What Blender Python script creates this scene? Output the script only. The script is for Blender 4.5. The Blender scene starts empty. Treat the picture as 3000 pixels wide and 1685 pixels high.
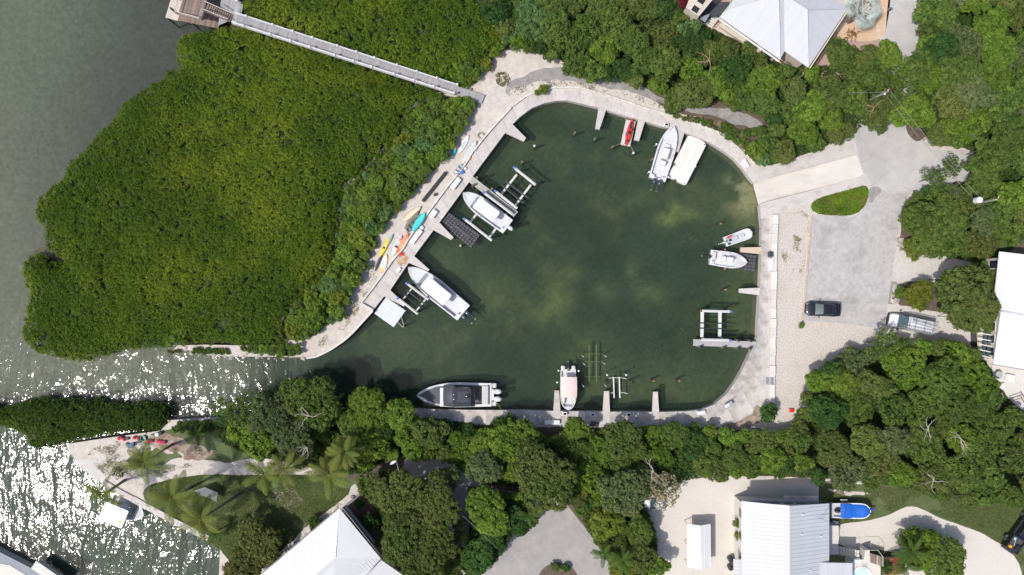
import bpy, bmesh, math, random
import numpy as np
from mathutils import Vector, Matrix
from mathutils.geometry import tessellate_polygon

sc = bpy.context.scene
COL = sc.collection
rad = math.radians

# ------------------------------------------------------------------ camera, sky, sun, exposure
CAM_H = 96.0                      # metres above the water
FPX = 2000.0                      # focal length expressed in photograph pixels (3000 wide)
cam_d = bpy.data.cameras.new('camera'); cam = bpy.data.objects.new('camera', cam_d); COL.objects.link(cam)
cam_d.sensor_width = 36.0; cam_d.lens = 24.0; cam_d.clip_start = 0.5; cam_d.clip_end = 3000
cam.location = (0, 0, CAM_H); cam.rotation_euler = (0, 0, 0)
sc.camera = cam

SUN_ZEN = rad(33.0)
SUN_DIR = Vector((-0.91 * math.sin(SUN_ZEN), -0.415 * math.sin(SUN_ZEN), math.cos(SUN_ZEN))).normalized()  # towards the sun
world = bpy.data.worlds.new('World'); sc.world = world; world.use_nodes = True
wn = world.node_tree; wn.nodes.clear()
sky = wn.nodes.new('ShaderNodeTexSky'); sky.sky_type = 'NISHITA'; sky.sun_disc = False
sky.sun_elevation = math.pi / 2 - SUN_ZEN
sky.sun_rotation = math.atan2(SUN_DIR.x, SUN_DIR.y)
sky.dust_density = 2.5; sky.air_density = 0.8
bg = wn.nodes.new('ShaderNodeBackground'); bg.inputs[1].default_value = 0.15
wo = wn.nodes.new('ShaderNodeOutputWorld')
wn.links.new(sky.outputs[0], bg.inputs[0]); wn.links.new(bg.outputs[0], wo.inputs[0])

sun_d = bpy.data.lights.new('sun', 'SUN'); sun_d.energy = 3.45; sun_d.angle = rad(0.55); sun_d.color = (1.0, 0.955, 0.89)
sun = bpy.data.objects.new('sun', sun_d); COL.objects.link(sun)
sun.location = SUN_DIR * 150
sun.rotation_euler = SUN_DIR.to_track_quat('Z', 'Y').to_euler()

sc.view_settings.view_transform = 'Standard'; sc.view_settings.look = 'None'
sc.view_settings.exposure = 0.15; sc.view_settings.gamma = 1.0; sc.view_settings.use_curve_mapping = False
sc.render.engine = 'CYCLES'
sc.cycles.use_denoising = True
sc.cycles.max_bounces = 6; sc.cycles.diffuse_bounces = 3; sc.cycles.glossy_bounces = 3
sc.cycles.transmission_bounces = 4; sc.cycles.transparent_max_bounces = 8
sc.cycles.caustics_reflective = False; sc.cycles.caustics_refractive = False

LAND = 1.0
def P(px, py, z=LAND):
    """world point at height z that the photograph shows at pixel (px, py)"""
    k = (CAM_H - z) / FPX
    return Vector(((px - 1500.0) * k, -(py - 842.5) * k, z))
def PP(pts, z=LAND): return [P(x, y, z) for x, y in pts]

# ------------------------------------------------------------------ small numpy noise
def _h(ix, iy, seed):
    n = (ix.astype(np.int64) * 374761393 + iy.astype(np.int64) * 668265263 + seed * 1442695041) & 0x7fffffff
    n = ((n ^ (n >> 13)) * 1274126177) & 0x7fffffff
    return ((n ^ (n >> 16)) & 0xffff) / 65535.0
def vnoise(x, y, s, seed=0):
    x = np.asarray(x, float) / s + 1000; y = np.asarray(y, float) / s + 1000
    ix = np.floor(x); iy = np.floor(y); fx = x - ix; fy = y - iy
    fx = fx * fx * (3 - 2 * fx); fy = fy * fy * (3 - 2 * fy)
    a = _h(ix, iy, seed); b = _h(ix + 1, iy, seed); c = _h(ix, iy + 1, seed); d = _h(ix + 1, iy + 1, seed)
    return (a * (1 - fx) + b * fx) * (1 - fy) + (c * (1 - fx) + d * fx) * fy
def fbm(x, y, s, seed=0, o=4):
    t = 0; a = 1; n = 0
    for i in range(o):
        t = t + a * vnoise(x, y, s / 2 ** i, seed + 17 * i); n += a; a *= 0.55
    return t / n
def in_poly(x, y, poly):
    r = np.zeros(np.shape(x), bool); n = len(poly)
    for i in range(n):
        x0, y0 = poly[i][0], poly[i][1]; x1, y1 = poly[(i + 1) % n][0], poly[(i + 1) % n][1]
        if y0 == y1: continue
        c = ((y0 > y) != (y1 > y)) & (x < (x1 - x0) * (y - y0) / (y1 - y0) + x0)
        r ^= c
    return r
def dist_line(x, y, pts, closed=True):
    best = np.full(np.shape(x), 1e9); n = len(pts)
    for i in range(n if closed else n - 1):
        ax, ay = pts[i][0], pts[i][1]; bx, by = pts[(i + 1) % n][0], pts[(i + 1) % n][1]
        dx, dy = bx - ax, by - ay; L = dx * dx + dy * dy + 1e-9
        t = np.clip(((x - ax) * dx + (y - ay) * dy) / L, 0, 1)
        best = np.minimum(best, np.hypot(x - ax - t * dx, y - ay - t * dy))
    return best

# ------------------------------------------------------------------ materials
MATS = {}
def mat(name, col, rough=0.7, var=0.12, scale=1.5, bump=0.0, bscale=12, metal=0.0, spec=0.5, stain=None,
        rnd=0.0, stretch=(1, 1, 1), coat=0.0, detail=6, cracks=None):
    if name in MATS: return MATS[name]
    m = bpy.data.materials.new(name); m.use_nodes = True; MATS[name] = m
    nt = m.node_tree; N = nt.nodes; L = nt.links
    b = N['Principled BSDF']
    b.inputs['Roughness'].default_value = rough; b.inputs['Metallic'].default_value = metal
    b.inputs['Specular IOR Level'].default_value = spec
    b.inputs['Coat Weight'].default_value = coat
    tc = N.new('ShaderNodeTexCoord'); mp = N.new('ShaderNodeMapping'); mp.inputs['Scale'].default_value = stretch
    L.new(tc.outputs['Object'], mp.inputs[0])
    nz = N.new('ShaderNodeTexNoise'); nz.inputs['Scale'].default_value = scale; nz.inputs['Detail'].default_value = detail
    nz.inputs['Roughness'].default_value = 0.6
    L.new(mp.outputs[0], nz.inputs['Vector'])
    mr = N.new('ShaderNodeMapRange'); mr.inputs[1].default_value = 0.3; mr.inputs[2].default_value = 0.7
    mr.inputs[3].default_value = 1 - var; mr.inputs[4].default_value = 1 + var
    L.new(nz.outputs[0], mr.inputs[0])
    fac = mr.outputs[0]
    if rnd:
        oi = N.new('ShaderNodeObjectInfo'); m2 = N.new('ShaderNodeMapRange')
        m2.inputs[3].default_value = 1 - rnd; m2.inputs[4].default_value = 1 + rnd
        L.new(oi.outputs['Random'], m2.inputs[0])
        mu = N.new('ShaderNodeMath'); mu.operation = 'MULTIPLY'; L.new(fac, mu.inputs[0]); L.new(m2.outputs[0], mu.inputs[1]); fac = mu.outputs[0]
    vm = N.new('ShaderNodeVectorMath'); vm.operation = 'SCALE'; vm.inputs[0].default_value = col[:3]
    L.new(fac, vm.inputs['Scale']); out = vm.outputs[0]
    stains = [] if stain is None else (stain if isinstance(stain, list) else [stain])
    for k, (scol, sscale, lo, hi, amt) in enumerate(stains):
        n2 = N.new('ShaderNodeTexNoise'); n2.inputs['Scale'].default_value = sscale; n2.inputs['Detail'].default_value = 8
        n2.inputs['Roughness'].default_value = 0.65
        ad = N.new('ShaderNodeVectorMath'); ad.operation = 'ADD'; ad.inputs[1].default_value = (13.1 * (k + 1), 7.7, 3.3)
        L.new(mp.outputs[0], ad.inputs[0]); L.new(ad.outputs[0], n2.inputs['Vector'])
        r2 = N.new('ShaderNodeMapRange'); r2.inputs[1].default_value = lo; r2.inputs[2].default_value = hi
        r2.inputs[3].default_value = 0; r2.inputs[4].default_value = amt
        L.new(n2.outputs[0], r2.inputs[0])
        mx = N.new('ShaderNodeMix'); mx.data_type = 'RGBA'
        L.new(r2.outputs[0], mx.inputs[0]); L.new(out, mx.inputs[6]); mx.inputs[7].default_value = (*scol, 1); out = mx.outputs[2]
    if cracks:
        vo = N.new('ShaderNodeTexVoronoi'); vo.feature = 'DISTANCE_TO_EDGE'; vo.inputs['Scale'].default_value = cracks[0]
        nw = N.new('ShaderNodeTexNoise'); nw.inputs['Scale'].default_value = .8; nw.inputs['Detail'].default_value = 5; L.new(mp.outputs[0], nw.inputs['Vector'])
        av = N.new('ShaderNodeVectorMath'); av.operation = 'MULTIPLY_ADD'; av.inputs[1].default_value = (2.2, 2.2, 0); L.new(nw.outputs['Color'], av.inputs[0]); L.new(mp.outputs[0], av.inputs[2]); L.new(av.outputs[0], vo.inputs['Vector'])
        rc = N.new('ShaderNodeMapRange'); rc.inputs[1].default_value = 0; rc.inputs[2].default_value = cracks[1]; rc.inputs[3].default_value = cracks[2]; rc.inputs[4].default_value = 0; L.new(vo.outputs[0], rc.inputs[0])
        mc = N.new('ShaderNodeMix'); mc.data_type = 'RGBA'; L.new(rc.outputs[0], mc.inputs[0]); L.new(out, mc.inputs[6]); mc.inputs[7].default_value = (.10, .09, .08, 1); out = mc.outputs[2]
    L.new(out, b.inputs['Base Color'])
    if bump:
        n3 = N.new('ShaderNodeTexNoise'); n3.inputs['Scale'].default_value = bscale; n3.inputs['Detail'].default_value = 5
        L.new(mp.outputs[0], n3.inputs['Vector'])
        bp = N.new('ShaderNodeBump'); bp.inputs['Strength'].default_value = min(1, bump); bp.inputs['Distance'].default_value = 0.05
        L.new(n3.outputs[0], bp.inputs['Height']); L.new(bp.outputs[0], b.inputs['Normal'])
    return m

def leaf_mat(name, a, b_, c, rough=0.6, transl=0.22, worldscale=0.25, wamt=0.25):
    """leaf colour runs from a to b_ with the per-leaf 'tint', drifts towards c over a few metres"""
    m = bpy.data.materials.new(name); m.use_nodes = True; MATS[name] = m
    nt = m.node_tree; N = nt.nodes; L = nt.links; pb = N['Principled BSDF']
    at = N.new('ShaderNodeAttribute'); at.attribute_name = 'tint'
    mx = N.new('ShaderNodeMix'); mx.data_type = 'RGBA'
    mx.inputs[6].default_value = (*a, 1); mx.inputs[7].default_value = (*b_, 1)
    L.new(at.outputs['Fac'], mx.inputs[0])
    ge = N.new('ShaderNodeNewGeometry'); nz = N.new('ShaderNodeTexNoise'); nz.inputs['Scale'].default_value = worldscale
    nz.inputs['Detail'].default_value = 3
    L.new(ge.outputs['Position'], nz.inputs['Vector'])
    r = N.new('ShaderNodeMapRange'); r.inputs[1].default_value = 0.42; r.inputs[2].default_value = 0.66
    r.inputs[3].default_value = 0; r.inputs[4].default_value = wamt
    L.new(nz.outputs[0], r.inputs[0])
    oi = N.new('ShaderNodeObjectInfo')
    m2 = N.new('ShaderNodeMix'); m2.data_type = 'RGBA'; L.new(r.outputs[0], m2.inputs[0]); L.new(mx.outputs[2], m2.inputs[6])
    m2.inputs[7].default_value = (*c, 1)
    hs = N.new('ShaderNodeHueSaturation'); L.new(m2.outputs[2], hs.inputs['Color'])
    rr = N.new('ShaderNodeMapRange'); rr.inputs[3].default_value = 0.86; rr.inputs[4].default_value = 1.14
    L.new(oi.outputs['Random'], rr.inputs[0]); L.new(rr.outputs[0], hs.inputs['Value'])
    r3 = N.new('ShaderNodeMapRange'); r3.inputs[3].default_value = 0.49; r3.inputs[4].default_value = 0.51
    ml = N.new('ShaderNodeMath'); ml.operation = 'FRACT'; m7 = N.new('ShaderNodeMath'); m7.operation = 'MULTIPLY'; m7.inputs[1].default_value = 7.31
    L.new(oi.outputs['Random'], m7.inputs[0]); L.new(m7.outputs[0], ml.inputs[0]); L.new(ml.outputs[0], r3.inputs[0]); L.new(r3.outputs[0], hs.inputs['Hue'])
    L.new(hs.outputs[0], pb.inputs['Base Color'])
    pb.inputs['Roughness'].default_value = rough; pb.inputs['Specular IOR Level'].default_value = 0.10
    if transl:
        tr = N.new('ShaderNodeBsdfTranslucent'); L.new(hs.outputs[0], tr.inputs[0])
        ms = N.new('ShaderNodeMixShader'); ms.inputs[0].default_value = transl
        L.new(pb.outputs[0], ms.inputs[1]); L.new(tr.outputs[0], ms.inputs[2])
        L.new(ms.outputs[0], N['Material Output'].inputs[0])
    return m

# ------------------------------------------------------------------ object helpers
def Wm(o):
    m = o.matrix_parent_inverse @ o.matrix_basis if o.parent else o.matrix_basis.copy()
    return Wm(o.parent) @ m if o.parent else m
def tag(o, label=None, cat=None, group=None, kind=None):
    if label: o['label'] = label
    if cat: o['category'] = cat
    if group: o['group'] = group
    if kind: o['kind'] = kind
    return o
def thing(name, label, cat, loc=(0, 0, 0), rz=0.0, group=None):
    o = bpy.data.objects.new(name, None); COL.objects.link(o); o.empty_display_size = 0.3
    o.location = loc; o.rotation_euler = (0, 0, rz); return tag(o, label, cat, group)
def copy_tree(o, parent=None):
    c = o.copy(); COL.objects.link(c)
    if parent is not None: c.parent = parent
    for ch in o.children: copy_tree(ch, c)
    return c

class MB:
    """collects faces; build() links them as ONE mesh object. local=True: coordinates are the parent's own."""
    def __init__(s): s.v = []; s.f = []; s.m = []; s.T = None
    def add(s, vs, fs, mi=0):
        n = len(s.v)
        for v in vs:
            v = Vector(v)
            if s.T is not None: v = s.T @ v
            s.v.append(v)
        for f in fs: s.f.append([i + n for i in f]); s.m.append(mi)
        return s
    def box(s, c, d, rz=0.0, mi=0, M=None):
        R = M if M is not None else Matrix.Rotation(rz, 3, 'Z')
        vs = [Vector(c) + R @ Vector((sx * d[0] / 2, sy * d[1] / 2, sz * d[2] / 2)) for sz in (-1, 1) for sx, sy in ((-1, -1), (1, -1), (1, 1), (-1, 1))]
        return s.add(vs, [(3, 2, 1, 0), (4, 5, 6, 7), (0, 1, 5, 4), (1, 2, 6, 5), (2, 3, 7, 6), (3, 0, 4, 7)], mi)
    def rbox(s, c, d, r=0.05, rz=0.0, mi=0, top=None):
        """box with chamfered corners and a chamfered top"""
        top = r if top is None else top
        R = Matrix.Rotation(rz, 3, 'Z'); vs = []
        def ring(hx, hy, rr, z):
            o = []
            for sx, sy, fl in ((1, 1, 0), (-1, 1, 1), (-1, -1, 0), (1, -1, 1)):
                pr = [(hx, hy - rr), (hx - rr * .3, hy - rr * .3), (hx - rr, hy)]
                if fl: pr = pr[::-1]
                o += [(sx * a, sy * b, z) for a, b in pr]
            return o
        hx, hy, hz = d[0] / 2, d[1] / 2, d[2] / 2
        for hxx, hyy, z in ((hx, hy, -hz), (hx, hy, hz - top), (hx - top * .3, hy - top * .3, hz - top * .3), (hx - top, hy - top, hz)):
            vs += [Vector(c) + R @ Vector(p) for p in ring(hxx, hyy, min(r, hxx, hyy), z)]
        fs = [tuple(range(11, -1, -1)), tuple(range(36, 48))]
        for k in range(3):
            for i in range(12):
                j = (i + 1) % 12; fs.append((k * 12 + i, k * 12 + j, k * 12 + 12 + j, k * 12 + 12 + i))
        return s.add(vs, fs, mi)
    def prism(s, pts, z0, z1, mi=0, cap0=True):
        n = len(pts); a = sum(pts[i][0] * pts[(i + 1) % n][1] - pts[(i + 1) % n][0] * pts[i][1] for i in range(n))
        if a < 0: pts = list(pts)[::-1]
        vs = [(p[0], p[1], z0) for p in pts] + [(p[0], p[1], z1) for p in pts]
        tri = tessellate_polygon([[Vector((p[0], p[1], 0)) for p in pts]]) if n > 4 else None
        fs = []
        if tri is None:
            fs.append(tuple(range(n, 2 * n)))
            if cap0: fs.append(tuple(range(n - 1, -1, -1)))
        else:
            for t in tri:
                A, B, C = pts[t[0]], pts[t[1]], pts[t[2]]
                if (B[0] - A[0]) * (C[1] - A[1]) - (B[1] - A[1]) * (C[0] - A[0]) < 0: t = (t[0], t[2], t[1])
                fs.append((t[0] + n, t[1] + n, t[2] + n))
                if cap0: fs.append((t[2], t[1], t[0]))
        for i in range(n): j = (i + 1) % n; fs.append((i, j, n + j, n + i))
        return s.add(vs, fs, mi)
    def tube(s, pts, r, n=6, mi=0, cap=True):
        pts = [Vector(p) for p in pts]; rs = r if isinstance(r, (list, tuple)) else [r] * len(pts); vs = []
        for i, p in enumerate(pts):
            t = (pts[min(i + 1, len(pts) - 1)] - pts[max(i - 1, 0)]).normalized()
            u = t.cross(Vector((0, 0, 1))); u = u.normalized() if u.length > .05 else Vector((1, 0, 0))
            w = t.cross(u).normalized()
            for k in range(n):
                a = 2 * math.pi * k / n; vs.append(p + (u * math.cos(a) + w * math.sin(a)) * rs[i])
        fs = [(i * n + k, i * n + n + k, i * n + n + (k + 1) % n, i * n + (k + 1) % n) for i in range(len(pts) - 1) for k in range(n)]
        if cap: fs += [tuple(range(n)), tuple(range(len(vs) - 1, len(vs) - 1 - n, -1))]
        return s.add(vs, fs, mi)
    def cyl(s, c, r, h, n=10, mi=0, r2=None):
        r2 = r if r2 is None else r2
        vs = [(c[0] + rr * math.cos(2 * math.pi * k / n), c[1] + rr * math.sin(2 * math.pi * k / n), z) for rr, z in ((r, c[2]), (r2, c[2] + h)) for k in range(n)]
        fs = [tuple(range(n - 1, -1, -1)), tuple(range(n, 2 * n))] + [(k, (k + 1) % n, n + (k + 1) % n, n + k) for k in range(n)]
        return s.add(vs, fs, mi)
    def loft(s, rings, mi=0, cap0=True, cap1=True, closed=True):
        n = len(rings[0]); vs = [p for r in rings for p in r]; fs = []
        for i in range(len(rings) - 1):
            for k in range(n if closed else n - 1):
                j = (k + 1) % n; fs.append((i * n + k, i * n + j, i * n + n + j, i * n + n + k))
        if cap0: fs.append(tuple(range(n - 1, -1, -1)))
        if cap1: fs.append(tuple(range(len(vs) - n, len(vs))))
        return s.add(vs, fs, mi)
    def lathe(s, c, prof, n=10, mi=0):
        return s.loft([[(c[0] + r * math.cos(2 * math.pi * k / n), c[1] + r * math.sin(2 * math.pi * k / n), c[2] + z) for k in range(n)] for r, z in prof], mi)
    def build(s, name, mats, parent=None, local=False, smooth=False, at=None):
        if not isinstance(mats, (list, tuple)): mats = [mats]
        vs = s.v
        if local: o_loc = Vector((0, 0, 0))
        elif at is not None: o_loc = Vector(at)
        else:
            xs = [v.x for v in vs]; ys = [v.y for v in vs]
            o_loc = Vector(((min(xs) + max(xs)) / 2, (min(ys) + max(ys)) / 2, min(v.z for v in vs)))
        me = bpy.data.meshes.new(name); me.from_pydata([tuple(v - o_loc) for v in vs], [], s.f)
        for m in mats: me.materials.append(m)
        if len(mats) > 1: me.polygons.foreach_set('material_index', s.m)
        if smooth: me.polygons.foreach_set('use_smooth', [True] * len(me.polygons))
        me.update()
        o = bpy.data.objects.new(name, me); COL.objects.link(o)
        o.location = o_loc
        if parent is not None:
            o.parent = parent
            if not local: o.matrix_parent_inverse = Wm(parent).inverted()
        return o
def part(parent, name, m, fn, local=True, smooth=False):
    b = MB(); fn(b); return b.build(name, m, parent, local=local, smooth=smooth)

def rag(pts, amp=0.25, step=0.6, seed=1, closed=True):
    """subdivide a world polygon and roughen it"""
    out = []; n = len(pts)
    for i in range(n if closed else n - 1):
        a = Vector(pts[i][:2]); b = Vector(pts[(i + 1) % n][:2]); L = (b - a).length
        k = max(1, min(200, int(L / step)))
        for j in range(k): out.append(a.lerp(b, j / k))
    x = np.array([p.x for p in out]); y = np.array([p.y for p in out])
    dx = (fbm(x, y, 1.6, seed, 3) - .5) * 2 * amp; dy = (fbm(x, y, 1.6, seed + 50, 3) - .5) * 2 * amp
    return [Vector((a, b)) for a, b in zip(x + dx, y + dy)]
def smooth_poly(pts, it=2):
    for _ in range(it):
        o = []; n = len(pts)
        for i in range(n):
            a = Vector(pts[i][:2]); b = Vector(pts[(i + 1) % n][:2]); o += [a.lerp(b, .25), a.lerp(b, .75)]
        pts = o
    return pts
def structure(name, pts, z0, z1, m, label=None, parent=None):
    b = MB(); b.prism(pts, z0, z1); o = b.build(name, m, parent)
    if parent is None: tag(o, label, None, None, 'structure')
    return o
def clip_half(poly, n, d):
    """keep the side n.p <= d of a convex 2D polygon"""
    out = []; k = len(poly)
    for i in range(k):
        a, b = poly[i], poly[(i + 1) % k]; da = n.dot(a) - d; db = n.dot(b) - d
        if da <= 0: out.append(a)
        if (da < 0 < db) or (db < 0 < da): out.append(a + (b - a) * (da / (da - db)))
    return out
def strips(poly3, run, w, gap=0.0, off=0.0):
    """cut a planar 3D polygon into strips that run along `run`; returns polygons"""
    poly3 = [Vector(p) for p in poly3]; o = poly3[0]
    nrm = Vector((0, 0, 0))
    for i in range(len(poly3)): nrm += (poly3[i] - o).cross(poly3[(i + 1) % len(poly3)] - o)
    nrm.normalize()
    if nrm.z < 0: nrm = -nrm
    u = (Vector(run) - nrm * nrm.dot(Vector(run))).normalized(); v = nrm.cross(u)
    q = [Vector(((p - o).dot(u), (p - o).dot(v))) for p in poly3]
    lo = min(p.y for p in q) + off; hi = max(p.y for p in q); res = []; k = 0
    while lo + k * w < hi:
        a = lo + k * w + gap / 2; b = lo + (k + 1) * w - gap / 2
        c = clip_half(q, Vector((0, -1)), -a); c = clip_half(c, Vector((0, 1)), b) if c else c
        k += 1
        if len(c) >= 3:
            A = abs(sum(c[i].x * c[(i + 1) % len(c)].y - c[(i + 1) % len(c)].x * c[i].y for i in range(len(c)))) / 2
            if A > 0.01: res.append(([o + u * p.x + v * p.y for p in c], u, v, nrm))
    return res
def slab3(b, poly, nrm, t, mi=0):
    n = len(poly); vs = [p for p in poly] + [p + nrm * t for p in poly]
    a = Vector((0, 0, 0))
    for i in range(n): a += (poly[i] - poly[0]).cross(poly[(i + 1) % n] - poly[0])
    if a.dot(nrm) < 0:
        poly = poly[::-1]; vs = poly + [p + nrm * t for p in poly]
    fs = [tuple(range(n - 1, -1, -1)), tuple(range(n, 2 * n))] + [(i, (i + 1) % n, n + (i + 1) % n, n + i) for i in range(n)]
    b.add(vs, fs, mi)
def resample(pts, n):
    pts = [Vector(p[:2]) for p in pts]; L = [0]
    for i in range(1, len(pts)): L.append(L[-1] + (pts[i] - pts[i - 1]).length)
    out = []
    for k in range(n):
        t = L[-1] * k / (n - 1); i = 0
        while i < len(L) - 2 and L[i + 1] < t: i += 1
        f = (t - L[i]) / max(1e-6, L[i + 1] - L[i]); out.append(pts[i].lerp(pts[i + 1], f))
    return out
# ------------------------------------------------------------------ palette
concrete = mat('concrete', (.50, .465, .44), .85, .10, .7, .25, 25, stain=[((.16, .145, .13), .35, .55, .74, .65), ((.30, .24, .18), 1.3, .58, .72, .45), ((.12, .11, .10), 5, .66, .72, .4)], rnd=.07)
concrete_old = mat('concrete_old', (.47, .44, .41), .9, .14, .9, .3, 20, stain=[((.12, .11, .10), .4, .48, .68, .7), ((.20, .10, .07), 1.1, .60, .72, .4)], rnd=.06)
concrete_ramp = mat('concrete_ramp', (.56, .525, .48), .85, .07, .5, .2, 30, stain=((.34, .30, .25), .5, .50, .74, .5), stretch=(.5, 1.2, 1))
sand = mat('sand', (.51, .465, .42), .95, .14, 1.6, .5, 18, stain=[((.38, .33, .28), .55, .52, .75, .6), ((.6, .54, .46), 4.0, .55, .70, .5), ((.17, .14, .10), 6.0, .64, .72, .5)])
gravel = mat('gravel', (.50, .455, .41), .95, .26, 5, .8, 16, stain=[((.40, .335, .27), .35, .50, .72, .5), ((.20, .16, .12), 14, .60, .68, .6)])
pale_gravel = mat('pale_gravel', (.56, .525, .475), .95, .08, 5, .5, 16, stain=[((.46, .42, .37), .4, .50, .72, .4), ((.38, .34, .30), 12, .64, .70, .5)])
asphalt_lot = mat('asphalt_lot', (.40, .385, .375), .9, cracks=(.16, .009, .25), var=.16, scale=1.3, bump=.5, bscale=14, stain=[((.25, .24, .23), .28, .52, .70, .75), ((.45, .43, .41), .8, .55, .72, .5), ((.18, .15, .13), 3.0, .66, .74, .5)])
asphalt_pale = mat('asphalt_pale', (.44, .43, .42), .9, .07, .7, .2, 30, cracks=(.10, .006, .2), stain=[((.35, .335, .325), .16, .48, .60, .6), ((.30, .27, .25), .5, .60, .72, .4), ((.34, .32, .30), 1.0, .60, .75, .4)])
asphalt_dark = mat('asphalt_dark', (.26, .25, .24), .9, .16, 1.2, .5, 14, cracks=(.3, .02, .5), stain=[((.33, .30, .27), .8, .50, .70, .6), ((.10, .09, .08), 2.0, .58, .70, .5)])
asphalt_street = mat('asphalt_street', (.30, .285, .275), .9, .08, 1.0, .2, 25, cracks=(.12, .006, .2), stain=[((.40, .38, .36), .35, .5, .7, .6), ((.2, .19, .18), 1.6, .6, .72, .4)])
soil = mat('soil', (.10, .075, .055), .95, .25, 2.5, .8, 9, stain=((.20, .15, .11), 1.5, .5, .7, .6))
litter = mat('leaf_litter', (.22, .155, .115), .95, .25, 4, .8, 14, stain=[((.42, .36, .30), 1.0, .44, .64, .85), ((.09, .06, .05), 5, .6, .7, .5)])
lawn = mat('lawn', (.090, .115, .045), .95, .22, .8, .8, 22, stain=[((.19, .16, .10), .45, .54, .74, .55), ((.055, .085, .025), 1.6, .55, .7, .6)])
brick_red = mat('brick_red', (.13, .065, .055), .9, .2, 2, .3, 20)
paver_pink = mat('paver_pink', (.40, .275, .235), .9, .10, 2, .2, 20)
mulch_orange = mat('peach_gravel', (.56, .39, .26), .95, .12, 5, .6, 20, stain=((.62, .52, .42), .7, .5, .66, .8))
rock = mat('rock', (.40, .37, .33), .9, .2, 2.0, .6, 8, stain=((.15, .13, .11), 2.2, .52, .68, .7), rnd=.2)
wall_white = mat('wall_white', (.60, .575, .54), .85, .10, 1.4, .4, 14, stain=((.28, .25, .22), 2.4, .56, .72, .6), rnd=.08)
mud = mat('mud', (.09, .08, .055), .9, .25, 1.2, .5, 6)

# ------------------------------------------------------------------ seabed: sand, weed and silt colours, plus cloud reflection painted into the bay
xs = np.linspace(-78, 78, 313); ys = np.linspace(-46, 46, 185)
GX, GY = np.meshgrid(xs, ys)
kz = (CAM_H + 1.6) / FPX
U = GX / kz + 1500; V = 842.5 - GY / kz
def gs(cx, cy, rx, ry, rot=0.0):
    c, s = math.cos(rot), math.sin(rot); dx = U - cx; dy = V - cy
    return np.exp(-(((dx * c + dy * s) / rx) ** 2 + ((-dx * s + dy * c) / ry) ** 2))
def lerp3(A, B, t): return A * (1 - t[..., None]) + np.array(B) * t[..., None]
n1 = fbm(GX, GY, 7.0, 3, 4); n2 = fbm(GX, GY, 2.4, 9, 4); n3 = fbm(GX, GY, 14, 21, 3)
col = np.zeros(GX.shape + (3,)) + np.array((.092, .140, .098))
def ss(x, a, b): t = np.clip((x - a) / (b - a), 0, 1); return t * t * (3 - 2 * t)
col = lerp3(col, (.24, .26, .14), ss(n1 * .6 + n2 * .4, .48, .72) * .85)
col = lerp3(col, (.035, .07, .045), ss(fbm(GX, GY, 9, 77, 3), .52, .72) * .6)
edge_patches = [(2200, 660, 60, 170), (2170, 900, 90, 180), (2050, 1140, 120, 60), (1760, 1100, 110, 110), (1300, 760, 60, 60),
                (1180, 1010, 90, 60), (1450, 850, 70, 70), (1700, 320, 130, 30), (1560, 400, 60, 60), (1400, 600, 40, 40), (1850, 1150, 100, 60), (2120, 600, 100, 60)]
for cx, cy, rx, ry in edge_patches: col = lerp3(col, (.25, .29, .15), gs(cx, cy, rx, ry) * .5)
for cx, cy, rx, ry, a in [(1955, 645, 34, 24, 1.0), (1975, 612, 26, 20, .95), (2020, 628, 40, 18, .7), (1630, 870, 45, 55, .55), (1600, 920, 60, 40, .5), (1900, 870, 40, 34, .6), (1855, 790, 22, 30, .5), (1780, 850, 40, 22, .45), (1670, 800, 35, 20, .45), (1860, 590, 26, 20, .4), (1470, 870, 70, 60, .3), (1700, 1040, 60, 90, .3)]:
    w_ = ss(fbm(GX, GY, 2.0, 5, 3), .35, .62)
    col = lerp3(col, (.46, .52, .23), gs(cx, cy, rx, ry) * a * (.35 + .65 * w_))
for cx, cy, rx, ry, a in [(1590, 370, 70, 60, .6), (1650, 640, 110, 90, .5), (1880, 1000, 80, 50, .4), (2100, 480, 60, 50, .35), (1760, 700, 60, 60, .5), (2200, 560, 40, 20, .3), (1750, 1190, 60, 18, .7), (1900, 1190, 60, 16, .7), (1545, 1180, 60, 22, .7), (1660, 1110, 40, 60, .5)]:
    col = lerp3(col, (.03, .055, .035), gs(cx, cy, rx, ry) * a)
sandy = np.clip(gs(2195, 565, 60, 62) * 1.7, 0, 1) * ss(fbm(GX, GY, 2.2, 8, 3) + gs(2215, 555, 40, 60) * .6, .38, .62)
col = lerp3(col, (.80, .70, .50), sandy)
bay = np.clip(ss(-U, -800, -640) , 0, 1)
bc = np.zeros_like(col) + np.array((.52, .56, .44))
bc = lerp3(bc, (.19, .18, .20), ss(U, -60, 420) * ss(900 - V, -200, 300) * .95)  # reflected cloud near the mangroves, painted as purplish grey bed colour
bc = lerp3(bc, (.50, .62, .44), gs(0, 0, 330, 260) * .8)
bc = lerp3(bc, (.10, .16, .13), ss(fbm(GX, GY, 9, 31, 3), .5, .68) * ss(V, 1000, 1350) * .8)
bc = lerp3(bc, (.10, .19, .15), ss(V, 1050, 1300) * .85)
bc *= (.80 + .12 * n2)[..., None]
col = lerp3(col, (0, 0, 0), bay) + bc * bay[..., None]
shade_bank = 0
ny, nx = GX.shape
depth = -1.9 + .35 * n1 + np.clip(gs(2205, 570, 60, 60), 0, 1) * 1.1
vs = np.stack([GX, GY, depth], -1).reshape(-1, 3)
idx = np.arange(nx * ny).reshape(ny, nx)
fs = np.stack([idx[:-1, :-1], idx[:-1, 1:], idx[1:, 1:], idx[1:, :-1]], -1).reshape(-1, 4)
me = bpy.data.meshes.new('seabed'); me.from_pydata(vs.tolist(), [], fs.tolist())
ca = me.color_attributes.new('bedcol', 'FLOAT_COLOR', 'POINT')
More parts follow.
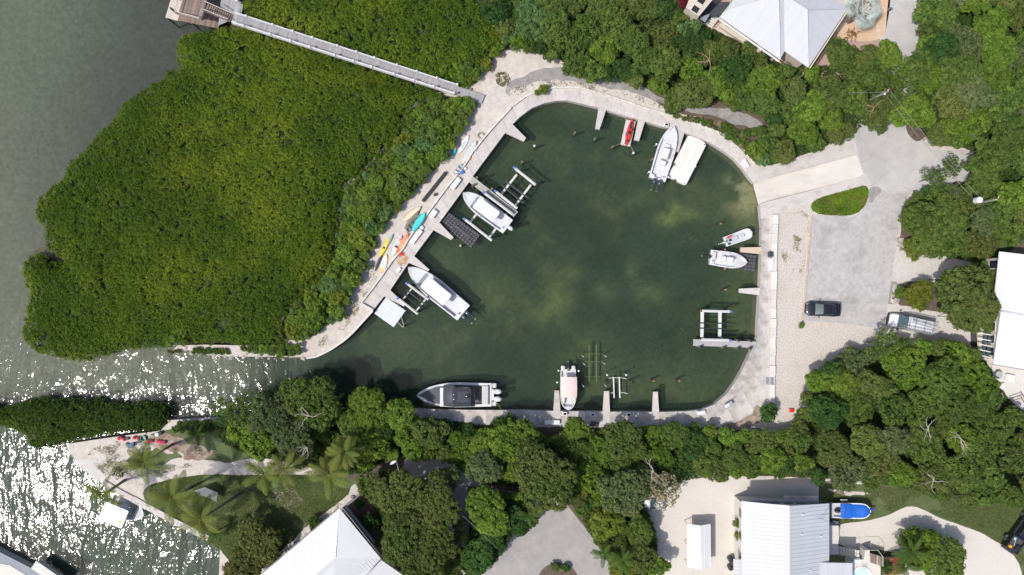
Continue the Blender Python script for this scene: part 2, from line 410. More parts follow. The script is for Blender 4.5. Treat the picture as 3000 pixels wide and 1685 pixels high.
ca.data.foreach_set('color', np.concatenate([col.reshape(-1, 3), np.ones((nx * ny, 1))], 1).astype(np.float32).ravel())
me.polygons.foreach_set('use_smooth', [True] * len(me.polygons))
sm = bpy.data.materials.new('seabed'); sm.use_nodes = True; N = sm.node_tree.nodes; L = sm.node_tree.links
at = N.new('ShaderNodeAttribute'); at.attribute_name = 'bedcol'; tc = N.new('ShaderNodeTexCoord')
nz = N.new('ShaderNodeTexNoise'); nz.inputs['Scale'].default_value = 1.6; nz.inputs['Detail'].default_value = 8; L.new(tc.outputs['Object'], nz.inputs['Vector'])
mr = N.new('ShaderNodeMapRange'); mr.inputs[1].default_value = .3; mr.inputs[2].default_value = .7; mr.inputs[3].default_value = .78; mr.inputs[4].default_value = 1.22
L.new(nz.outputs[0], mr.inputs[0]); vm = N.new('ShaderNodeVectorMath'); vm.operation = 'SCALE'
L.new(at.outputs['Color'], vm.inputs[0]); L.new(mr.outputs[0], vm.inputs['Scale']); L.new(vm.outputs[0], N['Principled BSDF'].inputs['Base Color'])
N['Principled BSDF'].inputs['Roughness'].default_value = 1
me.materials.append(sm); so = bpy.data.objects.new('seabed', me); COL.objects.link(so); tag(so, kind='structure')
structure('deep_seabed', [(-600, -600), (600, -600), (600, 600), (-600, 600)], -3.4, -3.2, mat('deep_bed', (.40, .44, .35), 1))

# ------------------------------------------------------------------ water
wm = bpy.data.materials.new('water'); wm.use_nodes = True; N = wm.node_tree.nodes; L = wm.node_tree.links; N.clear()
out = N.new('ShaderNodeOutputMaterial'); ge = N.new('ShaderNodeNewGeometry'); sx = N.new('ShaderNodeSeparateXYZ'); L.new(ge.outputs['Position'], sx.inputs[0])
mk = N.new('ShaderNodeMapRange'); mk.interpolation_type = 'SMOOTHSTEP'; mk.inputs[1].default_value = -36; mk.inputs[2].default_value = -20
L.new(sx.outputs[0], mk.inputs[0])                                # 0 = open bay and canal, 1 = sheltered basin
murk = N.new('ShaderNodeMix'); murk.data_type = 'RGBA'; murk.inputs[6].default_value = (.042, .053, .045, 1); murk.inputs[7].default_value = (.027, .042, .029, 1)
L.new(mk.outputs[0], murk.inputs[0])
tint = N.new('ShaderNodeMix'); tint.data_type = 'RGBA'; tint.inputs[6].default_value = (.84, .86, .82, 1); tint.inputs[7].default_value = (.82, .88, .76, 1)
L.new(mk.outputs[0], tint.inputs[0])
tr = N.new('ShaderNodeBsdfTransparent'); L.new(tint.outputs[2], tr.inputs[0])
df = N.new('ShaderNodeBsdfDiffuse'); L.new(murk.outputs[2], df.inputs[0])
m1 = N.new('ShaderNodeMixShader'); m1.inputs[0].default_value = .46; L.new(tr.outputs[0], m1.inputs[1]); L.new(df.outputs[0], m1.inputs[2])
def wnoise(scale, stretch, rot, detail, rough=.5):
    mp = N.new('ShaderNodeMapping'); mp.inputs['Scale'].default_value = stretch; mp.inputs['Rotation'].default_value = (0, 0, rot)
    L.new(ge.outputs['Position'], mp.inputs[0]); n = N.new('ShaderNodeTexNoise'); n.inputs['Scale'].default_value = scale
    n.inputs['Detail'].default_value = detail; n.inputs['Roughness'].default_value = rough; n.inputs['Distortion'].default_value = .35
    L.new(mp.outputs[0], n.inputs['Vector']); return n.outputs[0]
a1 = wnoise(1.0, (1.0, .40, 1), rad(14), 3, .5)
a2 = wnoise(.34, (1.0, .22, 1), rad(6), 2)
a3 = wnoise(3.4, (1, .7, 1), rad(-20), 2)
def mth(op, a, b=None):
    n = N.new('ShaderNodeMath'); n.operation = op
    for i, v in enumerate((a, b)):
        if v is None: continue
        if isinstance(v, (int, float)): n.inputs[i].default_value = v
        else: L.new(v, n.inputs[i])
    return n.outputs[0]
h = mth('ADD', mth('ADD', mth('MULTIPLY', a1, .150), mth('MULTIPLY', a2, .32)), mth('MULTIPLY', a3, .018))
amp = N.new('ShaderNodeMapRange'); amp.inputs[3].default_value = 1.0; amp.inputs[4].default_value = .10; L.new(mk.outputs[0], amp.inputs[0])
h = mth('MULTIPLY', h, amp.outputs[0])
bp = N.new('ShaderNodeBump'); bp.inputs['Strength'].default_value = 1; bp.inputs['Distance'].default_value = 1.0; L.new(h, bp.inputs['Height'])
gl = N.new('ShaderNodeBsdfGlossy'); gl.inputs['Roughness'].default_value = .092; L.new(bp.outputs[0], gl.inputs['Normal'])
fr = N.new('ShaderNodeFresnel'); fr.inputs[0].default_value = 1.33; L.new(bp.outputs[0], fr.inputs['Normal'])
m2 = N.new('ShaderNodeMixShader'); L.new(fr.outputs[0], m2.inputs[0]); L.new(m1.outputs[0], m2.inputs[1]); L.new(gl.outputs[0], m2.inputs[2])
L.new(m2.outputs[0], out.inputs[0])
b = MB(); b.add([(-600, -600, 0), (600, -600, 0), (600, 600, 0), (-600, 600, 0)], [(0, 1, 2, 3)])
wo_ = b.build('water', wm, at=(0, 0, 0)); tag(wo_, kind='structure')

# ------------------------------------------------------------------ land
BAS1 = [(1096, 904), (1126, 866), (1142, 851), (1197, 769), (1212, 751), (1270, 673), (1286, 653), (1373, 534), (1384, 517), (1480, 388), (1486, 382), (1500, 365), (1523, 342), (1558, 316), (1597, 301), (1636, 294), (1663, 294), (1694, 301), (1755, 316), (1775, 322), (1822, 337), (1871, 350), (1889, 355), (1939, 371), (1982, 379), (2005, 388), (2044, 402), (2083, 419), (2121, 443), (2152, 466), (2176, 493), (2195, 520), (2209, 537)]
RAMP = [(2209, 537), (2250, 520), (2508, 452), (2530, 516), (2463, 538), (2250, 593), (2226, 601)]
BAS2 = [(2226, 601), (2232, 667), (2230, 744), (2226, 842), (2222, 911), (2218, 985), (2215, 1001), (2203, 1024), (2176, 1082), (2152, 1123), (2129, 1154), (2094, 1185), (2055, 1201), (2005, 1206), (1931, 1208), (1786, 1207), (1641, 1205), (1500, 1203), (1208, 1199)]
SHORE_W = [(1560, -9000), (1560, -300), (1520, 0), (1480, 90), (1430, 160), (1360, 262), (1280, 272), (1190, 312), (1160, 390), (1070, 490), (1000, 545), (985, 640), (980, 735), (930, 812), (860, 872), (820, 940), (815, 1005), (700, 1012), (600, 1010), (520, 1012), (505, 1028), (544, 1024), (606, 1040), (676, 1045), (738, 1045), (898, 1047), (921, 1047), (967, 1024), (1018, 989), (1061, 943), (1096, 904)]
SOUTH = [(1208, 1199), (1000, 1205), (800, 1215), (652, 1224), (500, 1231), (470, 1262), (300, 1285), (202, 1300), (196, 1312), (217, 1344), (268, 1395), (303, 1418), (439, 1492), (582, 1566), (645, 1601), (640, 1720), (640, 9000), (9000, 9000), (9000, -9000)]
land_px = SHORE_W + BAS1[1:] + RAMP[1:] + BAS2[1:] + SOUTH[1:]
structure('ground', PP(land_px), -2.6, LAND, sand)

def sheet(name, px, lvl, m, amp=.22, step=.7, seed=1, smooth=1, z=LAND):
    pts = smooth_poly(PP(px, z), smooth) if smooth else PP(px, z)
    if amp: pts = rag(pts, amp, step, seed)
    b = MB(); zz = z + .004 * lvl
    tri = tessellate_polygon([[Vector((p[0], p[1], 0)) for p in pts]])
    fs = []
    for t in tri:
        A, B_, C = (pts[i] for i in t)
        fs.append(t if (B_[0] - A[0]) * (C[1] - A[1]) - (B_[1] - A[1]) * (C[0] - A[0]) > 0 else (t[0], t[2], t[1]))
    b.add([(p[0], p[1], zz) for p in pts], fs)
    o = b.build(name, m); tag(o, kind='structure'); return o

sheet('forest_floor', [(1490, -60), (2010, -60), (2020, 60), (2110, 90), (2280, 190), (2420, 200), (2480, 150), (2600, 140), (2640, 330), (2590, 350), (2500, 380), (2440, 420), (2310, 470), (2235, 490), (2180, 440), (2060, 350), (1960, 320), (1870, 262), (1800, 226), (1700, 215), (1660, 180), (1600, 155), (1500, 140), (1430, 160)], 1, soil, .4)
sheet('forest_floor', [(2700, -60), (3100, -60), (3100, 760), (2920, 750), (2900, 790), (2700, 800), (2620, 740), (2640, 690), (2640, 640), (2660, 575), (2760, 560), (2790, 470), (2860, 440), (2720, 420), (2660, 330), (2680, 150)], 1, soil, .3, seed=4)
sheet('forest_floor', [(2620, 830), (2780, 800), (2920, 800), (2920, 960), (2840, 980), (2720, 906), (2610, 890)], 1, soil, .3, seed=5)
sheet('forest_floor', [(2410, 1080), (2520, 1020), (2600, 1010), (2860, 1010), (2900, 1080), (2960, 1160), (3100, 1210), (3100, 1480), (2900, 1470), (2760, 1460), (2600, 1420), (2400, 1400), (2200, 1395), (2000, 1390), (1900, 1400), (1900, 1500), (1850, 1500), (1900, 1600), (1900, 1720), (1810, 1720), (1770, 1640), (1700, 1560), (1640, 1450), (1560, 1460), (1400, 1560), (1340, 1720), (1180, 1720), (1060, 1560), (1040, 1420), (900, 1380), (850, 1300), (640, 1290), (620, 1240), (800, 1218), (1200, 1210), (1400, 1250), (1700, 1250), (2200, 1255), (2320, 1270), (2370, 1190)], 1, soil, .4, seed=6)
sheet('street', [(1185, 1330), (1300, 1340), (1420, 1420), (1480, 1440), (1640, 1450), (1670, 1490), (1740, 1580), (1790, 1660), (1810, 1740), (1330, 1740), (1370, 1600), (1330, 1490), (1280, 1430), (1180, 1400)], 2, asphalt_street, .08, seed=7)
sheet('lane', [(1240, 1400), (1420, 1430), (1470, 1740), (1210, 1740), (1300, 1640), (1330, 1500), (1220, 1440)], 1, asphalt_dark, .1, seed=8)
sheet('shrub_soil', [(1392, 285), (1290, 280), (1196, 320), (1165, 395), (1075, 495), (1005, 550), (990, 640), (985, 738), (935, 815), (866, 875), (826, 940), (820, 1000), (900, 990), (1000, 915), (1035, 850), (1062, 790), (1092, 705), (1165, 612), (1222, 545), (1295, 455), (1335, 405), (1370, 340)], 1, soil, .2, seed=43)
# sandy and paved ground round the basin
sheet('old_path', [(1478, 262), (1500, 237), (1578, 202), (1628, 194), (1686, 206), (1760, 222), (1838, 229), (1912, 275), (1962, 299), (2050, 322), (2100, 312), (2170, 328), (2215, 345), (2240, 372), (2190, 376), (2110, 348), (2063, 336), (1990, 320), (1927, 298), (1850, 272), (1764, 254), (1655, 236), (1570, 236), (1510, 262), (1486, 284)], 2, asphalt_dark, .45, .4, seed=9)
sheet('gravel_lot', [(2276, 628), (2375, 598), (2384, 632), (2353, 939), (2600, 955), (2700, 1000), (2560, 1060), (2420, 1100), (2340, 1190), (2290, 1260), (2266, 1260)], 1, gravel, .1, seed=10, smooth=0)
sheet('asphalt_lot', [(2384, 630), (2444, 631), (2498, 636), (2522, 622), (2545, 585), (2560, 555), (2560, 548), (2672, 560), (2658, 574), (2640, 640), (2629, 694), (2613, 811), (2601, 892), (2588, 974), (2560, 960), (2479, 948), (2353, 939)], 2, asphalt_lot, .05, seed=11, smooth=0)
sheet('road_junction', [(2500, 400), (2498, 340), (2580, 330), (2655, 320), (2700, 400), (2730, 440), (2800, 440), (2900, 440), (3100, 460), (3100, 560), (2900, 540), (2800, 530), (2760, 560), (2672, 563), (2560, 556), (2545, 540), (2534, 520)], 3, asphalt_pale, .05, seed=12, smooth=0)
sheet('road', [(2608, -60), (2722, -60), (2706, 60), (2692, 160), (2680, 340), (2580, 340), (2590, 180), (2592, 110)], 3, asphalt_pale, .04, seed=13, smooth=0)
sheet('soil_island', [(2651, 345), (2690, 330), (2716, 380), (2712, 402), (2690, 416), (2672, 408), (2655, 385)], 5, soil, .05, seed=14)
sheet('ramp_apron', [(2520, 512), (2536, 505), (2548, 520), (2554, 548), (2536, 575), (2522, 560)], 4, concrete, .1, seed=15)
sheet('soil_island', [(2546, 548), (2574, 546), (2586, 560), (2566, 575), (2552, 598), (2542, 585)], 5, asphalt_dark, .1, seed=16)
paver_pale = mat('paver_pale', (.50, .475, .44), .9, .10, 2, .4, 9, stain=((.36, .34, .31), 1.5, .5, .7, .5))
sheet('paver_driveway', [(2625, 731), (2677, 737), (2763, 750), (2850, 770), (2840, 830), (2716, 826), (2611, 822)], 4, paver_pale, .02, seed=17, smooth=0)
sheet('concrete_driveway', [(2601, 892), (2704, 908), (2800, 920), (2900, 950), (2960, 990), (2940, 1080), (2850, 1010), (2700, 990), (2588, 974)], 3, paver_pale, .02, seed=18, smooth=0)
sheet('lot_edging', [(2630, 694), (2637, 694), (2634, 728), (2652, 733), (2640, 736), (2626, 730)], 5, asphalt_dark, .02, seed=19, smooth=0)
sheet('lot_edging', [(2611, 824), (2628, 826), (2628, 832), (2618, 834), (2608, 884), (2622, 892), (2601, 891)], 5, asphalt_dark, .02, seed=20, smooth=0)
# north-east garden
sheet('brick_patio', [(2330, 60), (2480, 100), (2600, 112), (2590, 190), (2470, 230), (2330, 230), (2160, 110)], 2, paver_pink, .05, seed=21)
sheet('peach_gravel_bed', [(2470, -60), (2613, -60), (2606, 30), (2590, 112), (2540, 122), (2480, 118), (2445, 105), (2480, 50)], 3, mulch_orange, .08, seed=22)
sheet('terrace_ground', [(2020, -60), (2180, -60), (2200, 70), (2110, 70), (2090, 92), (2050, 60), (2030, 30)], 2, paver_pink, .05, seed=23, smooth=0)
# south-east
sheet('pale_gravel_yard', [(2000, 1380), (2160, 1400), (2400, 1410), (2400, 1480), (2200, 1490), (2180, 1740), (1840, 1740), (1900, 1600), (1900, 1500), (1960, 1460)], 2, pale_gravel, .15, seed=24)
sheet('lawn', [(2398, 1412), (2440, 1418), (2600, 1420), (2720, 1430), (2800, 1460), (2900, 1470), (3100, 1480), (3100, 1740), (2400, 1740)], 2, lawn, .12, seed=25, smooth=0)
sheet('gravel_drive', [(2456, 1540), (2480, 1533), (2522, 1529), (2560, 1522), (2600, 1511), (2635, 1492), (2662, 1481), (2697, 1488), (2755, 1519), (2833, 1546), (2875, 1560), (2910, 1581), (2945, 1602), (2968, 1624), (2990, 1660), (3000, 1740), (2640, 1740), (2636, 1625), (2590, 1610), (2456, 1610)], 3, pale_gravel, .12, seed=26)
sheet('dry_grass', [(2415, 1430), (2450, 1432), (2500, 1440), (2560, 1445), (2540, 1452), (2470, 1450)], 3, sand, .25, seed=27)
# south-west peninsula
sheet('lawn', [(415, 1455), (427, 1424), (470, 1410), (544, 1396), (600, 1388), (660, 1391), (760, 1393), (880, 1390), (1000, 1392), (1050, 1412), (1040, 1430), (998, 1470), (905, 1535), (840, 1600), (760, 1670), (700, 1700), (660, 1620), (600, 1580), (520, 1532), (450, 1490)], 2, lawn, .25, seed=28)
sheet('bare_patch', [(790, 1430), (850, 1430), (880, 1450), (890, 1475), (850, 1490), (800, 1470), (776, 1450)], 3, litter, .5, seed=29)
sheet('lawn', [(430, 1270), (560, 1245), (700, 1240), (850, 1260), (860, 1330), (700, 1352), (580, 1350), (540, 1320), (470, 1290)], 2, lawn, .4, seed=30)
sheet('leaf_litter_ground', [(400, 1285), (470, 1262), (520, 1280), (600, 1310), (640, 1330), (560, 1352), (520, 1340), (470, 1310), (410, 1305)], 3, litter, 1.1, .35, seed=31)
sheet('lawn_patch', [(375, 1348), (420, 1330), (470, 1310), (540, 1330), (520, 1352), (470, 1350), (420, 1372), (390, 1372)], 3, lawn, 1.0, .35, seed=32)
sheet('concrete_apron', [(217, 1344), (283, 1344), (292, 1370), (318, 1412), (303, 1420), (268, 1395), (240, 1370)], 4, concrete, .03, seed=33, smooth=0)
sheet('garden_path', [(1030, 1418), (1056, 1420), (1066, 1440), (1020, 1484), (1002, 1474), (1020, 1450)], 4, concrete, .12, seed=34)
sheet('brick_patio', [(1010, 1485), (1060, 1446), (1130, 1480), (1130, 1560), (1060, 1560), (1020, 1510)], 3, brick_red, .05, seed=35, smooth=0)
sheet('culdesac_bed', [(1575, 1690), (1590, 1664), (1620, 1648), (1652, 1648), (1680, 1664), (1695, 1690), (1700, 1740), (1570, 1740)], 4, soil, .05, seed=36)
sheet('leaf_litter_ground', [(2186, 1222), (2204, 1184), (2230, 1200), (2236, 1250), (2150, 1256), (2100, 1250)], 14, litter, .9, seed=37)
# shoreline mud under the mangroves
MUD_EDGE = [(640, -400), (640, 40), (629, 78), (575, 84), (512, 99), (503, 146), (516, 172), (518, 198), (505, 202), (490, 198), (472, 210), (468, 226), (440, 232), (408, 256), (372, 280), (349, 297), (338, 318), (334, 338), (300, 362), (268, 395), (250, 419), (222, 452), (186, 485), (176, 520), (150, 536), (120, 560), (99, 582), (94, 620), (97, 650), (118, 675), (122, 710), (134, 735), (160, 752), (176, 770), (150, 766), (117, 743), (90, 744), (70, 752), (54, 770), (49, 800), (62, 826), (74, 857), (66, 896), (68, 930), (54, 962), (52, 985), (66, 1009), (82, 1026), (101, 1036), (155, 1047), (217, 1055), (256, 1052), (291, 1042), (330, 1028), (373, 1026), (427, 1022), (478, 1014), (520, 1012), (600, 1008), (640, 1000), (700, 1008), (800, 1012), (860, 1000), (930, 985), (1000, 950), (1040, 905), (1064, 850), (1075, 800), (1098, 745), (1120, 690), (1190, 590), (1260, 520), (1310, 455), (1340, 400), (1366, 350), (1392, 310), (1404, 296), (1380, 280), (1380, 250), (1420, 205), (1455, 150), (1500, 100), (1560, 40), (1600, -400)]
MANG = [(640, -400), (640, 40), (629, 78), (575, 84), (512, 99), (503, 146), (516, 172), (518, 198), (505, 202), (490, 198), (472, 210), (468, 226), (440, 232), (408, 256), (372, 280), (349, 297), (338, 318), (334, 338), (300, 362), (268, 395), (250, 419), (222, 452), (186, 485), (176, 520), (150, 536), (120, 560), (99, 582), (94, 620), (97, 650), (118, 675), (122, 710), (134, 735), (160, 752), (176, 770), (150, 766), (117, 743), (90, 744), (70, 752), (54, 770), (49, 800), (62, 826), (74, 857), (66, 896), (68, 930), (54, 962), (52, 985), (66, 1009), (82, 1026), (101, 1036), (155, 1047), (217, 1055), (256, 1052), (291, 1042), (330, 1028), (373, 1026), (427, 1022), (478, 1014), (520, 1012), (600, 1008), (640, 1000), (700, 1008), (800, 1012), (830, 1004), (826, 940), (866, 872), (936, 812), (986, 736), (990, 636), (1004, 546), (1070, 494), (1136, 436), (1176, 382), (1196, 316), (1286, 276), (1372, 278), (1380, 262), (1380, 250), (1420, 205), (1455, 150), (1500, 100), (1560, 40), (1600, -400)]
ISL = [(-300, 1180), (0, 1198), (39, 1185), (97, 1171), (160, 1168), (233, 1173), (350, 1185), (466, 1183), (489, 1200), (489, 1224), (474, 1250), (427, 1266), (330, 1276), (249, 1280), (202, 1296), (148, 1310), (97, 1322), (74, 1309), (70, 1280), (39, 1262), (0, 1255), (-300, 1262)]
structure('mud_flat', rag(PP([(x + (32 if x < 1000 else -10), y + (18 if y < 500 else -20)) for x, y in MUD_EDGE], .15), .3, 1.0, 3), -2.4, .15, mud)
structure('mud_flat', rag(PP([(x - (10 if x > 300 else 0), 1228 + (y - 1228) * .8) for x, y in ISL], .15), .3, 1.0, 5), -2.4, .15, mud)

# boat ramp (slopes down into the basin)
b = MB()
rz = {0: .05, 1: 1.01}
A = [P(2508, 452, 1.01), P(2533, 517, 1.01), P(2250, 593, .10), P(2222, 601, .02), P(2130, 628, -.75), P(2100, 560, -.85), P(2205, 537, .02), P(2250, 520, .10)]
top = [A[0], A[1], A[2], A[7]]; low = [A[7], A[2], A[3], A[6]]; und = [A[6], A[3], A[4], A[5]]
for q in (top, low):
    bot = [Vector((v.x, v.y, v.z - .4)) for v in q]; b.add(q + bot, [(3, 2, 1, 0), (4, 5, 6, 7), (0, 1, 5, 4), (1, 2, 6, 5), (2, 3, 7, 6), (3, 0, 4, 7)])
tag(b.build('boat_ramp', concrete_ramp), kind='structure')
# shoulders of the ramp and their kerbs
sheet('ramp_shoulder', [(2209, 536), (2200, 505), (2228, 494), (2320, 466), (2420, 440), (2500, 404), (2508, 451), (2250, 519)], 3, concrete, .02, 1, 40, 0)
sheet('ramp_shoulder', [(2227, 602), (2250, 594), (2463, 539), (2530, 517), (2526, 540), (2480, 560), (2374, 593), (2270, 626), (2234, 640)], 3, concrete, .02, 1, 41, 0)
def polybar(b, pts, w, z0, z1, mi=0):
    pts = [Vector(p[:2]) for p in pts]
    for i in range(len(pts) - 1):
        a, c = pts[i], pts[i + 1]; d = (c - a).normalized(); n = Vector((-d.y, d.x)) * w / 2
        b.prism([a - n, c - n, c + n, a + n], z0, z1, mi)
for nm, px in (('ramp_kerb', [(2208, 538), (2250, 521), (2508, 453)]), ('ramp_kerb', [(2226, 600), (2250, 592), (2463, 537), (2530, 515)]), ('ramp_kerb', [(2509, 452), (2532, 517)])):
    b = MB(); polybar(b, PP(px), .14, .6, LAND + (.05 if px[0][0] < 2500 else .02)); tag(b.build(nm, concrete), kind='structure')
# ------------------------------------------------------------------ quay: cast slabs between the basin edge and the low wall
WALL_A = [(1063, 888), (1102, 838), (1159, 758), (1183, 733), (1209, 689), (1229, 664), (1259, 625), (1291, 580), (1316, 548), (1360, 494), (1388, 448), (1417, 412), (1445, 379), (1500, 318), (1539, 290), (1578, 273), (1617, 264), (1655, 263), (1694, 263), (1768, 284), (1830, 303), (1888, 324), (1939, 338), (2005, 358), (2063, 379), (2121, 402), (2160, 427), (2188, 456), (2208, 488), (2222, 512)]
def band(name, inner, outer, n, m, over=.03):
    I = resample(PP(inner), n * 4 + 1); O = resample(PP(outer), n * 4 + 1)
    root = thing(name, None, None, (I[0].x, I[0].y, LAND)); root['kind'] = 'structure'
    for k in range(n):
        a = I[k * 4:k * 4 + 5]; c = O[k * 4:k * 4 + 5]
        a = list(a); c = list(c); g = .025
        def sh(p, q): return p + (q - p).normalized() * g
        a[0] = sh(a[0], a[1]); a[-1] = sh(a[-1], a[-2]); c[0] = sh(c[0], c[1]); c[-1] = sh(c[-1], c[-2])
        a = [p + (p - q).normalized() * over for p, q in zip(a, c)]
        b = MB(); b.prism(a + c[::-1], LAND - .18, LAND + .03 + (k % 3) * .004); b.build('slab', m, root)
    return root
band('quay', BAS1, WALL_A, 36, concrete)
E_IN = [(2229, 640), (2232, 667), (2230, 744), (2226, 842), (2222, 911), (2218, 985), (2215, 1001), (2203, 1024), (2176, 1082), (2152, 1123), (2129, 1154), (2094, 1185), (2055, 1201), (2005, 1206)]
E_OUT = [(2256, 640), (2256, 690), (2256, 760), (2254, 850), (2252, 920), (2251, 985), (2251, 1000), (2250, 1040), (2250, 1100), (2250, 1150), (2240, 1200), (2180, 1240), (2080, 1246), (2005, 1246)]
band('quay', E_IN, E_OUT, 11, concrete_old)
band('quay', [(2003, 1206), (1931, 1208), (1786, 1207), (1641, 1205), (1500, 1203), (1208, 1199)], [(2003, 1246), (1931, 1247), (1786, 1247), (1641, 1246), (1500, 1244), (1208, 1240)], 11, concrete_old)

# low walls: rows of cast kerb blocks
def block_wall(label, px, w, h, m, step, z=LAND, jit=.02, name='low_wall', cat='wall'):
    pts = PP(px, z); L = sum((pts[i + 1] - pts[i]).length for i in range(len(pts) - 1)); n = max(2, int(L / step))
    q = resample(pts, n + 1); root = thing(name, label, cat, (q[0].x, q[0].y, z)); rnd = random.Random(len(px))
    for k in range(n):
        a, c = q[k], q[k + 1]; d = (c - a); ln = d.length; ang = math.atan2(d.y, d.x); mid = (a + c) / 2
        b = MB(); hh = h * rnd.uniform(.9, 1.08)
        b.rbox((mid.x + rnd.uniform(-jit, jit), mid.y + rnd.uniform(-jit, jit), z + hh / 2), (ln - .015, w * rnd.uniform(.92, 1.05), hh), .03, ang + rnd.uniform(-.015, .015))
        b.build('block', m, root)
    return root
off = lambda px, dx, dy: [(x + dx, y + dy) for x, y in px]
block_wall('long low white block wall along the west quay beside the kayaks', off(WALL_A[:14], -3, -2), .24, .42, wall_white, 1.0)
block_wall('curved low white kerb wall round the north quay', off(WALL_A[13:29], 1, -6), .22, .32, wall_white, 1.1)
block_wall('straight broad white wall between the east quay and the gravel lot', [(2269, 630), (2265, 795), (2263, 950), (2259, 1124), (2260, 1180)], .78, .45, wall_white, 1.3)
block_wall('short pale wall closing the south end of the west quay', [(1062, 889), (1094, 908)], .22, .40, wall_white, .8)
block_wall('pale timber edging along the left side of the asphalt lot', [(2379, 632), (2370, 720), (2360, 840), (2350, 936)], .20, .16, mat('pale_timber', (.45, .36, .28), .8, .2, 3, rnd=.1), 2.4, name='lot_edge_wall')
block_wall('pale seawall cap along the mangrove point', [(1092, 910), (1061, 945), (1018, 991), (967, 1026), (921, 1048), (898, 1049)], .30, .22, wall_white, 1.3, name='seawall')
block_wall('broad pale seawall beside the boat with the white canopy', [(303, 1412), (318, 1424), (370, 1450), (439, 1488), (500, 1520), (582, 1562), (612, 1576)], .85, .20, concrete, 2.2, name='seawall')
block_wall('thin pale kerb wall behind the south quay under the trees', [(2320, 1262), (2240, 1262), (2180, 1259)], .16, .3, wall_white, 1.5)

# rocks along the mangrove shore and seawall foot
def make_rock(r, seed):
    rn = random.Random(seed); bm = bmesh.new(); bmesh.ops.create_icosphere(bm, subdivisions=1, radius=r)
    for v in bm.verts:
        v.co *= rn.uniform(.7, 1.15); v.co.z *= .6
    me = bpy.data.meshes.new('rock'); bm.to_mesh(me); bm.free(); me.materials.append(rock); return me
rock_me = [make_rock(1, i) for i in range(5)]
rn = random.Random(4)
def rocks(px, n, rmin, rmax, spread, z, label, group):
    q = resample(PP(px, z), n)
    for p in q:
        o = bpy.data.objects.new('rock', rn.choice(rock_me)); COL.objects.link(o)
        o.location = (p.x + rn.gauss(0, spread), p.y + rn.gauss(0, spread), z)
        s = rn.uniform(rmin, rmax); o.scale = (s, s * rn.uniform(.7, 1.2), s); o.rotation_euler = (0, 0, rn.uniform(0, 6)); tag(o, label, 'rock', group)
rocks([(505, 1024), (606, 1038), (676, 1044), (738, 1044), (890, 1046)], 46, .12, .38, .25, .95, 'grey rock on the shore below the mangroves', 'rocks on the mangrove shore')
rocks([(1486, 278), (1560, 240), (1655, 240), (1764, 262), (1850, 280), (1930, 305)], 44, .10, .26, .25, LAND, 'small grey rock lining the old path north of the basin', 'rocks lining the old path')
rocks([(2276, 640), (2272, 800), (2270, 950), (2267, 1124), (2268, 1240)], 50, .08, .16, .08, LAND, 'small grey stone at the foot of the broad white wall', 'stones at the foot of the east wall')
rocks([(830, 1618), (905, 1560), (1000, 1478)], 30, .12, .24, .1, LAND, 'pale stone edging the lawn beside the south white roof', 'stones edging the lawn')
rocks([(500, 1234), (560, 1231), (640, 1226)], 14, .12, .3, .2, .95, 'rock on the canal bank near the mangrove islet', 'rocks on the canal bank')
rocks([(2640, 705), (2645, 722)], 5, .4, .6, .3, LAND, 'white boulder beside the pale paver driveway', 'white boulders by the driveway')
rocks([(2622, 835), (2622, 882)], 5, .35, .5, .15, LAND, 'white boulder beside the hedge of the white van', 'white boulders by the hedge')

# finger piers
def finger(label, px, m=concrete, st=None):
    b = MB(); b.prism(PP(px, LAND), .62, LAND + .02); o = b.build('finger_pier', m); tag(o, label, 'pier', 'concrete finger piers round the basin')
    c = MB()
    tip = (P(*px[1]) + P(*px[2])) / 2; root = (P(*px[0]) + P(*px[3])) / 2
    for t in (.15, .6):
        p = tip.lerp(root, t); c.cyl((p.x, p.y, -2), .16, 2.62, 8)
    c.build('piling', concrete_old, o)
finger('concrete finger pier beside the white cube float', [(1125, 868), (1183, 898), (1187, 892), (1143, 850)])
finger('concrete finger pier at the bow of the largest white boat', [(1197, 770), (1254, 795), (1258, 790), (1213, 750)])
finger('concrete finger pier beside the black cube float dock on the west quay', [(1269, 674), (1321, 703), (1329, 696), (1287, 652)])
finger('concrete finger pier nearest the north-west corner of the basin', [(1479, 389), (1535, 415), (1541, 404), (1501, 364)])
finger('empty concrete finger pier left of the red kayak float', [(1754, 315), (1744, 377), (1756, 380), (1776, 321)])
finger('concrete finger pier just right of the red kayak float', [(1870, 349), (1858, 410), (1872, 413), (1890, 354)])
finger('concrete finger pier between the north white boat and the flat white raft', [(1981, 378), (1977, 443), (1988, 446), (2006, 387)])
rusty = mat('concrete_rusty', (.52, .43, .33), .85, .1, 1.5, .2, 20, stain=[((.25, .11, .04), .9, .52, .66, .8), ((.10, .05, .03), 2.0, .63, .7, .7)])
finger('rust stained finger pier beside the boat on black floats', [(2232, 724), (2170, 725), (2170, 739), (2231, 745)], rusty)
finger('concrete finger pier in the middle of the east quay', [(2226, 843), (2166, 846), (2166, 858), (2226, 865)])
finger('concrete finger pier left of the boat with the pink awning', [(1621, 1206), (1625, 1144), (1638, 1144), (1642, 1206)], concrete_old)
finger('concrete finger pier beside the small white lift cradle', [(1766, 1207), (1770, 1146), (1784, 1146), (1787, 1208)])
finger('rightmost concrete finger pier on the south quay', [(1911, 1209), (1914, 1148), (1927, 1148), (1931, 1209)])

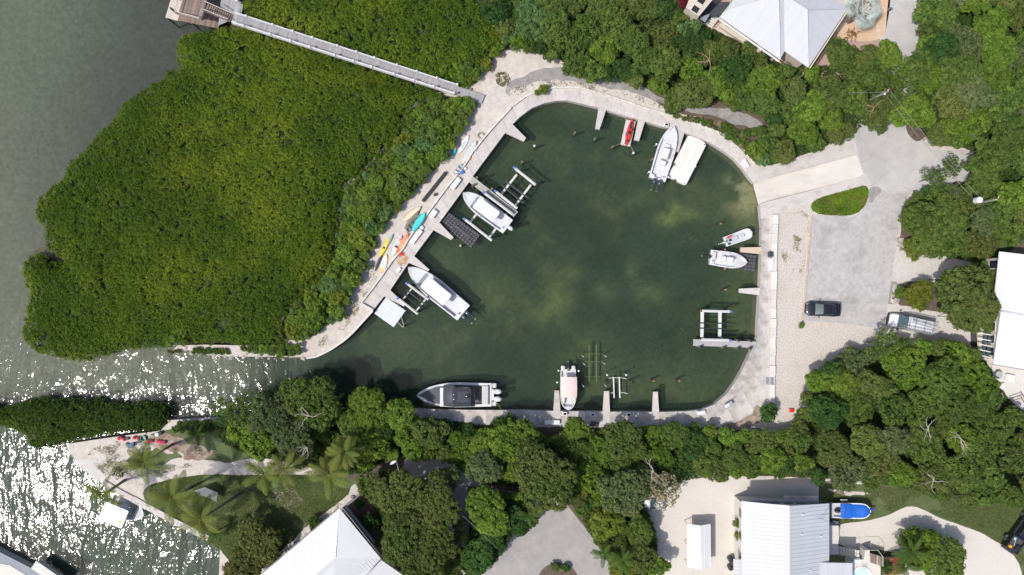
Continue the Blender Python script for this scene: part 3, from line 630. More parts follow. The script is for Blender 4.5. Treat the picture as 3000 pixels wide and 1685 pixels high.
# ------------------------------------------------------------------ planked docks and the boardwalk
plank_grey = mat('plank_grey', (.33, .32, .325), .85, .18, 1.2, .3, 30, rnd=.16, stretch=(1, 8, 1), stain=((.2, .18, .17), 1.2, .55, .7, .5))
plank_pale = mat('plank_pale', (.56, .49, .44), .85, .10, 1.2, .3, 30, rnd=.07, stretch=(1, 8, 1))
plank_brown = mat('plank_brown', (.20, .145, .115), .85, .25, 1.0, .3, 30, rnd=.35, stretch=(8, 1, 1), stain=((.36, .30, .27), 1.5, .5, .66, .7))
deck_grey = mat('deck_grey', (.38, .375, .38), .7, .06, 2, .1, 30, rnd=.05)
deck_warm = mat('deck_warm', (.40, .40, .36), .7, .06, 2, .1, 30, rnd=.05)
rail_white = mat('rail_white', (.72, .72, .73), .5, .05, 3)
pile_wood = mat('pile_wood', (.16, .14, .10), .9, .3, 2, .5, 8, stain=((.30, .25, .16), 2, .5, .65, .7))
white_cap = mat('white_cap', (.62, .62, .60), .4, .03, 3)

def planked(root, quad, w, t, m, name='plank', gap=.018):
    """quad: 4 world points, planks run across from edge 0-1 to edge 3-2"""
    a, b_, c, d = [Vector(p) for p in quad]
    n = max(1, int(((b_ - a).length + (c - d).length) / 2 / w))
    for i in range(n):
        f0 = i / n; f1 = (i + 1) / n - gap / ((b_ - a).length / n) / n
        q = [a.lerp(b_, f0), a.lerp(b_, f1), d.lerp(c, f1), d.lerp(c, f0)]
        bb = MB(); slab3(bb, q, Vector((0, 0, 1)), -t if False else t); bb.build(name, m, root)

bw_px = [(771, 62), (1400, 286)]
LB, LE = (778, 63), (1421, 279); RB, RE = (768, 93), (1411, 303)
Z0, Z1 = 2.6, 1.25
bw = thing('boardwalk', 'long weathered grey boardwalk crossing the mangroves with white rails', 'boardwalk', P(1416, 291, 1.0))
NS = 12
for i in range(1):
    planked(bw, [P(685, 40, Z0), P(*LE, Z1), P(*RE, Z1), P(678, 68, Z0)], .155, .04, plank_grey)
def onL(t, z=0): zz = Z0 + (Z1 - Z0) * t; return P(685 + (LE[0] - 685) * t, 40 + (LE[1] - 40) * t, zz) + Vector((0, 0, z))
def onR(t, z=0): zz = Z0 + (Z1 - Z0) * t; return P(678 + (RE[0] - 678) * t, 68 + (RE[1] - 68) * t, zz) + Vector((0, 0, z))
tp = [0.06, .165, .245, .322, .42, .495, .566, .655, .733, .812, .892]
for i, t in enumerate(tp):
    for fn in (onL, onR):
        b = MB(); p = fn(t); b.box((p.x, p.y, (p.z + 1.0) / 2 - .3), (.12, .12, p.z + 1.6)); b.build('post', rail_white, bw)
        b = MB(); b.lathe((p.x, p.y, p.z + 1.0), [(.1, 0), (.17, .04), (.17, .12), (.1, .2), (.02, .23)], 8); b.build('post_cap', white_cap, bw)
for fn, tmax in ((onL, .892), (onR, .892)):
    for hh, r in ((.95, .045), (.62, .025), (.3, .025)):
        b = MB(); b.tube([fn(.01, hh), fn(.35, hh), fn(.7, hh), fn(tmax, hh)], r, 5); b.build('rail', rail_white, bw)
    b = MB(); b.tube([fn(0, -.12), fn(1, -.12)], .08, 4); b.build('joist', plank_grey, bw)

# sea-side deck
dk = thing('viewing_deck', 'two level weathered timber deck with stairs at the seaward end of the boardwalk', 'deck', P(560, 60, 0))
zl, zu = 1.9, 4.2
planked(dk, [P(486, 53, zl), P(641, 84, zl), P(670, -60, zl), P(515, -60, zl)], .19, .05, plank_brown, 'deck_board')
planked(dk, [P(485, 51, zl + .06), P(521, 62, zl + .06), P(560, -60, zl + .06), P(520, -60, zl + .06)], .19, .05, plank_pale, 'deck_board')
planked(dk, [P(522, 42, zu), P(592, 60, zu), P(620, -60, zu), P(552, -60, zu)], .2, .05, plank_brown, 'upper_board')
planked(dk, [P(640, 75, zl + .7), P(708, 46, zl + .7), P(713, 10, zl + .7), P(650, -20, zl + .7)], .16, .04, plank_grey, 'landing_board')
b = MB(); a0 = P(608, 12, zu); a1 = P(684, 45, Z0 + .05); c0 = P(600, 33, zu); c1 = P(674, 63, Z0 + .05)
for i in range(12):
    f = (i + .5) / 12; p = a0.lerp(a1, f); q = c0.lerp(c1, f); b = MB(); d = (a1 - a0).normalized(); d.z = 0; d.normalize()
    bx = [p - d * .13, p + d * .13, q + d * .13, q - d * .13]; slab3(b, bx, Vector((0, 0, 1)), .05); b.build('stair_tread', plank_brown, dk)
for a, c in ((a0, a1), (c0, c1)):
    b = MB(); b.tube([a + Vector((0, 0, .95)), c + Vector((0, 0, .95))], .07, 4); b.build('stair_rail', plank_pale, dk)
    b = MB(); b.tube([a - Vector((0, 0, .1)), c - Vector((0, 0, .1))], .08, 4); b.build('stringer', plank_brown, dk)
def rail_run(root, pts, hh=1.0, r=.06, m=plank_pale, posts=True, pm=None):
    b = MB(); b.tube([p + Vector((0, 0, hh)) for p in pts], r, 4); b.build('rail', m, root)
    b = MB(); b.tube([p + Vector((0, 0, hh * .55)) for p in pts], r * .5, 4); b.build('rail', m, root)
    for a in pts:
        b = MB(); b.box((a.x, a.y, a.z + hh / 2), (.1, .1, hh)); b.build('post', pm or m, root)
rail_run(dk, [P(552, -60, zu), P(537, -10, zu), P(522, 42, zu), P(557, 51, zu), P(592, 60, zu), P(600, 34, zu)])
rail_run(dk, [P(640, -30, zl + .7), P(704, 12, zl + .7), P(697, 42, zl + .7)], m=rail_white)
for x, y in ((488, 52), (560, 66), (638, 82), (530, 0), (592, 58), (522, 42), (640, 0)):
    b = MB(); p = P(x, y, zl); b.cyl((p.x, p.y, -2.2), .14, zl + 2.2 if y > 60 or x < 500 else zu + 2.1, 8); b.build('piling', pile_wood, dk)

def dock(name, label, quad, n, m, z=1.25, pil=()):
    root = thing(name, label, 'dock', P(*quad[0], z)); planked(root, [P(*p, z) for p in quad], n, .04, m)
    a, b_, c, d = [P(*p, z) for p in quad]
    for s in (.12, .88):
        b = MB(); b.tube([a.lerp(d, s) - Vector((0, 0, .1)), b_.lerp(c, s) - Vector((0, 0, .1))], .09, 4); b.build('joist', m, root)
    return root
def piling(px, py, top, label, r=.17, cap=None, grp='timber pilings standing in the basin', m=None):
    p = P(px, py, top); b = MB(); b.tube([(p.x, p.y, -2.2), (p.x + .03, p.y, top)], [r * 1.08, r], 9)
    o = b.build('piling', m or pile_wood, None); tag(o, label, 'piling', grp)
    if cap:
        b = MB(); b.cyl((p.x, p.y, top), r * 1.15, .04, 9); b.lathe((p.x, p.y, top + .04), [(r * 1.1, 0), (r * .7, .08), (.01, .14)], 9); b.build('cap', cap, o)
    return o
dock('lift_dock', 'narrow warm grey plank dock beside the white boat on the west lift', [(1385, 517), (1518, 621), (1505, 636), (1374, 534)], .155, deck_warm)
# pilings of that dock lean past it
black_cap = mat('black_cap', (.02, .02, .022), .5)
for x, y, t in ((1396, 520, 2.2), (1384, 541, 2.2), (1440, 553, 2.3)):
    piling(x, y, t, 'greenish timber piling beside the west lift dock', grp='pilings beside the west lift dock')
dock('lift_dock', 'straight pale grey plank dock reaching out from the east quay', [(2031, 994), (2218, 1001), (2213, 1019), (2031, 1013)], .155, deck_grey)
for x, y in ((2054, 1017), (2123, 1019), (2165, 1021), (2200, 1021), (2165, 998), (2200, 999)):
    piling(x, y, 2.0, 'black capped timber piling along the east lift dock', cap=black_cap, grp='pilings along the east lift dock')
# ------------------------------------------------------------------ boats
gel = mat('gelcoat_white', (.64, .645, .655), .28, .02, 1, spec=.5, coat=.3)
gel_off = mat('gelcoat_offwhite', (.55, .545, .53), .35, .04, 2)
deckw = mat('deck_nonskid', (.55, .56, .58), .6, .03, 8, .1, 60)
deckg = mat('deck_grey_nonskid', (.42, .43, .45), .6, .04, 4)
cushion = mat('cushion_grey', (.50, .49, .49), .8, .05, 3)
cushion_w = mat('cushion_white', (.62, .61, .60), .7, .04, 3)
bluegrey = mat('recess_bluegrey', (.46, .52, .58), .6, .05, 2)
dark_glass = mat('dark_glass', (.02, .025, .035), .06, .1, 1, spec=.8)
black_gloss = mat('black_gloss', (.012, .013, .017), .12, .1, 1, spec=.7, coat=.5)
motor_dark = mat('motor_dark', (.045, .06, .085), .22, .1, 2, coat=.5)
motor_black = mat('motor_black', (.02, .022, .026), .35, .1, 2)
metal = mat('metal', (.55, .56, .58), .3, .05, 3, metal=.8)
teak = mat('teak', (.42, .30, .21), .7, .2, 3, stretch=(1, 12, 1))
pinkc = mat('awning_pink', (.70, .545, .52), .8, .04, .8, .1, 4)
bluec = mat('cover_blue', (.010, .115, .52), .6, .12, 1.2, .6, 5)
navyc = mat('canvas_charcoal', (.05, .055, .07), .55, .12, 1.2, .3, 4)
redp = mat('red_plastic', (.62, .03, .025), .35, .06, 2)

def hw(t, full=.45, stern=.92, p=2.2):
    return stern + (1 - stern) * t / full if t < full else max(0.0, 1 - ((t - full) / (1 - full)) ** p) ** .70
def hull_mesh(b, Ln, B, H, floor=.35, cap=.17, full=.45, p=2.2, stern=.92, fd=.72, n=18, mi=(0, 1), draft=.35):
    """hull with chine, gunwale cap, inner side and cockpit floor; foredeck forward of fd; slot 0 hull, 1 floor"""
    L_ = []
    for k in range(n + 1):
        t = (k / n) ** .85; x = -Ln / 2 + Ln * t; w = max(.012, B / 2 * hw(t, full, stern, p)); s = H * (.84 + .26 * t * t)
        cw = max(.01, w - cap); fw = max(.008, w - cap - .05)
        L_.append((t, x, w, s, cw, fw, -draft * (1 - t ** 3) + .1 * t, max(.008, w * (.82 - .35 * t * t)), .05 + .35 * t * t))
    for sgn in (1, -1):
        rings = []
        for t, x, w, s, cw, fw, kz_, chw, chz in L_:
            rings.append([(x, 0, kz_), (x, sgn * chw, chz), (x, sgn * w, s - .06), (x, sgn * (w - .03 if w > .05 else w), s), (x, sgn * cw, s), (x, sgn * fw, floor if t < fd else s - .05), ])
        if sgn < 0: rings = [r[::-1] for r in rings]
        b.loft([[Vector(p) for p in r] for r in rings[::1]], mi[0], False, False, closed=False)
    # floor and foredeck
    vs = []; 
    for t, x, w, s, cw, fw, *_ in L_: z = floor if t < fd else s - .05; vs += [(x, -fw, z), (x, fw, z)]
    b.add(vs, [(2 * i, 2 * i + 2, 2 * i + 3, 2 * i + 1) for i in range(n)], mi[1])
    # transom
    t, x, w, s, cw, fw, kz_, chw, chz = L_[0]
    b.add([(x, 0, kz_), (x, chw, chz), (x, w, s), (x, -w, s), (x, -chw, chz)], [(0, 4, 3, 2, 1)], mi[0])
    b.box((x + .14, 0, s * .55), (.28, 2 * w * .96, s * .9), 0, mi[0])
def pose(bow, stern, z):
    a = P(*bow, z); c = P(*stern, z); m = (a + c) / 2; d = a - c
    return Vector((m.x, m.y, 0)), math.atan2(d.y, d.x), Vector((d.x, d.y)).length
def outboard(root, x, y, zt, m=motor_dark, tilt=0.0, s=1.0):
    b = MB(); prof = [(-.30, .12, -.1), (-.34, .2, .0), (-.32, .24, .18), (-.2, .2, .34), (-.05, .1, .40)]
    n = 10; rings = []
    for z0, r, z in ((0, .17, -.28), (0, .24, -.12), (0, .26, .1), (0, .22, .28), (0, .12, .36)):
        rings.append([Vector((x - .32 * s + math.cos(2 * math.pi * k / n) * r * 1.6 * s - .05 * s, y + math.sin(2 * math.pi * k / n) * r * s, zt + .35 + z * s)) for k in range(n)])
    b.loft(rings); o = b.build('outboard_motor', m, root, local=True, smooth=True)
    b = MB()
    if tilt: b.tube([(x - .3 * s, y, zt + .1), (x - .75 * s, y, zt - .05), (x - 1.35 * s, y, zt - .1)], [.13 * s, .09 * s, .06 * s], 6); e = (x - 1.4 * s, y, zt - .1)
    else: b.tube([(x - .35 * s, y, zt + .1), (x - .38 * s, y, zt - .5), (x - .42 * s, y, zt - 1.0)], [.12 * s, .08 * s, .05 * s], 6); e = (x - .5 * s, y, zt - 1.0)
    b.build('lower_leg', m, o, local=True)
    b = MB()
    for k in range(3):
        a = 2 * math.pi * k / 3; b.box((e[0] - .05, e[1] + .1 * math.cos(a), e[2] + .1 * math.sin(a)), (.05, .11, .11))
    b.tube([e, (e[0] - .15, e[1], e[2])], .05, 6); b.build('propeller', metal, o, local=True)
    b = MB(); b.box((x - .08, y, zt), (.22, .3, .35)); b.build('bracket', metal, o, local=True)
    return o
def pole4(root, x0, x1, hw_, z0, z1, m=gel, r=.035):
    for x in (x0, x1):
        for s in (-1, 1):
            b = MB(); b.tube([(x, s * hw_ * .8, z0), (x, s * hw_, z1)], r, 6); b.build('top_support', m, root, local=True)
def console_boat(label, bow, stern, B, z=1.0, lift=0.0, top=None, motors=(0,), mm=motor_dark, tilt=0, ms=1.0, H=1.0, p=2.5, cons=(-.5, 1.5, .95), full=.48, name='centre_console_boat', group=None):
    loc, rz_, Ln = pose(bow, stern, z + lift); loc.z = lift
    r = thing(name, label, 'boat', loc, rz_, group); mt = .75 * ms
    b = MB(); hull_mesh(b, Ln, B, H, p=p, full=full); h_ = b.build('hull', [gel, deckw], r, local=True)
    b = MB()                                                   # rub rail
    for sgn in (1, -1): b.tube([(-Ln / 2 + Ln * t, sgn * (B / 2 * hw(t, full, .92, p) + .015), H * (.84 + .26 * t * t) - .1) for t in [i / 14 for i in range(15)]], .035, 4)
    b.build('rub_rail', metal, h_, local=True)
    cx, cl, cw = cons
    b = MB(); b.rbox((cx + cl * .1, 0, .35 + .55), (cl, cw, 1.1), .15); b.build('console', gel, r, local=True)
    b = MB(); b.rbox((cx + cl * .6 + .35, 0, .62), (.75, cw * .85, .5), .12); b.build('forward_seat', cushion_w, r, local=True)
    b = MB(); b.rbox((cx - cl * .75, 0, .75), (.6, cw * .95, .8), .1); s_ = b.build('leaning_seat', gel, r, local=True)
    b = MB(); b.rbox((cx - cl * .75, 0, 1.2), (.5, cw * .9, .12), .05); b.build('cushion', cushion_w, s_, local=True)
    b = MB(); b.tube([(cx - cl * .35, -.16, 1.25), (cx - cl * .4, .0, 1.4), (cx - cl * .35, .16, 1.25)], .025, 5); b.build('steering_wheel', metal, r, local=True)
    b = MB(); b.box((cx + cl * .55, 0, 1.58), (.05, cw * .8, .4), M=Matrix.Rotation(-.5, 3, 'Y')); b.build('windscreen', bluegrey, r, local=True)
    b = MB(); b.box((Ln * .3, 0, H * .87 + .0), (.7, .5, .05)); b.build('bow_hatch', gel_off, r, local=True)
    for sx_ in (-.30, .0, .24):
        for sgn in (1, -1):
            b = MB(); t = sx_ + .5; b.box((Ln * sx_, sgn * (B / 2 * hw(t, full, .92, p) - .09), H * (.84 + .26 * t * t) + .03), (.22, .05, .05)); b.build('cleat', metal, r, local=True)
    for sgn in (1, -1):
        b = MB(); b.rbox((-Ln / 2 + .42, sgn * B * .3, H * .72), (.4, B * .22, .3), .06); b.build('corner_seat', gel_off, r, local=True)
    b = MB(); b.tube([(Ln / 2 - .9, -.45, H * 1.05), (Ln / 2 - .35, -.18, H * 1.3), (Ln / 2 - .1, 0, H * 1.34), (Ln / 2 - .35, .18, H * 1.3), (Ln / 2 - .9, .45, H * 1.05)], .022, 5); b.build('bow_rail', metal, r, local=True)
    if top:
        x0, x1, w = top; b = MB(); b.rbox(((x0 + x1) / 2, 0, 2.25), (x1 - x0, w, .12), .25, top=.05); t_ = b.build('hardtop', gel, r, local=True)
        pole4(r, x0 + .4, x1 - .5, w / 2 - .3, .6, 2.2)
        b = MB(); b.tube([(x0 + .5, w * .2, 2.3), (x0 - .3, w * .2, 3.6)], .018, 4); b.build('antenna', gel, t_, local=True)
    for y in motors: outboard(r, -Ln / 2 + .02, y, mt, mm, tilt, ms)
    return r

console_boat('white boat with white hardtop hanging on the west lift by the plank dock', (1356, 565), (1488, 664), 2.5, 1.0, 1.1, (-2.0, 1.5, 1.75), (0,), gel, 0, 1.15, cons=(-.2, 1.4, .95))
console_boat('largest white boat with long white hardtop and two tilted grey outboards', (1196, 783), (1358, 917), 2.95, 1.0, 0, (-2.3, 1.9, 1.95), (-.38, .38), motor_dark, 1, 1.25, p=2.2, cons=(-.1, 1.8, 1.1), H=1.15)
console_boat('white open boat with grey twin outboards at the north quay', (1974, 370), (1926, 526), 2.55, 1.0, .5, None, (-.38, .38), motor_dark, 1, 1.1, cons=(-.3, 1.5, .95), H=1.05)
b8 = P(0, 0)
sk = console_boat('small white boat with grey bow cushions on black floats', (2191, 769), (2083, 753), 2.25, 1.0, .35, None, (0,), motor_black, 1, .8, cons=(-.1, .9, .75), H=.75, p=2.4, name='float_boat')
part(sk, 'bow_cushion', cushion, lambda b: b.prism([(1.0, -.92), (1.0, .92), (1.75, .68), (2.3, .28), (2.3, -.28), (1.75, -.68)], .70, .80))
part(sk, 'stern_seat', cushion, lambda b: b.rbox((-2.1, .25, .8), (.55, 1.2, .25), .15))
part(sk, 'deck_recess', bluegrey, lambda b: (b.box((.95, 0, .38), (.06, 1.5, .04)), b.box((-.9, 0, .38), (.06, 1.5, .04)), b.box((0, .8, .38), (1.9, .06, .04)), b.box((0, -.8, .38), (1.9, .06, .04))))

# flat-bowed skiff
loc, rz_, Ln = pose((2204, 680), (2125, 709), .6); r = thing('skiff', 'old small white skiff with red fuel cans moored at the east quay', 'boat', loc, rz_)
b = MB(); hull_mesh(b, Ln, 1.55, .55, floor=.18, cap=.12, p=5.0, full=.7, stern=.9, fd=.80, draft=.15); b.build('hull', [gel, bluegrey], r, local=True)
part(r, 'bow_deck', gel, lambda b: b.rbox((Ln * .36, 0, .58), (Ln * .2, 1.1, .06), .1, top=.02))
part(r, 'thwart', deckg, lambda b: b.box((-.55, .0, .36), (.95, .62, .2)))
part(r, 'steering_pedestal', gel, lambda b: b.rbox((.2, 0, .5), (.32, .35, .6), .08))
part(r, 'seat_cooler', gel_off, lambda b: b.rbox((.62, 0, .4), (.5, .5, .4), .1))
for i, (x, y, m) in enumerate(((-1.35, .42, redp), (-.95, .52, redp), (-1.55, -.45, motor_black))): part(r, 'fuel_can', m, lambda b: b.rbox((x, y, .42), (.3, .26, .34), .06))
part(r, 'battery_box', motor_black, lambda b: b.box((-1.2, 0, .35), (.35, .3, .3)))
outboard(r, -Ln / 2 + .05, 0, .42, gel_off, 1, .62)

# boat with the pink awning
loc, rz_, Ln = pose((1665, 1203), (1665, 1082), .8); r = thing('deck_boat', 'white boat under a faded pink awning tied bow first to the south quay', 'boat', loc, rz_)
b = MB(); hull_mesh(b, Ln, 2.3, .85, floor=.3, cap=.14, p=3.2, full=.55, stern=.93, fd=.86); b.build('hull', [gel_off, deckw], r, local=True)
part(r, 'awning', pinkc, lambda b: b.loft([[(x, -1.1, 2.05 - .12 * abs(x + .55) ** 1.3), (x, -.55, 2.17 - .1 * abs(x + .55)), (x, 0, 2.2 - .1 * abs(x + .55)), (x, .55, 2.17 - .1 * abs(x + .55)), (x, 1.1, 2.05 - .12 * abs(x + .55) ** 1.3)] for x in (-1.95, -1.3, -.6, .1, .85)], 0, False, False, False))
pole4(r, -1.8, .7, 1.02, .8, 2.05, metal, .02)
for s in (1, -1):
    part(r, 'lounge_seat', cushion_w, lambda b: b.rbox((1.35, s * .72, .55), (1.3, .5, .42), .12))
    part(r, 'seat_piping', teak, lambda b: b.tube([(.8, s * .48, .77), (1.4, s * .46, .77), (1.85, s * .55, .77), (2.05, s * .8, .77)], .035, 4))
    part(r, 'swim_pad', gel_off, lambda b: b.rbox((-Ln / 2 - .12, s * .72, .62), (.75, .62, .25), .18))
part(r, 'helm_console', gel, lambda b: b.rbox((-.4, .45, .85), (.6, .6, 1.0), .1))
outboard(r, -Ln / 2 + .2, 0, .6, motor_dark, 1, .85)

# big boat with black canvas
loc, rz_, Ln = pose((1222, 1157), (1440, 1157), 1.1); r = thing('cabin_cruiser', 'large white cruiser with charcoal canvas and black hardtop along the shaded south bank', 'boat', loc, rz_)
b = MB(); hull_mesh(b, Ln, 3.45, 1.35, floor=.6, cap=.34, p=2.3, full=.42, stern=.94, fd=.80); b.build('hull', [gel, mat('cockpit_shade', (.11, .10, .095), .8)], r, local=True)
part(r, 'bow_cover', navyc, lambda b: b.prism([(1.95, -1.22), (1.95, 1.25), (2.7, 1.1), (3.5, .8), (3.95, .42), (3.95, -.42), (3.5, -.8), (2.7, -1.1)], 1.40, 1.52))
part(r, 'side_deck', gel, lambda b: b.box((1.72, .25, 1.46), (.5, 2.6, .12)))
part(r, 'forward_canvas', navyc, lambda b: b.loft([[(x, y * w, z - .5 * abs(y) ** 2.2) for y in (-1, -.75, -.4, 0, .4, .75, 1)] for x, w, z in ((1.5, 1.4, 1.75), (1.0, 1.48, 2.2), (.4, 1.5, 2.55), (-.1, 1.5, 2.7))], 0, False, False, False), smooth=True)
ht = part(r, 'hardtop', black_gloss, lambda b: b.rbox((-1.15, 0, 2.8), (2.6, 2.75, .14), .35, top=.06))
part(ht, 'sunroof_panel', mat('panel_navy', (.03, .035, .05), .3), lambda b: b.rbox((-1.35, 0, 2.885), (1.7, 1.5, .03), .1, top=.01))
part(ht, 'deck_hatch', black_gloss, lambda b: b.rbox((-.3, 0, 2.9), (.5, .62, .06), .1, top=.02))
for s in (1, -1):
    part(ht, 'spotlight', gel, lambda b: b.rbox((-.08, s * .32, 2.93), (.14, .14, .12), .04))
    part(ht, 'grab_rail', metal, lambda b: b.tube([(-1.3, s * 1.28, 2.93), (-2.0, s * 1.28, 2.93)], .03, 5))
part(ht, 'radar_dome', black_gloss, lambda b: b.lathe((-1.95, -.15, 2.88), [(.12, 0), (.3, .04), (.32, .14), (.22, .24), (.02, .28)], 12))
part(r, 'rear_canvas', navyc, lambda b: b.loft([[(x, y * 1.45, z - .25 * abs(y) ** 2) for y in (-1, -.6, 0, .6, 1)] for x, z in ((-2.35, 2.6), (-2.7, 2.35), (-2.95, 2.1))], 0, False, False, False))
part(r, 'stern_bench', cushion, lambda b: b.rbox((-4.15, 0, 1.15), (.6, 2.6, .5), .1))
part(r, 'bench_back', deckg, lambda b: b.rbox((-4.6, 0, 1.35), (.35, 2.7, .35), .1))
for s in (1, -1): part(r, 'swim_platform', gel_off, lambda b: b.rbox((-Ln / 2 - .25, s * 1.25, .85), (.9, .7, .2), .15))
part(r, 'transom_bridge', gel, lambda b: b.rbox((-Ln / 2 - .1, 0, .9), (.5, 1.6, .3), .08))
part(r, 'bow_rail', metal, lambda b: b.tube([(2.2, -1.5, 1.55), (3.4, -1.2, 1.8), (4.4, -.65, 1.9), (5.15, 0, 1.95), (4.4, .65, 1.9), (3.4, 1.2, 1.8), (2.2, 1.5, 1.55)], .025, 5))
for y in (-.52, .52): outboard(r, -Ln / 2 - .3, y, 1.0, gel, 0, 1.5)
# boat under the white canopy, south-west
loc, rz_, Ln = pose((421, 1512), (318, 1470), 1.0); r = thing('canopy_boat', 'white boat with a big square white canopy moored in the glittering water', 'boat', loc, rz_)
b = MB(); hull_mesh(b, Ln, 2.9, 1.0, p=2.6); b.build('hull', [gel, deckg], r, local=True)
part(r, 'canopy', gel, lambda b: b.rbox((-.75, -.75, 2.35), (3.5, 2.6, .1), .12, top=.04))
part(r, 'deck_bag', mat('orange_cloth', (.72, .28, .05), .8), lambda b: (b.rbox((1.6, .2, .62), (.5, .4, .3), .1), b.rbox((1.2, -.6, .6), (.3, .3, .3), .1)))
part(r, 'sun_disc_emblem', mat('emblem_yellow', (.85, .42, .03), .6), lambda b: b.cyl((.45, -1.2, 2.405), .22, .012, 16))
part(r, 'windscreen', dark_glass, lambda b: b.box((1.15, .5, 1.2), (.06, 1.2, .5), M=Matrix.Rotation(-.5, 3, 'Y')))
part(r, 'helm_console', gel, lambda b: b.rbox((-.2, 0, .9), (1.0, .9, 1.1), .1))
pole4(r, -1.9, .9, 1.0, .8, 2.3, metal, .03)
outboard(r, -Ln / 2, 0, .8, gel, 0, 1.1)
# blue-covered boat on its trailer
loc, rz_, Ln = pose((2543, 1493), (2430, 1492), 1.9); loc.z = LAND
r = thing('trailer_boat', 'boat under a bright blue cover on a trailer on the grass', 'boat', loc, rz_)
b = MB(); b.T = Matrix.Translation((0, 0, .75)); hull_mesh(b, Ln, 2.2, .9, p=4.0, full=.62, fd=.9); b.build('hull', [gel, gel_off], r, local=True)
def cov(b):
    R = []
    for i in range(9):
        t = i / 8; x = -Ln / 2 + 1.15 + (Ln - 1.3) * t; w = 1.02 * hw(.2 + .76 * t, .62, .95, 4.0); zz = 1.75 + .12 * math.sin(t * 9) + .1 * math.sin(math.pi * t)
        R.append([(x, y * w, zz - .28 * abs(y) ** 2.5 + .05 * math.sin(y * 7 + t * 5)) for y in (-1, -.8, -.45, 0, .45, .8, 1)])
    b.loft(R, 0, False, False, False)
part(r, 'cover', bluec, cov, smooth=True)
part(r, 'cover_strap', mat('strap_navy', (.005, .03, .15), .8), lambda b: b.tube([(-1.0, -1.0, 1.62), (-1.1, -.4, 1.93), (-1.0, .1, 1.96), (-.85, .5, 1.9), (-1.0, 1.0, 1.62)], .03, 4))
outboard(r, -Ln / 2 + 1.15, 0, 1.2, motor_black, 0, 1.0)
part(r, 'trailer_frame', metal, lambda b: (b.box((.2, .55, .45), (4.6, .1, .12)), b.box((.2, -.55, .45), (4.6, .1, .12)), b.tube([(2.4, .55, .45), (3.5, 0, .45)], .05, 4), b.tube([(2.4, -.55, .45), (3.5, 0, .45)], .05, 4), b.box((-.6, 0, .4), (.1, 2.2, .1))))
for s in (1, -1):
    w_ = part(r, 'wheel', mat('tyre', (.02, .02, .02), .9), lambda b: b.tube([(-.6, s * 1.1, .33), (-.6, s * 1.3, .33)], .33, 14))
    part(r, 'fender', gel_off, lambda b: b.rbox((-.6, s * 1.2, .74), (1.0, .26, .08), .05))
part(r, 'winch_jack', mat('jack_blue', (.03, .08, .45), .5), lambda b: b.rbox((3.35, -.02, .75), (.75, .22, .3), .08))

# red kayak on a floating dock
fl_grey = mat('float_panel_grey', (.50, .51, .53), .75, .07, 2, .2, 20, rnd=.04); fl_edge = mat('float_edge_cream', (.55, .48, .38), .8, .1, 3)
loc, rz_, Ln = pose((1848, 354), (1832, 425), .35); loc = P(1840, 390, .35); loc.z = 0
r = thing('floating_dock', 'pale grey four panel floating dock under the red kayak', 'floating dock', loc, rz_)
for i in range(2):
    for j in range(2):
        o = part(r, 'panel', fl_grey, lambda b: b.rbox((-.88 + i * 1.76, -.31 + j * .62 + 0, .18), (1.72, .60 + .0, .36), .06, top=.03))
for i in range(4): part(r, 'edge_strip', fl_edge, lambda b: b.box(((-1.78, 1.78, 0, 0)[i], (0, 0, -.66, .66)[i], .3), ((.06, 1.3, .14) if i < 2 else (3.6, .06, .14))))
def board_mesh(b, Ln, W, H, cockpit=0, rocker=.12, pw=1.0, round_=1.0):
    rings = []; n = 16
    for i in range(n + 1):
        t = i / n; x = -Ln / 2 + Ln * t; u = abs(2 * t - 1); w = max(.012, W / 2 * (1 - u ** 2.3) ** .8 * pw); zb = rocker * u ** 2.5; hh = max(.03, H * (1 - .35 * u ** 3))
        rings.append([(x, -w * .6, zb), (x, w * .6, zb), (x, w, zb + hh * .5), (x, w * .9, zb + hh * .82), (x, w * .45, zb + hh), (x, -w * .45, zb + hh), (x, -w * .9, zb + hh * .82), (x, -w, zb + hh * .5)])
    b.loft([[Vector(p) for p in q] for q in rings])
def floatie(label, a, c, W, H, m, z=LAND, name='kayak', cat='kayak', details=None, lean=0.0, group=None):
    A_ = P(*a, z + H); C_ = P(*c, z + H); mid = (A_ + C_) / 2; d = A_ - C_
    r = thing(name, label, cat, (mid.x, mid.y, z), math.atan2(d.y, d.x), group)
    if lean: r.rotation_euler = (lean, 0, math.atan2(d.y, d.x)); 
    Ln = Vector((d.x, d.y)).length; b = MB(); board_mesh(b, Ln, W, H); b.build('hull', m, r, local=True, smooth=True)
    if details: details(r, Ln, W, H)
    return r
def kayak_bits(r, Ln, W, H, col=motor_black):
    part(r, 'seat', col, lambda b: b.rbox((-.05, 0, H + .06), (.5, W * .55, .16), .08))
    for x in (.32 * Ln, -.3 * Ln): part(r, 'hatch', col, lambda b: b.cyl((x, 0, H * .93), W * .22, .05, 10))
    part(r, 'footwell', col, lambda b: b.rbox((.75, 0, H), (.6, W * .4, .03), .06, top=.01))
kr = floatie('bright red fishing kayak lying on the pale floating dock', (1854, 347), (1834, 428), .82, .32, redp, .38, details=kayak_bits)
part(kr, 'paddle_holder', motor_black, lambda b: (b.rbox((-.4, .36, .3), (.5, .12, .12), .04), b.rbox((.5, -.36, .3), (.4, .12, .12), .04), b.rbox((-1.5, .2, .3), (.5, .14, .1), .04)))

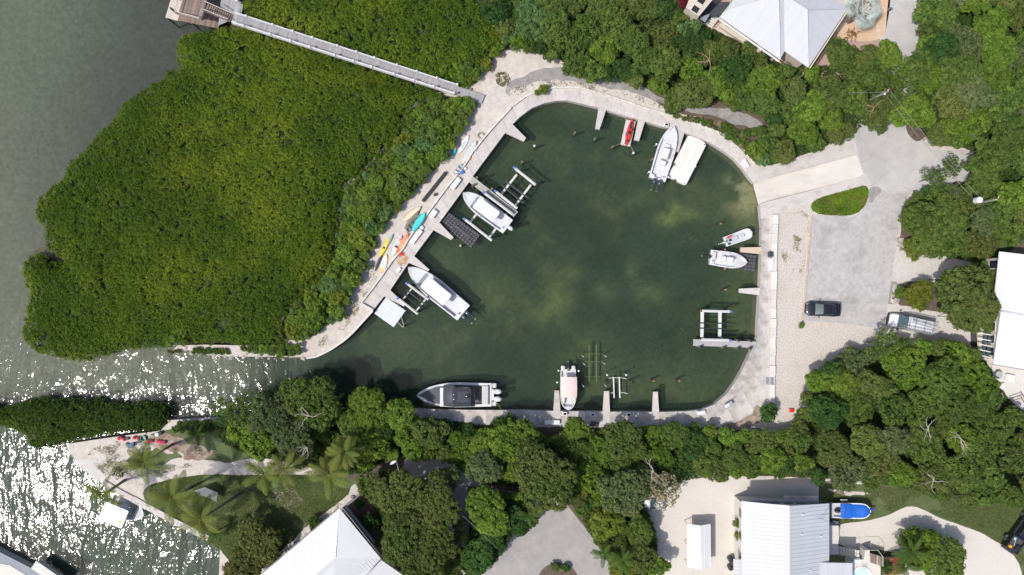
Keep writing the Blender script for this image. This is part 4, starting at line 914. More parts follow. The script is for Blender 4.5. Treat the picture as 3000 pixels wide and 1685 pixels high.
# flat white raft
raft = mat('raft_white', (.66, .64, .60), .6, .04, .8, .15, 6, stain=[((.50, .40, .27), .7, .56, .74, .5), ((.30, .12, .06), 3.0, .70, .76, .5)])
rp = PP([(2016, 398), (2024, 398), (2046, 406), (2060, 414), (2067, 421), (2068, 427), (2011, 540), (2006, 542), (1986, 533), (1984, 526), (1978, 523), (1974, 526), (1957, 518), (1958, 512), (1962, 503), (1976, 483), (1979, 478), (1975, 477), (1976, 474)], .7)
b = MB(); b.prism(rp, .1, .66); ro = b.build('platform', raft, None); r = thing('flat_raft', 'flat stained white floating platform beside the north white boat', 'raft', P(2012, 470, 0))
ro.parent = r; ro.matrix_parent_inverse = Wm(r).inverted()
c0 = P(2012, 470, .7); ax = (P(2042, 412, .7) - P(1983, 530, .7)).normalized(); ay = Vector((-ax.y, ax.x, 0))
for s in (-.55, .5):
    b = MB(); q = [c0 + ax * 2.2 + ay * s, c0 - ax * 2.2 + ay * s * .8]; b.tube([p + Vector((0, 0, -.03)) for p in q], .06, 6); b.build('ridge', raft, r)
b = MB(); q = c0 + ax * 2.55; b.box((q.x, q.y, .70), (.5, 2.1, .08), math.atan2(ax.y, ax.x)); b.build('bow_step', raft, r)
for x, y in ((2064, 424), (2006, 538), (1960, 514)):
    b = MB(); p = P(x, y, .66); b.cyl((p.x, p.y, .655), .09, .03, 8); b.build('socket', motor_black, r)

# ------------------------------------------------------------------ lifts
liftw = mat('lift_white', (.60, .60, .59), .45, .06, 3, stain=((.4, .36, .30), 2.5, .58, .75, .5))
liftg = mat('lift_galv', (.52, .52, .50), .5, .1, 3, stain=((.3, .26, .2), 2.5, .55, .75, .5))
capblue = mat('cap_blue', (.10, .16, .45), .5)
bunk_dark = mat('bunk_dark', (.06, .065, .07), .8)
def beam3(b, a, c, w, h):
    a = Vector(a); c = Vector(c); d = c - a; L_ = d.length; x = d.normalized(); y = Vector((0, 0, 1)).cross(x).normalized(); z = x.cross(y)
    M_ = Matrix((x, y, z)).transposed(); b.box((a + c) / 2, (L_, w, h), M=M_)
def boat_lift(label, b1, b2, cr, bk, z=2.1, zc=.9, wb=.32, wc=.3, blue=(0, 0), bunk=bunk_dark, mtop=liftw):
    r = thing('boat_lift', label, 'boat lift', P(*b1[0], 0))
    for (a, c), bl in zip((b1, b2), blue):
        A_, C_ = P(*a, z), P(*c, z)
        b = MB(); beam3(b, A_, C_, wb, .26); t = b.build('top_beam', mtop, r)
        b = MB(); beam3(b, A_ + Vector((0, 0, .17)), C_ + Vector((0, 0, .17)), wb * .3, .09); b.build('drive_pipe', liftg, t)
        e = A_ if bl == 0 else C_; d = (A_ - C_).normalized() * (1 if bl == 0 else -1)
        b = MB(); q = e + d * .12; b.rbox((q.x, q.y, z + .12), (.34, .34, .4), .06, math.atan2(d.y, d.x)); b.build('motor', capblue, t)
        for f in (.1, .88):
            q = A_.lerp(C_, f); b = MB(); b.cyl((q.x, q.y, -2.2), .15, 2.2 + z - .13, 8); b.build('piling', pile_wood, r)
    for a, c in cr:
        A_, C_ = P(*a, zc), P(*c, zc); b = MB(); beam3(b, A_, C_, wc, .26); b.build('cradle_beam', liftg if wc < .35 else mtop, r)
        for e in (A_, C_):
            b = MB(); b.tube([e, (e.x, e.y, z)], .02, 4); b.build('cable', metal, r)
    for a, c in bk:
        A_, C_ = P(*a, zc + .2), P(*c, zc + .2); b = MB(); beam3(b, A_, C_, .14, .14); b.build('bunk', bunk, r)
    return r
boat_lift('empty boat lift frame beyond the plank dock in the west of the basin', ((1508, 493), (1569, 542)), ((1453, 562), (1515, 611)), (((1514, 512), (1468, 570)), ((1555, 542), (1510, 602))), (((1479, 530), (1546, 580)), ((1468, 542), (1533, 596))), mtop=liftw)
boat_lift('boat lift carrying the white boat beside the west plank dock', ((1419, 566), (1500, 627)), ((1362, 643), (1441, 705)), (((1430, 583), (1378, 651)), ((1484, 626), (1434, 696))), (((1385, 600), (1455, 655)), ((1400, 590), (1470, 640))), zc=.7)
boat_lift('small empty boat lift between the largest white boat and the white float', ((1194, 832), (1255, 878)), ((1168, 875), (1224, 920)), (((1206, 846), (1180, 879)), ((1247, 877), (1220, 911))), (((1190, 850), (1245, 892)), ((1184, 862), (1238, 903))), wb=.28, wc=.2, zc=.35, blue=(0, 0))
boat_lift('square empty boat lift beside the east plank dock', ((2057, 911), (2138, 913)), ((2055, 995), (2135, 997)), (((2057, 914), (2056, 988)), ((2109, 914), (2108, 988))), (((2030, 946), (2139, 948)), ((2030, 961), (2139, 964))), wb=.32, wc=.42, blue=(1, 1), bunk=black_cap)
r = thing('lift_cradle', 'small white pipe cradle beside the middle south finger pier', 'boat cradle', P(1806, 1130, 0))
for a, c in (((1797, 1104), (1799, 1166)), ((1814, 1104), (1816, 1166))):
    b = MB(); beam3(b, P(*a, .55), P(*c, .55), .16, .16); b.build('bunk', liftw, r)
for pts in (((1783, 1108), (1800, 1107), (1822, 1107), (1836, 1110)), ((1785, 1154), (1789, 1151), (1800, 1151)), ((1814, 1151), (1824, 1150), (1838, 1153))):
    b = MB(); b.tube([P(x, y, .45) for x, y in pts], .05, 5); b.build('cross_bar', liftw, r)
r = thing('sunken_cradle', 'submerged boat cradle rails showing pale through the green water', 'boat cradle', P(1736, 1066, -1))
ug = mat('algae_white', (.50, .56, .30), .8, .1, 2)
for a, c in (((1726, 1010), (1726, 1120)), ((1747, 1010), (1747, 1120))): b = MB(); beam3(b, P(*a, -.45), P(*c, -.55), .16, .2); b.build('rail', ug, r)
for y in (1037, 1060, 1104): b = MB(); beam3(b, P(1712, y, -.7), P(1760, y, -.7), .08, .12); b.build('cross_bar', ug, r)
pvc = mat('pvc_white', (.75, .75, .74), .5)
def guide(px, py, top, label, grp, ball=False):
    p = P(px, py, 0); b = MB(); b.cyl((p.x, p.y, -1.2), .055, 1.2 + top, 7); o = b.build('guide_post', pvc); tag(o, label, 'guide post', grp)
    if ball: b = MB(); b.lathe((p.x, p.y, top), [(.06, 0), (.13, .06), (.15, .16), (.1, .28), (.01, .32)], 8); b.build('cap', pvc, o)
for x, y in ((1705, 1041), (1770, 1041), (1766, 1062), (1708, 1064), (1706, 1127), (1770, 1126)): guide(x, y, 1.9, 'white guide post rising out of the water over the submerged cradle', 'guide posts over the submerged cradle')
for x, y in ((1635, 1083), (1693, 1084), (1631, 1117)): guide(x, y, 1.0, 'white ball topped post beside the boat with the pink awning', 'posts beside the pink awning boat', True)
for x, y in ((1776, 1096), (1831, 1096)): guide(x, y, .9, 'white ball topped post at the end of the small cradle', 'posts beside the small cradle', True)
for x, y in ((1918, 428), (1897, 508), (1952, 523), (2030, 492)): guide(x, y, 1.1, 'white capped post standing beside the white north boat', 'posts beside the north boat', True)
piling(1780, 1122, .7, 'short black capped piling beside the small white cradle', .14, black_cap, 'black capped pilings near the south quay')
piling(1853, 1120, .7, 'short black capped piling right of the small white cradle', .14, black_cap, 'black capped pilings near the south quay')
for x, y in ((1566, 427), (1684, 388), (1743, 406), (1529, 474), (1856, 448), (1795, 429), (1911, 466), (1975, 482)): piling(x, y, .9, 'short timber piling standing alone in the north of the basin', .15, white_cap if x in (1856, 1566) else None, 'lone pilings in the north of the basin')
for x, y in ((2112, 655), (2124, 731), (2124, 788), (2126, 849), (1915, 1117), (1990, 1117)): piling(x, y, .5, 'short dark piling with a rusty top in the east of the basin', .13, None, 'short pilings in the east of the basin', m=mat('rusty_wood', (.30, .15, .07), .9, .3, 4))
piling(1181, 957, .6, 'dark mooring piling at the outer corner of the white cube float', .15)
piling(1349, 720, .8, 'white capped piling off the end of the black cube float dock', .13, white_cap)
rope = mat('rope', (.42, .41, .38), .9)
def line(label, pts, r=.022, m=None, name='mooring_rope'):
    b = MB(); b.tube(pts, r, 4); tag(b.build(name, m or rope), label, 'rope')
line('rope from the floating dock up to the north quay', [P(1836, 355, .35), P(1830, 345, .5), P(1824, 337, 1.02)])
line('rope from the floating dock corner to the finger pier', [P(1860, 358, .35), P(1869, 350, 1.02)])
line('rope from the floating dock to the left piling', [P(1818, 421, .35), P(1796, 430, .8)])
line('rope from the floating dock to the lower piling', [P(1847, 427, .35), P(1856, 446, .8)])
line('blue rope holding the small skiff to the east quay', [P(2208, 680, .6), P(2236, 665, 1.05)], .03, mat('rope_blue', (.08, .12, .2), .8))
line('grey pole from the white float to its piling', [P(1176, 929, .4), P(1183, 953, .5)], .05)
line('second grey pole from the white float to its piling', [P(1165, 944, .4), P(1180, 959, .5)], .05)
line('yellow line from the big cruiser to the south bank', [P(1452, 1176, .9), P(1469, 1200, 1.05)], .02, mat('rope_yellow', (.4, .33, .1), .8))

# ------------------------------------------------------------------ cube floats: every cube its own piece, one shared mesh
def cube_float(label, quad, nx_, ny_, m, g_=.93, r_=.20, z=.38, skip=(), name='cube_float'):
    a, b_, c, d = [P(*p, z) for p in quad]; r = thing(name, label, 'floating dock', ((a + c) / 2).xy.to_3d())
    cw = ((b_ - a).length + (c - d).length) / 2 / nx_; ch = ((d - a).length + (c - b_).length) / 2 / ny_; ang = math.atan2((b_ - a).y, (b_ - a).x)
    bb = MB(); bb.rbox((0, 0, .2), (cw * g_, ch * g_, .4), min(cw, ch) * r_, top=.07 if r_ > .1 else .03); bb.cyl((cw / 2, ch / 2, .33), .07, .05, 6)
    first = None
    for i in range(nx_):
        for j in range(ny_):
            if (i, j) in skip: continue
            p = a.lerp(b_, (i + .5) / nx_).lerp(d.lerp(c, (i + .5) / nx_), (j + .5) / ny_)
            if first is None: first = bb.build('float_cube', m, r, local=True); o = first
            else: o = first.copy(); COL.objects.link(o)
            o.matrix_parent_inverse = Wm(r).inverted(); o.location = (p.x, p.y, -.02 + random.Random(i * 7 + j).uniform(-.012, .012)); o.rotation_euler = (0, 0, ang)
    return r
float_black = mat('float_black', (.062, .064, .072), .5, .25, 3, .2, 10, rnd=.3)
float_white = mat('float_white', (.56, .60, .70), .45, .04, 3, .1, 10, rnd=.04)
cube_float('black cube floating dock beside the boat on the west lift', [(1315, 622), (1407, 688), (1381, 727), (1288, 654)], 12, 5, float_black)
w = cube_float('white cube floating dock at the south end of the west quay', [(1131, 871), (1188, 910), (1153, 959), (1096, 918)], 7, 6, float_white, .999, .07)
cube_float('black cube floating dock carrying the small white boat', [(2117, 727), (2220, 748), (2212, 797), (2076, 777)] if False else [(2083, 728), (2218, 748), (2211, 797), (2077, 777)], 13, 5, float_black)
r = thing('slide_channel', 'flat black launching channel along the middle of the black cube dock', 'channel', P(1350, 680, .4)); b = MB(); beam3(b, P(1335, 663, .45), P(1378, 697, .45), .45, .1); b.build('channel_panel', float_black, r)
for f in (-.16, .16):
    b = MB(); beam3(b, P(1335, 663 + f * 20, .53), P(1378, 697 + f * 20, .53), .06, .08); b.build('channel_rib', float_black, r)

# ------------------------------------------------------------------ kayaks and boards on the west quay
def mk(n, c, **k): return mat(n, c, .45, .08, 1.5, **k)
floatie('white paddleboard lying upside down by the northern hedge', (1373, 396), (1344, 449), .78, .16, mk('board_white', (.66, .68, .72)), name='paddleboard', cat='paddleboard', details=lambda r, Ln, W, H: (part(r, 'fin_plug', motor_black, lambda b: b.rbox((Ln * .38, 0, H), (.12, .1, .04), .02)), part(r, 'handle', cushion, lambda b: b.rbox((-.1, 0, H), (1.2, .3, .012), .1, top=.004))))
floatie('pale grey sailing dinghy hull by the hose coil', (1396, 412), (1356, 477), 1.0, .3, mk('hull_palegrey', (.52, .54, .54)), name='dinghy', cat='dinghy', details=lambda r, Ln, W, H: (part(r, 'mast_step', cushion, lambda b: b.rbox((0, 0, H + .01), (.35, .14, .05), .05)), part(r, 'strap', motor_black, lambda b: b.box((.75, 0, H * .95), (.06, .85, .03))), part(r, 'keel_strip', cushion, lambda b: b.box((-.9, 0, H * .97), (1.6, .05, .03)))))
floatie('short teal kayak half hidden under the hedge', (1336, 436), (1324, 456), .5, .28, mk('kayak_teal', (.02, .42, .40)))
floatie('light blue float wedged beside the pale grey dinghy', (1396, 432), (1389, 444), .4, .2, mk('float_lightblue', (.38, .62, .72)), name='foam_float', cat='float')
floatie('orange float lying against the wall below the pale grey dinghy', (1379, 459), (1370, 472), .45, .22, mk('float_orange', (.80, .36, .03)), name='foam_float', cat='float')
floatie('cream canoe lying along the hedge, northernmost of the canoes', (1233, 605), (1180, 648), .85, .34, mk('canoe_cream', (.66, .56, .43)), name='canoe', cat='canoe', details=lambda r, Ln, W, H: part(r, 'rim', mk('rim_tan', (.46, .30, .18)), lambda b: [b.tube([(-Ln / 2 + Ln * i / 12, s * max(.0, W / 2 * (1 - abs(2 * i / 12 - 1) ** 2.3) ** .8), .2 + .1 * abs(i / 6 - 1)) for i in range(13)], .03, 4) for s in (1, -1)]))
floatie('olive green upturned canoe between the cream canoe and the grey rowing boat', (1227, 617), (1184, 672), .72, .36, mk('canoe_olive', (.19, .185, .12)), name='canoe', cat='canoe', details=lambda r, Ln, W, H: part(r, 'keel', mk('keel_olive', (.14, .13, .09)), lambda b: b.box((0, 0, H + .01), (Ln * .8, .04, .04))))
def rowb(r, Ln, W, H): pass
A_ = P(1233, 628, 1.3); C_ = P(1190, 681, 1.3); d = A_ - C_; r = thing('rowing_boat', 'open grey rowing boat with dark thwarts beside the teal board', 'rowing boat', ((A_ + C_) / 2).xy.to_3d() + Vector((0, 0, LAND)), math.atan2(d.y, d.x))
b = MB(); b.T = Matrix.Translation((0, 0, .12)); hull_mesh(b, Vector((d.x, d.y)).length, .95, .42, floor=.05, cap=.05, p=2.2, full=.4, stern=.3, fd=.95, draft=.08); b.build('hull', [mk('hull_grey', (.28, .29, .28)), mk('hull_inside', (.16, .165, .165))], r, local=True)
for x in (-.8, -.1, .65): part(r, 'thwart', mk('thwart_dark', (.09, .10, .11)), lambda b: b.box((x, 0, .42), (.2, .78, .04)))
floatie('bright turquoise paddleboard leaning against the low wall', (1246, 622), (1207, 679), .92, .18, mk('board_turquoise', (.05, .50, .50)), z=1.5, name='paddleboard', cat='paddleboard')
orng = bpy.data.materials.new('kayak_orange'); orng.use_nodes = True; N = orng.node_tree.nodes; L = orng.node_tree.links
tc = N.new('ShaderNodeTexCoord'); sx = N.new('ShaderNodeSeparateXYZ'); L.new(tc.outputs['Object'], sx.inputs[0]); rp_ = N.new('ShaderNodeValToRGB')
mr = N.new('ShaderNodeMapRange'); mr.inputs[1].default_value = -2; mr.inputs[2].default_value = 2; L.new(sx.outputs[0], mr.inputs[0]); L.new(mr.outputs[0], rp_.inputs[0])
rp_.color_ramp.elements[0].position = .30; rp_.color_ramp.elements[0].color = (.78, .10, .02, 1); rp_.color_ramp.elements[1].position = .42; rp_.color_ramp.elements[1].color = (.78, .30, .12, 1)
e = rp_.color_ramp.elements.new(.9); e.color = (.70, .18, .12, 1); L.new(rp_.outputs[0], N['Principled BSDF'].inputs['Base Color']); N['Principled BSDF'].inputs['Roughness'].default_value = .45
floatie('orange and peach upturned kayak beside the low wall', (1197, 683), (1158, 753), .9, .34, orng, details=lambda r, Ln, W, H: [part(r, 'hull_ridge', mk('ridge_peach', (.78, .42, .20)), lambda b: b.box((.3, s * .15, H * .98), (Ln * .55, .05, .04))) for s in (1, -1)])
floatie('white and pale turquoise sit-on kayak left of the orange kayak', (1177, 690), (1149, 750), .95, .26, mk('kayak_aqua', (.45, .68, .68)), details=lambda r, Ln, W, H: (part(r, 'deck', gel, lambda b: b.rbox((-.3, 0, H), (1.9, .6, .03), .15, top=.01)), part(r, 'seat', motor_black, lambda b: b.box((-.15, 0, H + .06), (.28, .5, .08))), part(r, 'rear_seat_pad', mk('pad_pink', (.60, .22, .25)), lambda b: b.rbox((.95, -.05, H + .03), (.6, .4, .06), .05)), part(r, 'bungee', motor_black, lambda b: b.box((.25, 0, H + .03), (.04, .6, .03)))))
floatie('yellow kayak lying nearest the hedge', (1142, 695), (1111, 754), .66, .32, mk('kayak_yellow', (.72, .55, .03)), details=lambda r, Ln, W, H: (part(r, 'cockpit', gel_off, lambda b: b.rbox((.15, 0, H), (.9, .3, .04), .1)), part(r, 'seat', motor_black, lambda b: b.rbox((-.1, .05, H + .04), (.3, .3, .08), .05))))
floatie('slate blue kayak leaning beside the yellow kayak', (1151, 686), (1122, 735), .52, .26, mk('kayak_slate', (.28, .38, .44)), z=1.02)
floatie('dark kayak mostly under the mangrove edge', (1122, 735), (1098, 795), .42, .24, mk('kayak_dark', (.04, .045, .05)))
floatie('white paddleboard with orange flower print, southernmost on the quay', (1133, 745), (1116, 801), .86, .15, mat('board_flower', (.70, .70, .70), .5, .02, 1, stain=((.78, .45, .10), 1.0, .47, .50, .9)), name='paddleboard', cat='paddleboard')
# dock boxes, chairs and small gear
boxw = mat('box_white', (.66, .66, .66), .45, .03, 2)
def dock_box(label, px, py, l, w, h, deg, m=boxw, z=LAND + .03, grp=None, name='dock_box', cat='dock box', lidm=None):
    p = P(px, py, z + h); r = thing(name, label, cat, (p.x, p.y, z), rad(deg), grp)
    part(r, 'body', m, lambda b: b.rbox((0, 0, h * .4), (l * .94, w * .92, h * .8), .05, top=.01)); part(r, 'lid', lidm or m, lambda b: b.rbox((0, 0, h * .88), (l, w, h * .22), .06, top=.04)); return r
dock_box('long white dock box against the wall near the plank dock', 1335, 537, 1.8, .68, .55, 54)
dock_box('rounded white dock box near the turquoise paddleboard', 1269, 626, 1.15, .78, .55, 54)
dock_box('white dock box, middle one of the west quay row', 1225, 685, 1.3, .66, .5, 54)
dock_box('smaller white dock box south of the middle one', 1211, 704, .95, .66, .45, 54)
dock_box('white box at the south quay edge near the low bushes', 2055, 1210, 1.15, .55, .5, 8)
dock_box('long white bench locker under the south trees', 1618, 1238, 2.1, .6, .5, 0)
dock_box('black box under the south trees', 1741, 1243, 1.1, .5, .45, 0, mk('box_black', (.03, .03, .03)))
dock_box('white long locker against the east wall', 2259, 774, 1.6, .62, .55, 90)
dock_box('black locker at the head of the white east locker', 2260, 745, .75, .6, .65, 90, mk('box_black2', (.04, .045, .055)))
dock_box('white bench box at the north-east curve of the quay', 2186, 478, 1.3, .5, .45, -60)
dock_box('white box at the corner of the cruiser slip on the west quay', 1168, 792, .8, .35, .3, 54)
for lb, x, y, dg in (('white power pedestal box above the north white boat', 1953, 365, -12), ('white power pedestal box at the pink awning boat', 1655, 1213, 0), ('white power pedestal box left of the middle south finger pier', 1737, 1215, 0), ('small white pedestal box by the bushes right of the middle south finger pier', 1843, 1215, 0)):
    r = dock_box(lb, x, y, .65, .5, .5, dg, name='power_pedestal', cat='power box'); part(r, 'panel', motor_black, lambda b: b.box((0, 0, .51), (.4, .28, .03)))
p = P(1235, 667, 1.4); b = MB(); b.lathe((p.x, p.y, LAND + .03), [(.2, 0), (.26, .35), (.27, .38), (.2, .38), (.01, .33)], 12); tag(b.build('bucket', boxw), 'round white bucket between the wall and the dock boxes', 'bucket')
def chair(label, px, py, dg, m):
    p = P(px, py, LAND); r = thing('folding_chair', label, 'chair', (p.x, p.y, LAND), rad(dg))
    part(r, 'seat', m, lambda b: b.box((0, 0, .42), (.5, .5, .04))); part(r, 'backrest', m, lambda b: b.box((-.28, 0, .72), (.06, .5, .5), M=Matrix.Rotation(-.35, 3, 'Y')))
    for x in (-.22, .22):
        for y in (-.22, .22): part(r, 'leg', metal, lambda b: b.tube([(x, y, 0), (x, y, .42)], .015, 4))
    part(r, 'armrest', metal, lambda b: (b.box((0, .27, .62), (.5, .04, .03)), b.box((0, -.27, .62), (.5, .04, .03))))
chair('grey folding chair nearer the dinghy by the low wall', 1350, 490, 40, mk('chair_grey', (.42, .45, .50)))
chair('second grey folding chair closer to the long white box', 1342, 499, 60, mk('chair_grey', (.42, .45, .50)))
chair('pale faded folding chair lying behind the other two', 1335, 507, 100, mk('chair_pale', (.55, .53, .54)))
dock_box('blue cooler box beside the low wall', 1353, 505, .5, .42, .4, 30, mk('cooler_blue', (.02, .16, .55)), name='cooler', cat='cooler')
dock_box('small white cooler on the quay near the folding chairs', 1363, 493, .38, .32, .3, 30, name='cooler', cat='cooler')
dock_box('black gear case on the gravel near the cream canoe', 1275, 570, .5, .4, .35, 20, mk('case_black', (.04, .04, .045)), name='gear_case', cat='case', z=LAND)
b = MB(); beam3(b, P(1306, 505, 1.3), P(1238, 590, 1.3), .38, .3); beam3(b, P(1306, 505, 1.48), P(1238, 590, 1.48), .1, .06); r = b.build('steel_beam', mat('beam_black', (.015, .014, .016), .6, .2, 2)); tag(r, 'long black steel beam lying on the gravel beside the hedge', 'beam')
b = MB()
for k, (rr, zz) in enumerate(((.42, .03), (.36, .07), (.40, .11), (.30, .04), (.47, .03))):
    c = P(1410 + k % 2, 398 - k % 3, 1.0); b.tube([(c.x + rr * math.cos(a) * 1.05, c.y + rr * math.sin(a), 1 + zz) for a in [2 * math.pi * i / 20 for i in range(21)]], .028, 4)
tag(b.build('hose_coil', mk('hose_grey', (.25, .26, .24))), 'coiled grey hose lying on the sand by the curved wall', 'hose')
b = MB()
for i in range(6): p = P(1174 + (i % 3) * 4, 742 + (i // 3) * 5, 1.1); b.rbox((p.x, p.y, 1.08 + .05 * (i % 2)), (.25, .18, .14), .04, i)
tag(b.build('life_vest', redp), 'crumpled red life vest by the low wall', 'life vest')
b = MB(); pts = rag(smooth_poly(PP([(1165, 742), (1185, 745), (1198, 758), (1190, 772), (1172, 780), (1160, 768)]), 1), .3, .3, 3); b.prism(pts, LAND + .03, LAND + .045)
tag(b.build('rust_stain', mat('rust', (.42, .25, .13), .9, .3, 2, stain=[((.10, .04, .02), 2.2, .56, .68, .8), ((.48, .42, .37), 1.4, .46, .6, .75)])), 'rust stain spread on the quay concrete', None, None, 'structure')
b = MB(); b.prism(PP([(2213, 1018), (2233, 1026), (2224, 1042), (2206, 1033)]), LAND + .03, LAND + .09); tag(b.build('metal_plate', deck_grey), 'square grey plate at the landward end of the east plank dock', 'plate')
for lb, x in (('grey crab trap on the quay side of the broad east wall', 2249), ('grey crab trap standing on the broad east wall', 2258)):
    p = P(x, 1117, 1.4); r = thing('crab_trap', lb, 'trap', (p.x, p.y, LAND + .03 if x < 2255 else 1.5))
    for k in range(5): part(r, 'wire_bar', metal, lambda b: b.box((-.18 + .09 * k, 0, .3), (.02, 1.0, .02)))
    part(r, 'frame', metal, lambda b: [b.tube([(sx_, -.5, z), (sx_, .5, z)], .02, 4) for sx_ in (-.2, .2) for z in (.02, .32)])
    part(r, 'base', deckg, lambda b: b.box((0, 0, .03), (.4, 1.0, .04)))
# fish-cleaning table at the south-east curve
p = P(2132, 1186, 1.6); r = thing('cleaning_table', 'metal fish cleaning table with white top at the south-east curve of the quay', 'table', (p.x, p.y, LAND), rad(30))
part(r, 'table_top', metal, lambda b: b.box((0, 0, .85), (1.3, .6, .05))); part(r, 'cutting_board', boxw, lambda b: b.box((-.2, 0, .89), (.7, .4, .03))); part(r, 'sink', bluegrey, lambda b: b.box((.4, 0, .88), (.35, .35, .03)))
for x in (-.6, .6):
    for y in (-.25, .25): part(r, 'leg', metal, lambda b: b.tube([(x, y, 0), (x, y, .85)], .025, 4))
part(r, 'davit_arm', metal, lambda b: b.tube([(.6, .3, .85), (.6, .3, 1.7), (0, .3, 2.0)], .03, 5))
# wheelbarrow-like red cart by the south-east trees
dock_box('red garden cart in the shade at the end of the gravel lot', 2320, 1203, .6, .5, .35, 0, redp, z=LAND, name='garden_cart', cat='cart')
# ------------------------------------------------------------------ vehicles
tyre = mat('tyre', (.02, .02, .02), .9); rim = mat('rim', (.4, .4, .42), .3, metal=.8)
glass_blue = mat('glass_windscreen', (.05, .085, .095), .05, .1, 1, spec=.9)
def section(x, w, zs, k=(.96, 1, .97, .80, .0)):
    """ring of a car body at x: half-width w; zs = (bottom, belt, top)"""
    z0, z1, z2 = zs
    return [(x, -w * .9, z0), (x, -w, z0 + .15), (x, -w, (z0 + z1) / 2), (x, -w * .96, z1), (x, -w * .80, z2), (x, -w * .4, z2 + .02), (x, w * .4, z2 + .02), (x, w * .80, z2), (x, w * .96, z1), (x, w, (z0 + z1) / 2), (x, w, z0 + .15), (x, w * .9, z0)]
def wheels(r, xs, w, rr=.33):
    for x in xs:
        for s in (-1, 1):
            o = part(r, 'wheel', tyre, lambda b: b.tube([(x, s * (w - .2), rr), (x, s * (w + .01), rr)], rr, 16))
            part(o, 'rim', rim, lambda b: b.tube([(x, s * (w - .02), rr), (x, s * (w + .03), rr)], rr * .62, 12))
def car(label, front, rear, W, paint, z=.9, name='parked_car'):
    loc, rz_, Ln = pose(front, rear, LAND + z); loc.z = LAND; r = thing(name, label, 'car', loc, rz_); h = Ln / 2
    body = [(-h, .80, .35, .75, .85), (-h + .12, .92, .25, .88, .97), (-h + .5, .98, .2, .93, 1.02), (-h + 1.2, 1, .2, .92, .98), (-.1, 1, .2, .90, .94), (h - 1.5, 1, .2, .88, .92), (h - 1.0, .99, .2, .82, .86), (h - .4, .93, .22, .70, .75), (h - .1, .78, .3, .58, .64), (h, .60, .35, .5, .55)]
    b = MB(); b.loft([[Vector(p) for p in section(x, W / 2 * k, (a, c, d))] for x, k, a, c, d in body]); b.build('body', paint, r, local=True, smooth=True)
    cab = [(-h + .55, .72, .95, 1.0, 1.02), (-h + 1.15, .80, .95, 1.2, 1.3), (-h + 1.9, .84, .95, 1.3, 1.43), (-.1, .85, .94, 1.32, 1.46), (h - 2.2, .84, .9, 1.28, 1.38), (h - 1.25, .80, .86, .9, .93)]
    b = MB(); b.loft([[Vector(p) for p in [(x, -W / 2 * k, z0), (x, -W / 2 * k * .98, z1 - .1), (x, -W / 2 * k * .78, z2), (x, 0, z2 + .03), (x, W / 2 * k * .78, z2), (x, W / 2 * k * .98, z1 - .1), (x, W / 2 * k, z0)]] for x, k, z0, z1, z2 in cab]); g = b.build('glasshouse', dark_glass, r, local=True, smooth=True)
    part(r, 'roof', paint, lambda b: b.loft([[Vector(p) for p in [(x, -W / 2 * k, z2 - .03), (x, -W / 2 * k * .6, z2 + .035), (x, 0, z2 + .05), (x, W / 2 * k * .6, z2 + .035), (x, W / 2 * k, z2 - .03)]] for x, k, z2 in ((-h + 1.45, .62, 1.36), (-h + 1.9, .68, 1.44), (-.1, .70, 1.475), (h - 2.15, .68, 1.41))], 0, False, False, False), smooth=True)
    part(r, 'windscreen', glass_blue, lambda b: b.loft([[Vector(p) for p in [(x, -W / 2 * k, z2), (x, 0, z2 + .045), (x, W / 2 * k, z2)]] for x, k, z2 in ((h - 2.17, .66, 1.40), (h - 1.7, .73, 1.19), (h - 1.22, .80, .955))], 0, False, False, False), smooth=True)
    for s in (-1, 1):
        part(r, 'headlight', rim, lambda b: b.rbox((h - .33, s * W * .36, .73), (.5, .2, .08), .06, -s * .35)); part(r, 'tail_light', mat('tail_red', (.3, .01, .01), .3), lambda b: b.rbox((-h + .1, s * W * .36, .85), (.12, .35, .1), .03))
        part(r, 'mirror', paint, lambda b: b.rbox((h - 1.75, s * (W / 2 + .1), 1.0), (.14, .24, .14), .04))
    wheels(r, (h - .85, -h + .9), W / 2, .33); return r
black_paint = mat('paint_black', (.010, .011, .014), .10, .05, 1, spec=.7, coat=.7); white_paint = mat('paint_white', (.64, .65, .66), .25, .02, 1, coat=.5)
car('glossy black car parked alone on the asphalt lot', (2362, 904), (2464, 908), 1.95, black_paint)
car('white car half hidden under the tree beside the pale gravel yard', (1948, 1476), (1856, 1472), 1.9, white_paint)
